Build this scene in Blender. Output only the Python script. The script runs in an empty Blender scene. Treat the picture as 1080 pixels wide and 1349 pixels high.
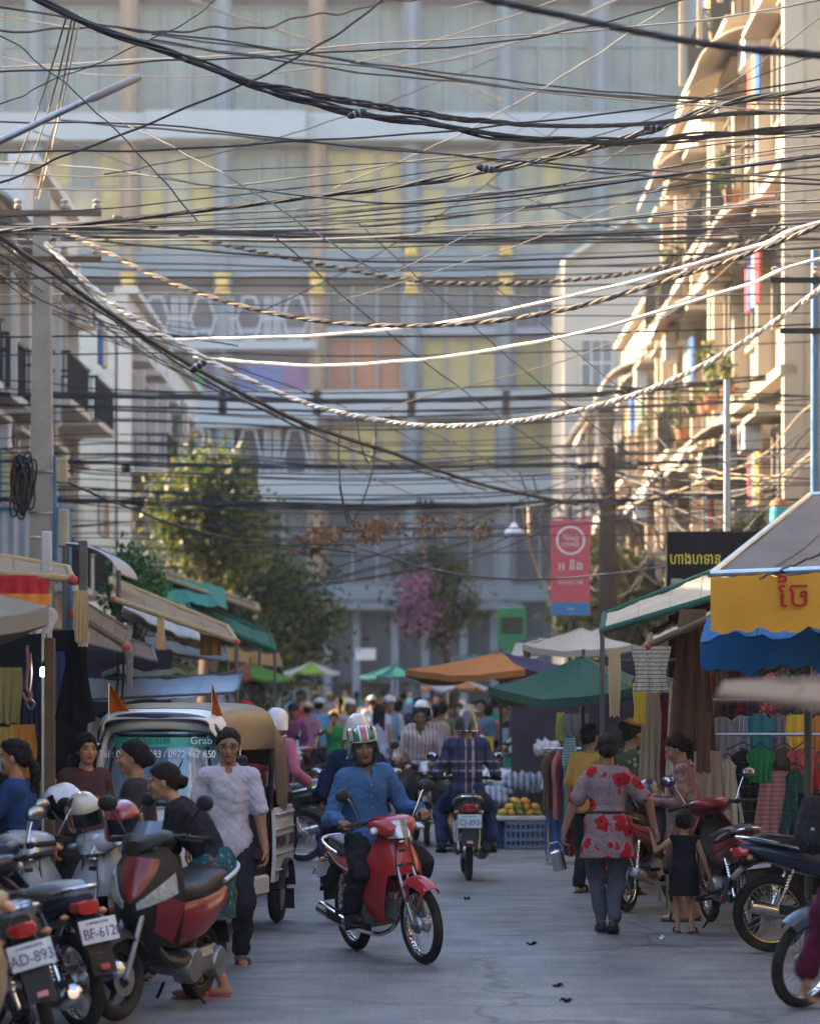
import bpy, math, random
import numpy as np
from mathutils import Vector, Matrix, Euler
R = math.radians
sc = bpy.context.scene
col = sc.collection
random.seed(7)
# ------------------------------------------------------------------ camera
FPX = 4000.0            # focal length in photo pixels
VX, VY = 540.0, 895.0   # vanishing point of the street in the photo
CAMH = 2.0
cam_d = bpy.data.cameras.new('camera')
cam = bpy.data.objects.new('camera', cam_d); col.objects.link(cam)
cam.location = (0, 0, CAMH); cam.rotation_euler = (R(90), 0, 0)
cam_d.sensor_fit = 'VERTICAL'; cam_d.sensor_height = 36; cam_d.sensor_width = 28.8
cam_d.lens = FPX / 1349 * 36
cam_d.shift_y = (VY - 674.5) / 1349
cam_d.clip_start = .2; cam_d.clip_end = 800
cam_d.dof.use_dof = True; cam_d.dof.focus_distance = 23.5; cam_d.dof.aperture_fstop = 2.3
sc.camera = cam
# ------------------------------------------------------------------ sky, sun, exposure
SUN_EL = 25.0
SUN_AZ = (-.95, .30)
w = bpy.data.worlds.new('World'); sc.world = w; w.use_nodes = True
nt = w.node_tree; bg = nt.nodes['Background']
sky = nt.nodes.new('ShaderNodeTexSky'); sky.sky_type = 'NISHITA'; sky.sun_disc = False
sky.sun_elevation = R(SUN_EL); sky.sun_rotation = math.atan2(SUN_AZ[0], SUN_AZ[1]) % (2 * math.pi)
sky.dust_density = 1.9; sky.air_density = 1.0
nt.links.new(sky.outputs[0], bg.inputs[0]); bg.inputs[1].default_value = .12
sd = bpy.data.lights.new('sun', 'SUN'); sd.energy = 3.5; sd.angle = R(.6); sd.color = (1, .78, .52)
sun = bpy.data.objects.new('sun', sd); col.objects.link(sun)
_h = math.hypot(*SUN_AZ); _ce = math.cos(R(SUN_EL))
sdir = Vector((SUN_AZ[0] / _h * _ce, SUN_AZ[1] / _h * _ce, math.sin(R(SUN_EL))))
sun.rotation_euler = sdir.to_track_quat('Z', 'Y').to_euler()
sun.location = (-40, 30, 40)
vs = sc.view_settings
vs.view_transform = 'Standard'; vs.look = 'None'; vs.gamma = 1; vs.use_curve_mapping = False
vs.exposure = 2.85
sc.render.engine = 'CYCLES'
cy = sc.cycles
cy.use_denoising = True; cy.use_adaptive_sampling = True; cy.adaptive_threshold = .02
cy.max_bounces = 6; cy.diffuse_bounces = 3; cy.glossy_bounces = 3; cy.transmission_bounces = 4
cy.transparent_max_bounces = 12; cy.volume_bounces = 1; cy.caustics_reflective = False; cy.caustics_refractive = False
cy.sample_clamp_indirect = 6

def P(px, py, d):
    s = FPX / d
    return Vector(((px - VX) / s, d, CAMH + (VY - py) / s))
def G(px, py):
    s = (py - VY) / CAMH
    return Vector(((px - VX) / s, FPX / s, 0))

# ------------------------------------------------------------------ materials
MATS = {}
def _n(nt, t, **kw):
    n = nt.nodes.new(t)
    for k, v in kw.items():
        if isinstance(k, str) and k.startswith('i_'): n.inputs[int(k[2:])].default_value = v
        else: setattr(n, k, v)
    return n
def mat(name, c, rough=.6, metal=0, var=.18, scale=6, bump=.0, coat=0, spec=.5, alpha=1, trans=0, emit=0, dirt=0, sss=0, detail=4):
    if name in MATS: return MATS[name]
    if rough >= .6: spec = min(spec, .12)
    m = bpy.data.materials.new(name); m.use_nodes = True; nt = m.node_tree
    b = nt.nodes['Principled BSDF']; L = nt.links.new
    c4 = (*c, 1)
    b.inputs['Base Color'].default_value = c4; b.inputs['Roughness'].default_value = rough
    b.inputs['Metallic'].default_value = metal; b.inputs['Coat Weight'].default_value = coat
    b.inputs['Specular IOR Level'].default_value = spec; b.inputs['Transmission Weight'].default_value = trans
    b.inputs['Alpha'].default_value = alpha
    if emit: b.inputs['Emission Color'].default_value = c4; b.inputs['Emission Strength'].default_value = emit
    tc = _n(nt, 'ShaderNodeTexCoord')
    if var > 0:
        nz = _n(nt, 'ShaderNodeTexNoise'); nz.inputs['Scale'].default_value = scale; nz.inputs['Detail'].default_value = detail
        L(tc.outputs['Object'], nz.inputs['Vector'])
        mx = _n(nt, 'ShaderNodeMix', data_type='RGBA')
        mx.inputs[6].default_value = (*[max(0, x * (1 - var)) for x in c], 1)
        mx.inputs[7].default_value = (*[min(1, x * (1 + var)) for x in c], 1)
        L(nz.outputs['Fac'], mx.inputs[0]); out = mx.outputs[2]
        if dirt:
            n2 = _n(nt, 'ShaderNodeTexNoise'); n2.inputs['Scale'].default_value = scale * .35; n2.inputs['Detail'].default_value = 6
            L(tc.outputs['Object'], n2.inputs['Vector'])
            rp = _n(nt, 'ShaderNodeMapRange'); rp.inputs[1].default_value = .48; rp.inputs[2].default_value = .72
            rp.inputs[4].default_value = dirt
            L(n2.outputs['Fac'], rp.inputs[0])
            m2 = _n(nt, 'ShaderNodeMix', data_type='RGBA'); m2.inputs[7].default_value = (.11, .085, .06, 1)
            L(rp.outputs[0], m2.inputs[0]); L(out, m2.inputs[6]); out = m2.outputs[2]
        L(out, b.inputs['Base Color'])
        rr = _n(nt, 'ShaderNodeMapRange'); rr.inputs[3].default_value = max(0, rough - .08); rr.inputs[4].default_value = min(1, rough + .1)
        L(nz.outputs['Fac'], rr.inputs[0]); L(rr.outputs[0], b.inputs['Roughness'])
    if bump:
        n3 = _n(nt, 'ShaderNodeTexNoise'); n3.inputs['Scale'].default_value = scale * 2.5; n3.inputs['Detail'].default_value = 5
        L(tc.outputs['Object'], n3.inputs['Vector'])
        bp = _n(nt, 'ShaderNodeBump'); bp.inputs['Strength'].default_value = bump; bp.inputs['Distance'].default_value = .02
        L(n3.outputs['Fac'], bp.inputs['Height']); L(bp.outputs[0], b.inputs['Normal'])
    MATS[name] = m
    return m
def cloth(name, c, rough=.85, var=.2, scale=14, bump=.25, thin=0, dirt=0):
    m = mat(name, c, rough, 0, var, scale, bump, spec=.1, dirt=dirt)
    if thin and not m.get('thin'):
        m['thin'] = 1; nt = m.node_tree; b = nt.nodes['Principled BSDF']; o = nt.nodes['Material Output']
        t = _n(nt, 'ShaderNodeBsdfTranslucent'); t.inputs[0].default_value = (*c, 1)
        ms = _n(nt, 'ShaderNodeMixShader'); ms.inputs[0].default_value = thin
        nt.links.new(b.outputs[0], ms.inputs[1]); nt.links.new(t.outputs[0], ms.inputs[2]); nt.links.new(ms.outputs[0], o.inputs[0])
    return m
def pattern(name, base, stripes=(), spots=None, rough=.85, var=.12, scale=14):
    """woven or printed cloth: stripes = (axis, period, width, offset, colour, strength); spots = list of (scale, radius, colour, keep, seed)"""
    if name in MATS: return MATS[name]
    m = mat(name, base, rough, 0, var, scale, .2, spec=.12)
    nt = m.node_tree; L = nt.links.new; b = nt.nodes['Principled BSDF']
    out = b.inputs['Base Color'].links[0].from_socket
    tc = [n for n in nt.nodes if n.type == 'TEX_COORD'][0]
    sx = _n(nt, 'ShaderNodeSeparateXYZ'); L(tc.outputs['Object'], sx.inputs[0])
    for ax, per, wid, off, c, st in stripes:
        a = _n(nt, 'ShaderNodeMath', operation='ADD'); a.inputs[1].default_value = off; L(sx.outputs['xyz'.index(ax)], a.inputs[0])
        d = _n(nt, 'ShaderNodeMath', operation='DIVIDE'); d.inputs[1].default_value = per; L(a.outputs[0], d.inputs[0])
        f = _n(nt, 'ShaderNodeMath', operation='FRACT'); L(d.outputs[0], f.inputs[0])
        l = _n(nt, 'ShaderNodeMath', operation='LESS_THAN'); l.inputs[1].default_value = wid / per; L(f.outputs[0], l.inputs[0])
        s = _n(nt, 'ShaderNodeMath', operation='MULTIPLY'); s.inputs[1].default_value = st; L(l.outputs[0], s.inputs[0])
        mx = _n(nt, 'ShaderNodeMix', data_type='RGBA'); mx.inputs[7].default_value = (*c, 1)
        L(s.outputs[0], mx.inputs[0]); L(out, mx.inputs[6]); out = mx.outputs[2]
    for sca, rad, c, keep, seed in (spots or ()):
        mp = _n(nt, 'ShaderNodeMapping'); mp.inputs[1].default_value = (seed, seed * .7, seed * 1.3); L(tc.outputs['Object'], mp.inputs[0])
        nz = _n(nt, 'ShaderNodeTexNoise'); nz.inputs['Scale'].default_value = sca * 3; L(mp.outputs[0], nz.inputs['Vector'])
        ad = _n(nt, 'ShaderNodeMix', data_type='RGBA'); ad.inputs[0].default_value = .06
        L(mp.outputs[0], ad.inputs[6]); L(nz.outputs['Color'], ad.inputs[7])
        v = _n(nt, 'ShaderNodeTexVoronoi'); v.inputs['Scale'].default_value = sca; L(ad.outputs[2], v.inputs['Vector'])
        l = _n(nt, 'ShaderNodeMath', operation='LESS_THAN'); l.inputs[1].default_value = rad; L(v.outputs['Distance'], l.inputs[0])
        sp = _n(nt, 'ShaderNodeSeparateXYZ'); L(v.outputs['Color'], sp.inputs[0])
        k = _n(nt, 'ShaderNodeMath', operation='LESS_THAN'); k.inputs[1].default_value = keep; L(sp.outputs[0], k.inputs[0])
        s = _n(nt, 'ShaderNodeMath', operation='MULTIPLY'); L(l.outputs[0], s.inputs[0]); L(k.outputs[0], s.inputs[1])
        mx = _n(nt, 'ShaderNodeMix', data_type='RGBA'); mx.inputs[7].default_value = (*c, 1)
        L(s.outputs[0], mx.inputs[0]); L(out, mx.inputs[6]); out = mx.outputs[2]
    L(out, b.inputs['Base Color'])
    return m
def attr_mat(name, rough=.5, spec=.4, sss=0):
    if name in MATS: return MATS[name]
    m = bpy.data.materials.new(name); m.use_nodes = True; nt = m.node_tree; b = nt.nodes['Principled BSDF']
    a = _n(nt, 'ShaderNodeAttribute', attribute_name='Col'); tc = _n(nt, 'ShaderNodeTexCoord')
    nz = _n(nt, 'ShaderNodeTexNoise'); nz.inputs['Scale'].default_value = 25; nt.links.new(tc.outputs['Object'], nz.inputs['Vector'])
    mr = _n(nt, 'ShaderNodeMapRange'); mr.inputs[3].default_value = .85; mr.inputs[4].default_value = 1.15; nt.links.new(nz.outputs['Fac'], mr.inputs[0])
    vm = _n(nt, 'ShaderNodeVectorMath', operation='SCALE'); nt.links.new(a.outputs['Color'], vm.inputs[0]); nt.links.new(mr.outputs[0], vm.inputs[3])
    nt.links.new(vm.outputs[0], b.inputs['Base Color']); b.inputs['Roughness'].default_value = rough; b.inputs['Specular IOR Level'].default_value = spec
    if sss:
        b.inputs['Subsurface Weight'].default_value = sss; b.inputs['Subsurface Radius'].default_value = (.01, .004, .002); b.inputs['Subsurface Scale'].default_value = 1
    MATS[name] = m
    return m

# ------------------------------------------------------------------ mesh building
def rotm(rx=0, ry=0, rz=0): return Euler((R(rx), R(ry), R(rz))).to_matrix()
class MB:
    def __init__(s): s.v = []; s.f = []; s.m = []
    def add(s, vs, fs, mi=0):
        o = len(s.v); s.v += [tuple(x) for x in vs]; s.f += [tuple(i + o for i in f) for f in fs]; s.m += [mi] * len(fs); return s
    def box(s, c, d, rot=None, mi=0, bev=0):
        c = Vector(c); x, y, z = d[0] / 2, d[1] / 2, d[2] / 2
        if bev:
            b = min(bev, x * .9, y * .9, z * .9); vs = []
            for sz in (-1, 1):
                for (ux, uy, uz) in ((x - b, y - b, z), ):
                    pass
            ring = lambda X, Y, Z: [(X, -Y + b, Z), (X, Y - b, Z), (X - b, Y, Z), (-X + b, Y, Z), (-X, Y - b, Z), (-X, -Y + b, Z), (-X + b, -Y, Z), (X - b, -Y, Z)]
            def ring2(Z, i): return [(px * (x - i) / x, py * (y - i) / y, Z) for px, py, _ in ring(x, y, Z)]
            rs = [ring2(-z, b), ring2(-z + b, 0), ring2(z - b, 0), ring2(z, b)]
            rs = [[(rot @ Vector(p) if rot else Vector(p)) + c for p in r] for r in rs]
            return s.loft(rs, mi=mi)
        vs = [Vector((i, j, k)) for i in (-x, x) for j in (-y, y) for k in (-z, z)]
        vs = [(rot @ v if rot else v) + c for v in vs]
        return s.add(vs, [(0, 1, 3, 2), (4, 6, 7, 5), (0, 4, 5, 1), (2, 3, 7, 6), (0, 2, 6, 4), (1, 5, 7, 3)], mi)
    def tube(s, pts, r, n=8, cap=True, mi=0, squash=None):
        pts = [Vector(p) for p in pts]; k = len(pts)
        rs = r if hasattr(r, '__len__') else [r] * k
        t = (pts[1] - pts[0]).normalized()
        u = t.orthogonal().normalized() if abs(t.z) > .95 else Vector((0, 0, 1)).cross(t).normalized()
        vs = []; fs = []
        for i, p in enumerate(pts):
            if 0 < i < k - 1: t2 = (pts[i + 1] - pts[i - 1])
            elif i == 0: t2 = pts[1] - pts[0]
            else: t2 = pts[-1] - pts[-2]
            if t2.length > 1e-9: t = t2.normalized()
            u = (u - t * u.dot(t)).normalized(); v = t.cross(u)
            for j in range(n):
                a = 2 * math.pi * j / n
                vs.append(p + (u * math.cos(a) + v * math.sin(a) * (squash or 1)) * rs[i])
        for i in range(k - 1):
            for j in range(n):
                a = i * n + j; b = i * n + (j + 1) % n
                fs.append((a, b, b + n, a + n))
        if cap: fs.append(tuple(range(n - 1, -1, -1))); fs.append(tuple((k - 1) * n + j for j in range(n)))
        return s.add(vs, fs, mi)
    def loft(s, rings, cap=True, closed=True, mi=0):
        n = len(rings[0]); vs = [p for r in rings for p in r]; fs = []
        for i in range(len(rings) - 1):
            for j in range(n if closed else n - 1):
                a = i * n + j; b = i * n + (j + 1) % n
                fs.append((a, b, b + n, a + n))
        if cap and closed: fs.append(tuple(range(n - 1, -1, -1))); fs.append(tuple((len(rings) - 1) * n + j for j in range(n)))
        return s.add(vs, fs, mi)
    def lathe(s, prof, c=(0, 0, 0), axis='z', n=20, mi=0, arc=None, closed_prof=False):
        """prof: (radius, height) pairs"""
        c = Vector(c); vs = []; fs = []; k = len(prof)
        A = [2 * math.pi * j / n for j in range(n)] if arc is None else [R(arc[0]) + R(arc[1] - arc[0]) * j / n for j in range(n + 1)]
        for a in A:
            for r, h in prof:
                x, y = r * math.cos(a), r * math.sin(a)
                vs.append(c + (Vector((x, y, h)) if axis == 'z' else Vector((x, h, y)) if axis == 'y' else Vector((h, x, y))))
        na = len(A)
        for j in range(na if arc is None else na - 1):
            for i in range(k if closed_prof else k - 1):
                a = j * k + i; b = ((j + 1) % na) * k + i
                a2 = j * k + (i + 1) % k; b2 = ((j + 1) % na) * k + (i + 1) % k
                fs.append((a, b, b2, a2))
        return s.add(vs, fs, mi)
    def ell(s, c, r, n=16, m=10, rot=None, mi=0, e=1.0):
        c = Vector(c); vs = []; fs = []
        pw = lambda x: math.copysign(abs(x) ** e, x)
        for i in range(m + 1):
            th = math.pi * i / m
            for j in range(n):
                a = 2 * math.pi * j / n
                v = Vector((r[0] * pw(math.sin(th)) * pw(math.cos(a)), r[1] * pw(math.sin(th)) * pw(math.sin(a)), r[2] * pw(math.cos(th))))
                vs.append((rot @ v if rot else v) + c)
        for i in range(m):
            for j in range(n):
                a = i * n + j; b = i * n + (j + 1) % n
                fs.append((a, a + n, b + n, b))
        return s.add(vs, fs, mi)
    def sheet(s, fn, nu, nv, th=.01, mi=0):
        """a sheet with real thickness; fn(u,v) -> point"""
        top = [[Vector(fn(i / nu, j / nv)) for j in range(nv + 1)] for i in range(nu + 1)]
        vs = []; fs = []; W = nv + 1
        nrm = []
        for i in range(nu + 1):
            for j in range(nv + 1):
                a = top[min(i + 1, nu)][j] - top[max(i - 1, 0)][j]; b = top[i][min(j + 1, nv)] - top[i][max(j - 1, 0)]
                q = a.cross(b); nrm.append(q.normalized() if q.length > 1e-12 else Vector((0, 0, 1)))
        fl = [p for r in top for p in r]
        vs = fl + [p - q * th for p, q in zip(fl, nrm)]; o = len(fl)
        for i in range(nu):
            for j in range(nv):
                a = i * W + j; fs.append((a, a + W, a + W + 1, a + 1)); fs.append((o + a, o + a + 1, o + a + W + 1, o + a + W))
        for i in range(nu):
            a = i * W; fs.append((a, o + a, o + a + W, a + W)); a = i * W + nv; fs.append((a, a + W, o + a + W, o + a))
        for j in range(nv):
            a = j; fs.append((a, a + 1, o + a + 1, o + a)); a = nu * W + j; fs.append((a, o + a, o + a + 1, a + 1))
        return s.add(vs, fs, mi)
    def mesh(s, name, ang=40):
        me = bpy.data.meshes.new(name); me.from_pydata(s.v, [], s.f)
        if any(s.m): me.polygons.foreach_set('material_index', s.m)
        me.polygons.foreach_set('use_smooth', [True] * len(me.polygons)); me.set_sharp_from_angle(angle=R(ang))
        me.update(); return me
    def build(s, name, m, parent=None, ang=40):
        return link(name, s.mesh(name, ang), m, parent)
def link(name, me, m, parent=None):
    o = bpy.data.objects.new(name, me); col.objects.link(o); o.parent = parent
    ms = m if isinstance(m, (list, tuple)) else [m]
    while len(me.materials) < len(ms): me.materials.append(None)
    for i, x in enumerate(ms):
        o.material_slots[i].link = 'OBJECT'; o.material_slots[i].material = x
    return o
CACHE = {}
def cached(key, name, fn, m, parent=None, ang=40):
    """share mesh data between alike pieces"""
    if key not in CACHE:
        b = MB(); fn(b); CACHE[key] = b.mesh(name, ang)
    return link(name, CACHE[key], m, parent)
def tag(o, label=None, cat=None, group=None, kind=None):
    if label: o['label'] = label
    if cat: o['category'] = cat
    if group: o['group'] = group
    if kind: o['kind'] = kind
    return o
def thing(name, label, cat, loc=(0, 0, 0), rz=0, group=None, rx=0, ry=0):
    o = bpy.data.objects.new(name, None); col.objects.link(o); o.empty_display_size = .1
    o.location = loc; o.rotation_euler = (R(rx), R(ry), R(rz))
    return tag(o, label, cat, group)
def text(s, size, m, parent, loc, rot, name='lettering', align='CENTER', ext=.002, sx=1, spacing=1):
    cu = bpy.data.curves.new(name, 'FONT'); cu.body = s; cu.size = size; cu.align_x = align; cu.align_y = 'CENTER'; cu.extrude = ext
    cu.space_character = spacing; cu.resolution_u = 3
    o = bpy.data.objects.new(name, cu); col.objects.link(o); o.parent = parent
    o.location = loc; o.rotation_euler = rot; o.scale = (sx, 1, 1); cu.materials.append(m)
    return o
def lerp(a, b, t): return a + (b - a) * t
def curve3(p0, pm, p1, n):
    p0, pm, p1 = Vector(p0), Vector(pm), Vector(p1); c = pm * 2 - (p0 + p1) * .5
    return [p0 * (1 - t) ** 2 + c * 2 * t * (1 - t) + p1 * t * t for t in [i / n for i in range(n + 1)]]
def spline(pts, n):
    """Catmull-Rom through pts"""
    pts = [Vector(p) for p in pts]; q = [pts[0] * 2 - pts[1]] + pts + [pts[-1] * 2 - pts[-2]]; out = []
    k = len(pts) - 1
    for i in range(n + 1):
        u = i / n * k; j = min(int(u), k - 1); t = u - j
        a, b, c, d = q[j:j + 4]
        out.append(.5 * ((2 * b) + (c - a) * t + (2 * a - 5 * b + 4 * c - d) * t * t + (3 * b - a - 3 * c + d) * t ** 3))
    return out
# ------------------------------------------------------------------ bodies and clothes grown from distance fields
def V3(p): return np.array(p, dtype=np.float32)
def norm(v):
    v = np.asarray(v, dtype=np.float64); return v / (np.linalg.norm(v) + 1e-12)
class Field:
    """rectilinear grid, finer inside the given boxes; distance primitives blended into it; surface by surface nets"""
    def __init__(s, lo, hi, h, fine=()):
        s.ax = []
        for a in range(3):
            x = lo[a]; xs = [x]
            while x < hi[a]:
                st = h
                for c, e, hf in fine:
                    if c[a] - e <= x <= c[a] + e: st = min(st, hf)
                x += st; xs.append(x)
            s.ax.append(np.array(xs, dtype=np.float32))
        s.F = np.full([len(a) for a in s.ax], 9.0, dtype=np.float32)
    def win(s, lo, hi):
        sl = []
        for a in range(3):
            i = max(0, np.searchsorted(s.ax[a], lo[a]) - 1); j = min(len(s.ax[a]), np.searchsorted(s.ax[a], hi[a]) + 1)
            if j <= i: return None
            sl.append(slice(i, j))
        return tuple(sl)
    def grid(s, sl): return np.meshgrid(s.ax[0][sl[0]], s.ax[1][sl[1]], s.ax[2][sl[2]], indexing='ij', sparse=True)
    def blend(s, sl, d, k, sub=False):
        f = s.F[sl]
        if sub:
            d = -d
            h = np.clip(.5 - .5 * (f - d) / k, 0, 1); s.F[sl] = f + (d - f) * h + k * h * (1 - h)
        else:
            h = np.clip(.5 + .5 * (f - d) / k, 0, 1); s.F[sl] = f + (d - f) * h - k * h * (1 - h)
    def cap(s, a, b, ra, rb, k=.03, sub=False):
        a = np.asarray(a, float); b = np.asarray(b, float); m = max(ra, rb) + k * 1.6 + .03
        sl = s.win(np.minimum(a, b) - m, np.maximum(a, b) + m)
        if sl is None: return
        X, Y, Z = s.grid(sl); d = b - a; L2 = float(d @ d) + 1e-9
        t = np.clip(((X - a[0]) * d[0] + (Y - a[1]) * d[1] + (Z - a[2]) * d[2]) / L2, 0, 1)
        q = np.sqrt((X - a[0] - t * d[0]) ** 2 + (Y - a[1] - t * d[1]) ** 2 + (Z - a[2] - t * d[2]) ** 2) - (ra + (rb - ra) * t)
        s.blend(sl, q, k, sub)
    def ell(s, c, r, Rm=None, k=.03, sub=False):
        c = np.asarray(c, float); r = np.asarray(r, float); m = r.max() + k * 1.6 + .03
        sl = s.win(c - m, c + m)
        if sl is None: return
        X, Y, Z = s.grid(sl); X = X - c[0]; Y = Y - c[1]; Z = Z - c[2]
        if Rm is None: Rm = np.eye(3)
        u = [X * Rm[i][0] + Y * Rm[i][1] + Z * Rm[i][2] for i in range(3)]   # rows of Rm are the local axes
        k0 = np.sqrt(sum((u[i] / r[i]) ** 2 for i in range(3))); k1 = np.sqrt(sum((u[i] / r[i] ** 2) ** 2 for i in range(3))) + 1e-6
        s.blend(sl, (k0 * (k0 - 1) / k1).astype(np.float32), k, sub)
    def prims(s, ps, inflate=0):
        for p in ps:
            if p[0] == 'c': s.cap(p[1], p[2], p[3] + inflate, p[4] + inflate, p[5])
            else: s.ell(p[1], np.asarray(p[2]) + inflate, p[3], p[4])
    def plane(s, o, n):
        """keep the side the normal points away from"""
        o = np.asarray(o, float); n = norm(n)
        X, Y, Z = np.meshgrid(*s.ax, indexing='ij', sparse=True)
        s.F = np.maximum(s.F, ((X - o[0]) * n[0] + (Y - o[1]) * n[1] + (Z - o[2]) * n[2]).astype(np.float32))
    def folds(s, amp, freq, seed):
        rs = np.random.RandomState(seed); X, Y, Z = np.meshgrid(*s.ax, indexing='ij', sparse=True)
        q = 0
        for i in range(4):
            w_ = rs.normal(size=3) * freq; w_[2] *= .75
            q = q + np.sin(X * w_[0] + Y * w_[1] + Z * w_[2] + rs.uniform(0, 6) + 1.3 * np.sin(Z * freq * .4 + Y * freq * .3 + i))
        for i in range(3):
            w_ = rs.normal(size=3) * freq * 2.3; p_ = np.sin(X * w_[0] + Y * w_[1] + Z * w_[2] + rs.uniform(0, 6) + 1.8 * np.sin((X + Y) * freq * .8 + Z * freq * .5 + 2 * i))
            q = q + .55 * (1 - 2 * np.abs(p_))
        s.F = s.F + (amp * .5 * q).astype(np.float32)
    def mesh(s, name):
        F = s.F; S = F < 0
        A = S[:-1, :-1, :-1]; cnt = np.zeros(A.shape, np.uint8)
        offs = [(i, j, k) for i in (0, 1) for j in (0, 1) for k in (0, 1)]
        n0, n1, n2 = A.shape
        for i, j, k in offs: cnt += S[i:i + n0, j:j + n1, k:k + n2]
        act = (cnt > 0) & (cnt < 8); I = np.argwhere(act)
        if len(I) == 0: return None
        idx = np.full(A.shape, -1, np.int32); idx[act] = np.arange(len(I))
        val = np.stack([F[I[:, 0] + i, I[:, 1] + j, I[:, 2] + k] for i, j, k in offs], 1)
        x0 = np.stack([s.ax[a][I[:, a]] for a in range(3)], 1); x1 = np.stack([s.ax[a][I[:, a] + 1] for a in range(3)], 1)
        acc = np.zeros((len(I), 3)); num = np.zeros(len(I))
        for e0 in range(8):
            for b in (1, 2, 4):
                if e0 & b: continue
                e1 = e0 | b; v0, v1 = val[:, e0], val[:, e1]; cr = (v0 < 0) != (v1 < 0)
                t = np.where(cr, v0 / np.where(cr, v0 - v1, 1), 0)
                p0 = np.array(offs[e0]); p1 = np.array(offs[e1])
                p = p0 + t[:, None] * (p1 - p0); acc += np.where(cr[:, None], p, 0); num += cr
        loc = acc / num[:, None]; verts = x0 + loc * (x1 - x0)
        quads = []
        for a in range(3):
            b, c = (a + 1) % 3, (a + 2) % 3
            sl0 = [slice(None)] * 3; sl1 = [slice(None)] * 3; sl0[a] = slice(None, -1); sl1[a] = slice(1, None)
            for q in (b, c): sl0[q] = slice(1, -1); sl1[q] = slice(1, -1)
            s0, s1 = S[tuple(sl0)], S[tuple(sl1)]
            E = np.argwhere(s0 != s1)
            if not len(E): continue
            inside = s0[tuple(E.T)]
            E = E.copy(); E[:, b] += 1; E[:, c] += 1
            def at(db, dc):
                Q = E.copy(); Q[:, b] += db; Q[:, c] += dc; return idx[tuple(Q.T)]
            q = np.stack([at(-1, -1), at(0, -1), at(0, 0), at(-1, 0)], 1)
            q[~inside] = q[~inside][:, ::-1]
            quads.append(q)
        Q = np.concatenate(quads); Q = Q[(Q >= 0).all(1)]
        me = bpy.data.meshes.new(name)
        me.vertices.add(len(verts)); me.vertices.foreach_set('co', verts.astype(np.float32).ravel())
        me.loops.add(Q.size); me.loops.foreach_set('vertex_index', Q.astype(np.int32).ravel())
        me.polygons.add(len(Q)); me.polygons.foreach_set('loop_start', np.arange(0, Q.size, 4, dtype=np.int32))
        me.polygons.foreach_set('use_smooth', np.ones(len(Q), dtype=bool))
        me.update(calc_edges=True); me.validate()
        return me, verts
def ik(a, b, l1, l2, pole):
    a, b = np.asarray(a, float), np.asarray(b, float); d = b - a; L = np.linalg.norm(d); u = d / (L + 1e-9)
    Lc = min(L, (l1 + l2) * .995)
    if L > Lc: b = a + u * Lc
    x = (l1 * l1 - l2 * l2 + Lc * Lc) / (2 * Lc); h = math.sqrt(max(l1 * l1 - x * x, 1e-8))
    p = np.asarray(pole, float); p = p - u * (p @ u); p = norm(p)
    return a + u * x + p * h, b
SKIN = (.30, .165, .098)
HAIRC = (.012, .009, .008)
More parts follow.
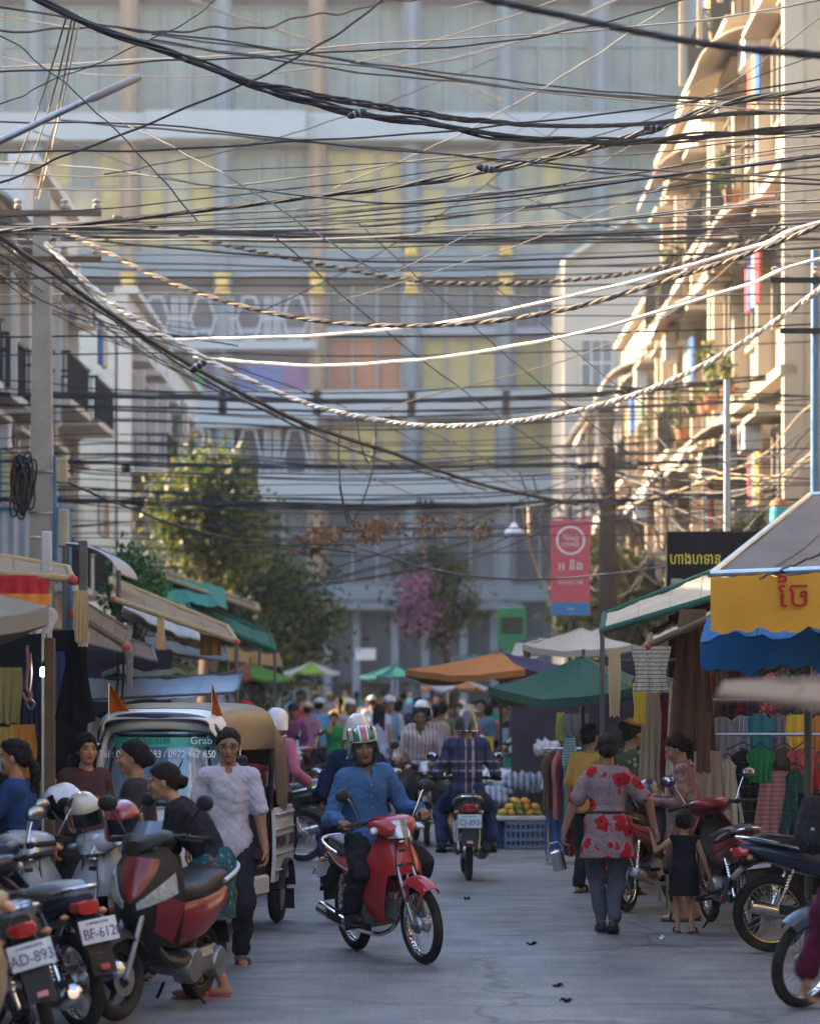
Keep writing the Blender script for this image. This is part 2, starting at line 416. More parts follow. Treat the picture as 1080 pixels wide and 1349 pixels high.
def person(label, loc, heading, H=1.65, pose=None, shirt=None, sleeve='short', trousers=None, leg='long', hair='short', skirt=None,
           helmet=None, skin=SKIN, res=.012, female=False, shoes=None, collar=False, hem=.10, extras=None, group=None, seed=1, mask=False, hat=None,
           glasses=False, chub=1.0, hs=1.0, belt=None, shirt_open=None, visor=False, rx=0):
    """heading: degrees of the direction the person faces, 0 = +x. Local frame: x forward, y left, z up, origin on the ground."""
    k = H / 1.7; po = dict(pelvis=(0, 0, .90), lean=3, side=0, lean2=None, yaw=0, head=(0, 0), LH=(.05, .26, .72), RH=(.05, -.26, .72),
        LF=(0, .10, .08), RF=(0, -.10, .08), kp=(1, 0, 0), ep=(-1, 0, -.2), fL=0, fR=0, eL=None, eR=None)
    po.update(pose or {})
    fine = res < .015
    pel = V3(po['pelvis']) * k
    def frame(lean, side, yaw):
        return np.array(Matrix.Rotation(R(yaw), 3, 'Z') @ Matrix.Rotation(R(lean), 3, 'Y') @ Matrix.Rotation(R(side), 3, 'X'))
    T1 = frame(po['lean'], po['side'], po['yaw']); T2 = frame(po['lean'] if po['lean2'] is None else po['lean2'], po['side'], po['yaw'])
    f1, l1, u1 = T1.T; f2, l2, u2 = T2.T
    mid = pel + u1 * .22 * k; sh = mid + u2 * .27 * k; nk = sh + u2 * .03 * k
    hy, hp = po['head'][:2]; hr_ = po['head'][2] if len(po['head']) > 2 else 0
    Hd = np.array(Matrix.Rotation(R(po['yaw'] + hy), 3, 'Z') @ Matrix.Rotation(R(hp), 3, 'Y') @ Matrix.Rotation(R(hr_), 3, 'X')); hf, hl, hu = Hd.T
    hc = nk + (u2 * .5 + hu * .5) * .155 * k + hf * .02 * k
    sw = (.150 if female else .168) * k; hw = (.095 if female else .088) * k
    body = {}; J = {}
    c_ = chub
    body['torso'] = [
        ('e', pel + u1 * .02 * k, (.115 * k * c_, (.165 if female else .155) * k * c_, .13 * k), T1.T, .05 * k),
        ('e', mid - u1 * .03 * k, (.105 * k * c_, (.128 if female else .14) * k * c_, .15 * k), T1.T, .05 * k),
        ('e', mid + u2 * .12 * k + f2 * .005, (.108 * k * c_, .148 * k * c_, .165 * k), T2.T, .05 * k),
        ('c', sh + l2 * (sw - .03 * k) - u2 * .035 * k, sh - l2 * (sw - .03 * k) - u2 * .035 * k, .058 * k, .058 * k, .05 * k)]
    if female: body['torso'] += [('e', mid + u2 * .10 * k + f2 * .085 * k + l2 * s_ * .065 * k, (.05 * k, .055 * k, .055 * k), T2.T, .03 * k) for s_ in (-1, 1)]
    body['neck'] = [('c', nk - u2 * .04 * k, hc - hu * .05 * k - hf * .015 * k, .057 * k, .05 * k, .025 * k)]
    kb = k; k = k * hs; hc = hc + hu * .07 * (k - kb)
    q = lambda x, y, z: hc + (hf * x + hl * y + hu * z) * kh
    kh = k; hk = .02 * k
    head = [('e', q(-.012, 0, .03), (.098 * k, .078 * k, .092 * k), Hd.T, hk), ('e', q(.022, 0, -.03), (.074 * k, .064 * k, .088 * k), Hd.T, hk),
            ('e', q(.06, 0, -.095), (.03 * k, .032 * k, .024 * k), Hd.T, hk)]
    if fine: head += [('c', q(.090, 0, .005), q(.108, 0, -.032), .008 * k, .0135 * k, .010 * k), ('e', q(.088, 0, -.064), (.013 * k, .026 * k, .010 * k), Hd.T, .008 * k),
             ('e', q(.08, .034, .022), (.016 * k, .028 * k, .009 * k), Hd.T, .01 * k), ('e', q(.08, -.034, .022), (.016 * k, .028 * k, .009 * k), Hd.T, .01 * k),
             ('e', q(.068, .040, -.025), (.022 * k, .022 * k, .022 * k), Hd.T, .015 * k), ('e', q(.068, -.040, -.025), (.022 * k, .022 * k, .022 * k), Hd.T, .015 * k)]
    head += [('e', q(-.005, s_ * .077, -.012), (.02 * k, .010 * k, .032 * k), Hd.T, .006 * k) for s_ in (-1, 1)]
    body['head'] = head; k = kb
    for S_, s_ in (('L', 1), ('R', -1)):
        sp = sh + l2 * s_ * sw - u2 * .045 * k
        hand = V3(po[S_ + 'H']) * k
        pole = po['e' + S_] if po['e' + S_] is not None else np.array(po['ep']) + np.array((0, .35 * s_, 0))
        el, wr = ik(sp, hand, .285 * k, .245 * k, pole)
        J['sh' + S_], J['el' + S_], J['wr' + S_] = sp, el, wr
        body['uarm' + S_] = [('c', sp, el, .050 * k, .040 * k, .03 * k)]
        body['farm' + S_] = [('c', el, wr, .041 * k, .028 * k, .02 * k)]
        d = norm(wr - el); hd = po.get('hd' + S_); d = norm(hd) if hd is not None else d
        pn = po.get('pn' + S_); pn = norm(pn) if pn is not None else norm(np.cross(d, np.array((0, 0, 1.)) if abs(d[2]) < .8 else np.array((1., 0, 0))) * s_)
        pn = norm(pn - d * (pn @ d)); sd_ = np.cross(d, pn)                    # palm normal, across the knuckles
        if fine:
            hn = [('e', wr + d * .045 * k, (.05 * k, .038 * k, .018 * k), np.array([d, sd_, pn]), .015 * k)]
            curl = po.get('curl' + S_, .7)
            for i, (o, L_) in enumerate(((-.028, .075), (-.010, .084), (.009, .079), (.027, .062))):
                a = wr + (d * .085 + sd_ * o) * k; d1 = norm(d * math.cos(curl) + pn * math.sin(curl)); b = a + d1 * L_ * .5 * k
                d2 = norm(d * math.cos(curl * 2.2) + pn * math.sin(curl * 2.2)); c2 = b + d2 * L_ * .5 * k
                hn += [('c', a, b, .0092 * k, .0085 * k, .004 * k), ('c', b, c2, .0085 * k, .0072 * k, .004 * k)]
            ts = po.get('th' + S_, -1)
            a = wr + (d * .03 + sd_ * ts * .030) * k; b = a + norm(d * .7 + sd_ * ts * .6 + pn * .4) * .04 * k; c2 = b + norm(d * .9 + sd_ * ts * .1 + pn * .5) * .032 * k
            hn += [('c', a, b, .013 * k, .0105 * k, .008 * k), ('c', b, c2, .0105 * k, .008 * k, .004 * k)]
        else: hn = [('e', wr + d * .06 * k, (.085 * k, .036 * k, .025 * k), np.array([d, sd_, pn]), .02 * k), ('c', wr + (d * .03 - sd_ * .03) * k, wr + (d * .09 - sd_ * .05) * k, .014 * k, .01 * k, .01)]
        body['hand' + S_] = hn
        hp_ = pel + l1 * s_ * hw - u1 * .02 * k
        an = V3(po[S_ + 'F']) * k
        kn, an = ik(hp_, an, .43 * k, .41 * k, np.array(po['kp']) + np.array((0, .12 * s_, 0)) if po.get('k' + S_) is None else po['k' + S_])
        J['hip' + S_], J['kn' + S_], J['an' + S_] = hp_, kn, an
        body['thigh' + S_] = [('c', hp_, kn, .083 * k * c_, .052 * k, .04 * k)]
        cf = kn + (an - kn) * .3
        body['calf' + S_] = [('c', kn, cf, .050 * k, .052 * k, .02 * k), ('c', cf, an, .052 * k, .033 * k, .02 * k)]
        fa = po['f' + S_]; fx = np.array(Matrix.Rotation(R(fa), 3, 'Z') @ Vector((1, 0, 0))); tip = po.get('tip' + S_, 0)
        fd = norm(fx * math.cos(R(tip)) - np.array((0, 0, 1)) * math.sin(R(tip)))
        fc = an + fd * .065 * k - np.array((0, 0, .045 * k)); fu = norm(np.cross(np.cross(fd, (0, 0, 1)), fd))
        body['foot' + S_] = [('e', fc, (.125 * k, .042 * k, .033 * k), np.array([fd, np.cross(fu, fd), fu]), .02 * k), ('e', an - np.array((0, 0, .03 * k)), (.04 * k, .035 * k, .045 * k), None, .02 * k)]
    J.update(pel=pel, mid=mid, sh=sh, nk=nk, hc=hc)
    allp = sum(body.values(), [])
    pts = np.array([p[1] for p in allp] + [p[2] for p in allp if p[0] == 'c']); lo = pts.min(0) - .17 * k; hi = pts.max(0) + .17 * k
    fb = [(hc, .125 * kh, .0055)] + [(J['wr' + s_] + 0, .12 * k, .0065) for s_ in 'LR'] if fine else []
    root = thing('person', label, 'person', loc, heading, group, rx=rx)
    F = Field(lo, hi, res, fb); F.prims(allp)
    if fine:
        for s_ in (-1, 1):
            k = kh; F.ell(q(.098, s_ * .033, .004), (.014 * k, .018 * k, .010 * k), Hd.T, .008 * k, sub=True); F.ell(q(.076, s_ * .033, .003), (.016 * k, .017 * k, .012 * k), Hd.T, .004 * k); k = kb
    me, vt = F.mesh('body')
    # colours of skin, brows, eyes, lips, painted by place on the head
    C = np.tile(np.array([*skin, 1.0], np.float32), (len(vt), 1))
    if fine:
        L = (vt - hc) / kh; hx, hyy, hz = L @ hf, L @ hl, L @ hu; face = (hx > .045)
        ay = np.abs(hyy)
        eye = face & (((ay - .033) / .017) ** 2 + ((hz - .004) / .0075) ** 2 < 1); C[eye, :3] = (.10, .075, .065)
        iris = face & (((ay - .033) / .008) ** 2 + ((hz - .004) / .008) ** 2 < 1); C[iris, :3] = (.012, .008, .006)
        brow = face & (np.abs(ay - .035) < .022) & (np.abs(hz - .026 + (ay - .03) * .15) < .0055); C[brow, :3] = (.02, .013, .01)
        lip = face & ((hyy / .026) ** 2 + ((hz + .064) / .0085) ** 2 < 1); C[lip, :3] = np.array(skin) * (.72, .45, .45)
        mouth = face & (np.abs(hyy) < .022) & (np.abs(hz + .063) < .003); C[mouth, :3] = np.array(skin) * .3
    at = me.color_attributes.new('Col', 'FLOAT_COLOR', 'POINT'); at.data.foreach_set('color', C.ravel())
    link('body', me, attr_mat('skin', .5, .35, .08), root)
    sl = {}
    def garment(name, ps, m, inf, cuts, amp=.0085, freq=20, sub=(), r=None, add=()):
        al_ = list(ps) + list(add); pts = np.array([p[1] for p in al_] + [p[2] for p in al_ if p[0] == 'c']); g = Field(pts.min(0) - (.36 if add else .2) * k, pts.max(0) + (.36 if add else .2) * k, r or res * 1.05)
        g.prims(ps, inf); g.prims(add)
        if amp: g.folds(amp * min(1, k) * (1 if fine else .7), freq, seed)
        for o, n in cuts: g.plane(o, n)
        for a, b, r0, r1 in sub: g.cap(a, b, r0, r1, .006, sub=True)
        out = g.mesh(name)
        if out: link(name, out[0], m, root)
        return out
    def sleeve_end(S_, fr):                 # forearm shortened at fr
        el, wr = J['el' + S_], J['wr' + S_]; return [('c', el, el + (wr - el) * fr, .039 * k, (.039 - .011 * fr) * k, .02 * k)]
    if shirt:
        ps = list(body['torso'])
        for S_ in 'LR':
            a, b = J['sh' + S_], J['el' + S_]
            if sleeve == 'short': ps += [('c', a, a + (b - a) * .80, .049 * k, .053 * k, .03 * k)]
            elif sleeve == 'long': ps += [('c', a, b, .049 * k, .041 * k, .03 * k)] + sleeve_end(S_, .93)
            elif sleeve == 'three': ps += [('c', a, b, .049 * k, .041 * k, .03 * k)] + sleeve_end(S_, .5)
        hem_o = pel - u1 * hem * k
        add = []
        if hem > .16: add = [('c', pel + l1 * .03 * k, hem_o - u1 * .1 * k + l1 * .05 * k, .165 * k * c_, .18 * k * c_ + .01, .06), ('c', pel - l1 * .03 * k, hem_o - u1 * .1 * k - l1 * .05 * k, .165 * k * c_, .18 * k * c_ + .01, .06)]
        elif hem > .06: add = [('e', pel - u1 * .05 * k, (.145 * k * c_, .185 * k * c_, .15 * k), T1.T, .04)]
        cuts = [(hem_o, -u1), (nk + u2 * (.012 if sleeve != 'tank' else -.002) * k, u2)]
        if sleeve in ('short', ):
            pass
        gm = garment('shirt', ps, shirt, max(.0165 * k, .0125), cuts, sub=[(nk + f2 * .01 * k, nk + u2 * .3 * k + f2 * .06 * k, .060 * k, .085 * k)] + ([(nk + f2 * .075 * k - u2 * .01 * k, nk + f2 * .115 * k - u2 * .065 * k, .032 * k, .008 * k)] if collar else []), add=add)
        if collar and fine:        # button placket, pocket and buttons laid on the cloth
            from mathutils.bvhtree import BVHTree
            bv = BVHTree.FromPolygons([Vector(v) for v in gm[1]], [p.vertices[:] for p in gm[0].polygons])
            F2, L2, U2 = Vector(f2), Vector(l2), Vector(u2)
            def on(y, z, off):
                o_ = Vector(nk) + U2 * z * k + L2 * y * k + F2 * .4; h_ = bv.ray_cast(o_, -F2)
                return (h_[0] if h_[0] else o_ - F2 * .29) + F2 * off
            g = MB(); g.sheet(lambda u, v: on(-.016 + .032 * u, -.075 - .40 * v, .0035), 3, 16, .003); pk = g.build('placket', shirt, root)
            g = MB()
            for i in range(5): g.ell(on(0, -.10 - .085 * i, .006), (.006, .006, .006), 8, 6)
            g.build('buttons', mat('button_pale', (.4, .38, .36), .4), pk)
            g = MB(); g.sheet(lambda u, v: on(.045 + .085 * u, -.14 - .10 * v, .0035), 6, 6, .003); g.build('pocket', shirt, root)
        if collar:
            g = MB(); ring = []
            for i in range(13):
                a = R(18 + 324 * i / 12) ; rr = .067 * k
                c0 = nk + u2 * (.000) * k; v = f2 * math.cos(a) + l2 * math.sin(a)
                up = .022 - .032 * (1 + math.cos(a)) * .5
                ring.append(([*(c0 + v * rr * .93 + u2 * (up + .012) * k)], [*(c0 + v * rr * 1.12 + u2 * (up + .015) * k)], [*(c0 + v * (rr * 1.12 + .026 * k) + u2 * (up - .035 - .012 * max(0, math.cos(a))) * k)], [*(c0 + v * (rr * .95 + .02 * k) + u2 * (up - .03) * k)]))
            g.loft([list(x) for x in ring]); g.build('collar', shirt, root)
    if trousers:
        ps = list(body['torso'][:1])
        for S_ in 'LR':
            h_, kn, an = J['hip' + S_], J['kn' + S_], J['an' + S_]
            ps += [('c', h_, kn, .087 * k * c_, .064 * k, .04 * k)]
            if leg == 'long': ps += [('c', kn, kn + (an - kn) * .96, .060 * k, .050 * k, .02 * k)]
            elif leg == 'slim': ps += [('c', kn, kn + (an - kn) * .3, .054 * k, .055 * k, .02 * k), ('c', kn + (an - kn) * .3, kn + (an - kn) * .9, .055 * k, .038 * k, .02 * k)]
        cuts = [(pel + u1 * (.09 if hem < .16 else -.04) * k, u1)]
        garment('trousers', ps, trousers, .013 * k, cuts, amp=.008, freq=22)
    if skirt:
        m_, zh, flare = skirt
        bot = np.array((pel[0], pel[1], zh)) + np.array((J['knL'] + J['knR']) * .5 - pel) * np.array((.6, .6, 0))
        ps = [body['torso'][0], ('c', pel + l1 * .05 * k, bot + l1 * .06 * k + np.array((0, 0, .0)), .13 * k, flare, .05), ('c', pel - l1 * .05 * k, bot - l1 * .06 * k, .13 * k, flare, .05)]
        garment('skirt', ps, m_, .01, [(bot, (0, 0, -1)), (pel + u1 * .1 * k, u1)], amp=.010, freq=30)
    if belt:
        g = MB(); rr = []
        for i in range(21):
            a = 2 * math.pi * i / 20; rr.append(mid - u1 * .09 * k + (f1 * math.cos(a) * .142 * c_ + l1 * math.sin(a) * .172 * c_) * k)
        g.tube(rr, .016 * k, 6, False, squash=1); g.build('belt', belt, root)
    if shoes:
        for S_ in 'LR':
            ps = body['foot' + S_]; p = ps[0]
            g = MB(); Rm = Matrix(p[3].T.tolist()) if hasattr(p[3], 'T') else None
            c0 = p[1]
            if shoes[1] == 'sandal':
                g.box(c0 - np.array((0, 0, .03 * k)), (.25 * k, .088 * k, .02 * k), Rm, bev=.008); 
                g.tube([c0 + (Rm @ Vector((.02, y, z))) * k if 0 else Vector(c0) + (Rm @ Vector((.03 * k, y * k, z * k))) for y, z in ((-.045, -.02), (-.035, .025), (0, .04), (.035, .025), (.045, -.02))], .011 * k, 6, squash=2)
            else:
                g.ell(Vector(c0) + Vector((0, 0, .0)), (.138 * k, .052 * k, .045 * k), 16, 10, Rm, e=.8); g.ell(J['an' + S_] - np.array((0, 0, .02 * k)), (.055 * k, .046 * k, .05 * k), 12, 8)
                g.box(Vector(c0) - Vector((0, 0, .034 * k)), (.27 * k, .095 * k, .02 * k), Rm, bev=.008)
            g.build('shoe', shoes[0], root)
    Hm = Matrix(Hd.tolist()); HC = Vector(hc); k = kh
    if hair and not helmet:
        g = Field(hc - .42 * k, hc + .2 * k, .008 if fine else .014)
        g.ell(q(-.016, 0, .034), (.109 * k, .088 * k, .099 * k), Hd.T, .02)
        g.ell(q(-.045, 0, -.015), (.066 * k, .078 * k, .080 * k), Hd.T, .02)
        if hair == 'long': g.ell(q(-.03, 0, -.03), (.080 * k, .086 * k, .09 * k), Hd.T, .03)
        g.ell(q(.085, 0, -.055), (.075 * k, .082 * k, .110 * k), Hd.T, .02, sub=True)
        if hair != 'long': g.plane(q(-.002, 0, -.004), hf * .70 - hu * .72)
        if hair == 'bun': g.ell(q(-.125, 0, .055), (.05 * k, .06 * k, .05 * k), Hd.T, .015)
        if hair == 'low_bun': g.ell(q(-.115, 0, -.02), (.05 * k, .055 * k, .05 * k), Hd.T, .015)
        if hair == 'tail':
            g.cap(q(-.10, 0, .01), q(-.15, .0, -.10), .035 * k, .035 * k, .02); g.cap(q(-.15, 0, -.10), q(-.13, 0, -.24), .035 * k, .015 * k, .02)
        if hair == 'long':
            for yy in (-.05, -.02, .02, .05): g.cap(q(-.06, yy, 0), q(-.10, yy * 1.5, -.30), .05 * k, .035 * k, .03)
        g.folds(.0042, 85, seed + 5)
        g.ell(q(.06, 0, -.055), (.060 * k, .066 * k, .10 * k), Hd.T, .005, sub=True)
        o = g.mesh('hair')
        if o: link('hair', o[0], mat('hair_black', HAIRC, .62, var=.5, scale=60, bump=.5), root)
    def hl_(fn, name, m, par=root):
        g = MB(); fn(g); g.v = [tuple(HC + Hm @ (Vector(v) * k)) for v in g.v]; return g.build(name, m, par)
    if helmet:
        m_, trim = helmet[0], helmet[1]; full = len(helmet) > 2 and helmet[2] == 'full'
        def shell(g):
            prof = []; rows = []
            n = 28
            for i in range(11):
                th = math.pi * .5 * (1 - i / 10) if i else math.pi / 2
                ring = []
                for j in range(n):
                    a = 2 * math.pi * j / n; fr = math.cos(a)
                    low = -.075 if fr < .35 else lerp(-.075, .035, min(1, (fr - .35) / .3))
                    zt = math.sin(th)
                    z = lerp(low, .125, zt) if i else .125
                    rr = math.cos(th) ** .80 if i else 0
                    ring.append((-.012 + .138 * rr * fr, .122 * rr * math.sin(a), .01 + z * 1.12))
                rows.append(ring)
            g.loft(rows, cap=False)
            inn = [[(-.012 + (x + .012) * .86, y * .86, z - .012) for x, y, z in r] for r in rows]
            g.loft([rows[-1], inn[-1]], cap=False); g.loft(inn[::-1], cap=False)
        hm = hl_(shell, 'helmet', m_)
        def rim(g):
            pts = []
            for j in range(29):
                a = 2 * math.pi * j / 28; fr = math.cos(a); low = -.075 if fr < .35 else lerp(-.075, .035, min(1, (fr - .35) / .3))
                pts.append((-.012 + .139 * fr, .123 * math.sin(a), .01 + low * 1.12))
            g.tube(pts, .0055, 6, False)
        hl_(rim, 'edge_trim', trim, hm)
        def strap(g):
            g.tube([(.01, .085, -.06), (.03, .07, -.11), (.05, 0, -.135), (.03, -.07, -.11), (.01, -.085, -.06)], .008, 6)
        hl_(strap, 'chin_strap', mat('strap_black', (.02, .02, .02), .7), hm)
        for e in helmet[3:] if len(helmet) > 3 else ():
            e(hl_, hm)
        if visor:
            def vz(g): g.sheet(lambda u, v: (-.012 + (.147 + .01 * v) * math.cos(R(-58 + 116 * u)), .130 * math.sin(R(-58 + 116 * u)), .045 - .10 * v), 14, 4, .004)
            hl_(vz, 'visor', mat('visor_dark', (.01, .012, .016), .12, spec=.6), hm)
    if hat: hat(hl_, root)
    if mask:
        def mk(g): g.sheet(lambda u, v: (.028 + .085 * math.cos(R(-62 + 124 * u)) + .008 * math.sin(v * 3.1), .078 * math.sin(R(-62 + 124 * u)), -.012 - .075 * v), 10, 5, .005)
        hl_(mk, 'face_mask', cloth('mask_blue', (.16, .42, .58)))
    if glasses:
        def gl(g):
            for s_ in (-1, 1):
                g.tube([(.104, s_ * .033 + .022 * math.cos(a), .003 + .015 * math.sin(a)) for a in [2 * math.pi * i / 14 for i in range(15)]], .0019, 5, False)
                g.tube([(.10, s_ * .056, .006), (.0, s_ * .084, .004)], .0025, 5)
            g.tube([(.106, -.011, .008), (.106, .011, .008)], .0025, 5)
        hl_(gl, 'eyeglasses', mat('frame_dark', (.02, .015, .012), .3))
    k = kb
    if extras: extras(root, J, k, hl_)
    return root, J
# ------------------------------------------------------------------ motorbikes (local frame: x forward, y left, z up, origin between the wheels on the ground)
RUB = mat('tyre_rubber', (.02, .019, .018), .85, var=.5, scale=9, bump=.35, dirt=.4, spec=.2)
CHR = mat('chrome', (.62, .62, .63), .16, 1, var=.15, scale=10, dirt=.15)
STEEL = mat('dull_steel', (.34, .34, .35), .38, .9, var=.25, scale=20, dirt=.3)
BLK = mat('black_plastic', (.012, .012, .013), .45, var=.4, scale=7, dirt=.18, spec=.3)
BLKM = mat('black_metal', (.018, .018, .02), .38, .3, var=.3, scale=9, dirt=.15, spec=.3)
VINYL = mat('seat_vinyl', (.016, .016, .018), .42, var=.3, scale=22, bump=.12, dirt=.1, spec=.35)
ENG = mat('engine_alloy', (.26, .26, .27), .45, .85, var=.35, scale=16, bump=.2, dirt=.45)
MIRG = mat('mirror_glass_dark', (.30, .32, .34), .08, 1, var=.1)
REDL = mat('tail_lens_red', (.42, .012, .012), .12, var=.2, spec=.7, coat=.6)
AMB = mat('amber_lens', (.42, .15, .05), .15, var=.2, coat=.5)
LENS = mat('headlight_glass', (.42, .44, .46), .07, .35, var=.7, scale=34, coat=1)
PLATE = mat('plate_white', (.62, .63, .64), .45, var=.12, scale=12, dirt=.35)
INK = mat('plate_blue_ink', (.03, .05, .16), .5, var=.1)
def paint(name, c, coat=.8): return mat(name, c, .3, 0, .2, 3.5, coat=coat * .45, dirt=.28, spec=.35)
def superring(cx, cz, hw, hz0, hz1, x, n=14, e=.7):
    out = []
    for j in range(n):
        a = 2 * math.pi * j / n; ca, sa = math.cos(a), math.sin(a)
        y = hw * math.copysign(abs(ca) ** e, ca); z = math.copysign(abs(sa) ** e, sa)
        out.append((x, y, cz + (z * hz1 if z > 0 else z * hz0)))
    return out
def wheel_fns(Rw, tw, rimw, cast):
    def tyre(b):
        r = tw; pr = [(Rw - r * .95 + r * .95 * math.cos(a), r * .86 * math.sin(a)) for a in [2 * math.pi * i / 12 for i in range(12)]]
        b.lathe(pr, axis='y', n=44, closed_prof=True)
    def rim(b):
        r0 = Rw - tw * 1.75
        b.lathe([(r0, -tw * .55), (r0 + .010, -tw * .62), (r0 + .016, -tw * .5), (r0 + .004, 0), (r0 + .016, tw * .5), (r0 + .010, tw * .62), (r0, tw * .55), (r0 - .006, 0)], axis='y', n=40, closed_prof=True)
    def hub(b):
        r0 = Rw - tw * 1.7
        b.lathe([(0, -.05), (.055, -.05), (.065, -.03), (.045, 0), (.065, .03), (.055, .05), (0, .05)], axis='y', n=18)
        if cast:
            for i in range(5):
                a = 2 * math.pi * i / 5
                b.tube([(math.cos(a + o) * r, 0, math.sin(a + o) * r) for r, o in ((.04, 0), (.12, .08), (r0, .18))], [.02, .016, .018], 6)
        else:
            for i in range(32):
                a = 2 * math.pi * i / 32; o = .28 * (1 if i % 2 else -1); y = .035 * (1 if i % 4 < 2 else -1)
                b.tube([(math.cos(a + o) * .05, y, math.sin(a + o) * .05), (math.cos(a) * r0, 0, math.sin(a) * r0)], .0022, 4, False)
    return tyre, rim, hub
def add_wheel(root, x, Rw, tw, name, M=None, rim_m=CHR, cast=False):
    ty, ri, hu = wheel_fns(Rw, tw, .05, cast); key = (Rw, tw, cast)
    o = cached(('tyre',) + key, 'wheel', ty, RUB, root)
    o.matrix_local = (M or Matrix.Identity(4)) @ Matrix.Translation((x, 0, Rw))
    cached(('rim',) + key, 'rim', ri, rim_m, o); cached(('hub',) + key, 'hub', hu, STEEL if not cast else BLKM, o)
    return o
def plate(root, loc, tilt, txt, w=.235, h=.135, yaw=180):
    def f(b): b.box((0, 0, 0), (.006, w, h), bev=.002)
    o = cached(('plate', w, h), 'number_plate', f, PLATE, root)
    o.location = loc; o.rotation_euler = (0, R(tilt), R(yaw)) if yaw else (0, R(tilt), 0)
    text(txt, h * .62, INK, o, (.0045, 0, -h * .12), (R(90), 0, R(90)), sx=.86)
    text('CAMBODIA', h * .17, INK, o, (.0045, 0, h * .33), (R(90), 0, R(90)), sx=1.2)
    return o
def bike(label, loc, yaw, body, lean=0, steer=0, txt='1CJ-8934', accent=None, rim_m=CHR, mirrors=True, seat_m=VINYL, cast=False, group='motorbikes', stand=True, name='motorbike',
         inner=None, style='wave', front_basket=False, muffler=CHR, mirror_m=BLK, tail='std', rack=False):
    Rw, xf, xr = .285, .62, -.61
    root = thing(name, label, 'motorbike', loc, yaw, group, rx=lean)
    ax = Vector((-.438, 0, .899)); piv = Vector((xf, 0, Rw))
    M = Matrix.Translation(piv) @ Matrix.Rotation(R(steer), 4, ax) @ Matrix.Translation(-piv)
    inner = inner or BLK; accent = accent or body
    add_wheel(root, xf, Rw, .040, 'front_wheel', M, rim_m, cast); add_wheel(root, xr, Rw, .044, 'rear_wheel', None, rim_m, cast)
    def fp(key, name, fn, m, par=root, ang=40):
        o = cached((style, key), name, fn, m, par, ang)
        if par is root: o.matrix_local = M
        return o
    def p(key, name, fn, m, par=root, ang=40): return cached((style, key), name, fn, m, par, ang)
    # ---- front assembly
    def fork(b):
        for s in (-1, 1):
            b.tube([(xf, s * .062, Rw), (xf - .14, s * .062, Rw + .30)], .017, 10); b.tube([(xf - .13, s * .062, Rw + .28), (xf - .29, s * .05, Rw + .62)], .014, 8)
            b.tube([(xf - .02, s * .062, Rw - .01), (xf + .015, s * .062, Rw + .02)], .022, 8)
        b.tube([(xf, -.08, Rw), (xf, .08, Rw)], .012, 8)
    fp('fork', 'fork', fork, STEEL)
    def fender(b):
        def f(u, v):
            a = R(50 + 100 * v); y = -1 + 2 * u; rr = Rw + .035 + .025 * (1 - abs(y) ** 2.5) - .045 * abs(y) ** 4
            wv = .078 - .02 * abs(v - .45)
            return (xf + math.cos(a) * rr, y * wv, Rw + math.sin(a) * rr)
        b.sheet(f, 10, 16, .005)
        for s in (-1, 1): b.tube([(xf - .02, s * .07, Rw + .30), (xf - .07, s * .066, Rw + .16)], .012, 6)
    fp('ffend', 'front_fender', fender, body)
    def cowl(b):
        rings = []
        for x, hw, z0, z1, zc in ((.16, .06, .03, .03, 1.0), (.20, .145, .05, .05, .995), (.27, .185, .065, .062, .985), (.34, .175, .075, .068, .972), (.40, .13, .07, .06, .958), (.435, .085, .045, .042, .945), (.445, .03, .02, .02, .942)):
            rings.append(superring(0, zc, hw, z0, z1, x, 18, .75))
        b.loft(rings)
    cw = fp('cowl', 'handlebar_cowl', cowl, body)
    def headl(b):
        b.sheet(lambda u, v: (.447 + .04 * (1 - (2 * u - 1) ** 2) * (.75 + .25 * v) - .055 * v - .06 * abs(2 * u - 1) ** 3, (-1 + 2 * u) * (.128 - .018 * v - .035 * (1 - v) ** 2), .890 + .125 * v), 14, 8, .02)
    hl_ = fp('hlamp', 'headlight', headl, LENS, root)
    for s in (-1, 1):
        def ind(b): b.ell((.335, s * .165, .955), (.075, .035, .027), 12, 8, rotm(0, 15, s * 35))
        fp(('find', s), 'indicator', ind, LENS if style == 'wave' else AMB, root)
    def bar(b):
        b.tube([(.17, -.36, .985), (.19, -.25, .995), (.235, -.10, 1.01), (.24, 0, 1.012), (.235, .10, 1.01), (.19, .25, .995), (.17, .36, .985)], .0125, 8)
        for s in (-1, 1):
            b.tube([(.24, s * .17, .985), (.245, s * .26, .98), (.235, s * .36, .972)], .006, 6); b.box((.20, s * .215, .995), (.05, .045, .04), rotm(0, 0, s * 20), bev=.008)
    hb = fp('bar', 'handlebar', bar, BLKM)
    def grips(b):
        for s in (-1, 1): b.tube([(.185, s * .255, .993), (.17, s * .37, .984)], .0185, 10)
    p('grip', 'grip', grips, RUB, hb)
    if mirrors:
        for s in (-1, 1):
            def mir(b): b.ell((.225, s * .335, 1.215), (.028, .062, .048), 16, 10, rotm(0, 0, s * -12))
            def stem(b): b.tube([(.215, s * .21, 1.01), (.235, s * .25, 1.10), (.235, s * .29, 1.18), (.232, s * .325, 1.205)], .0055, 7)
            mo = fp(('mir', s), 'mirror', mir, mirror_m); p(('mirst', s), 'mirror_stem', stem, CHR, mo)
            def gl(b): b.ell((.212, s * .334, 1.215), (.017, .054, .041), 14, 8, rotm(0, 0, s * -12))
            p(('mirgl', s), 'mirror_glass', gl, MIRG, mo)
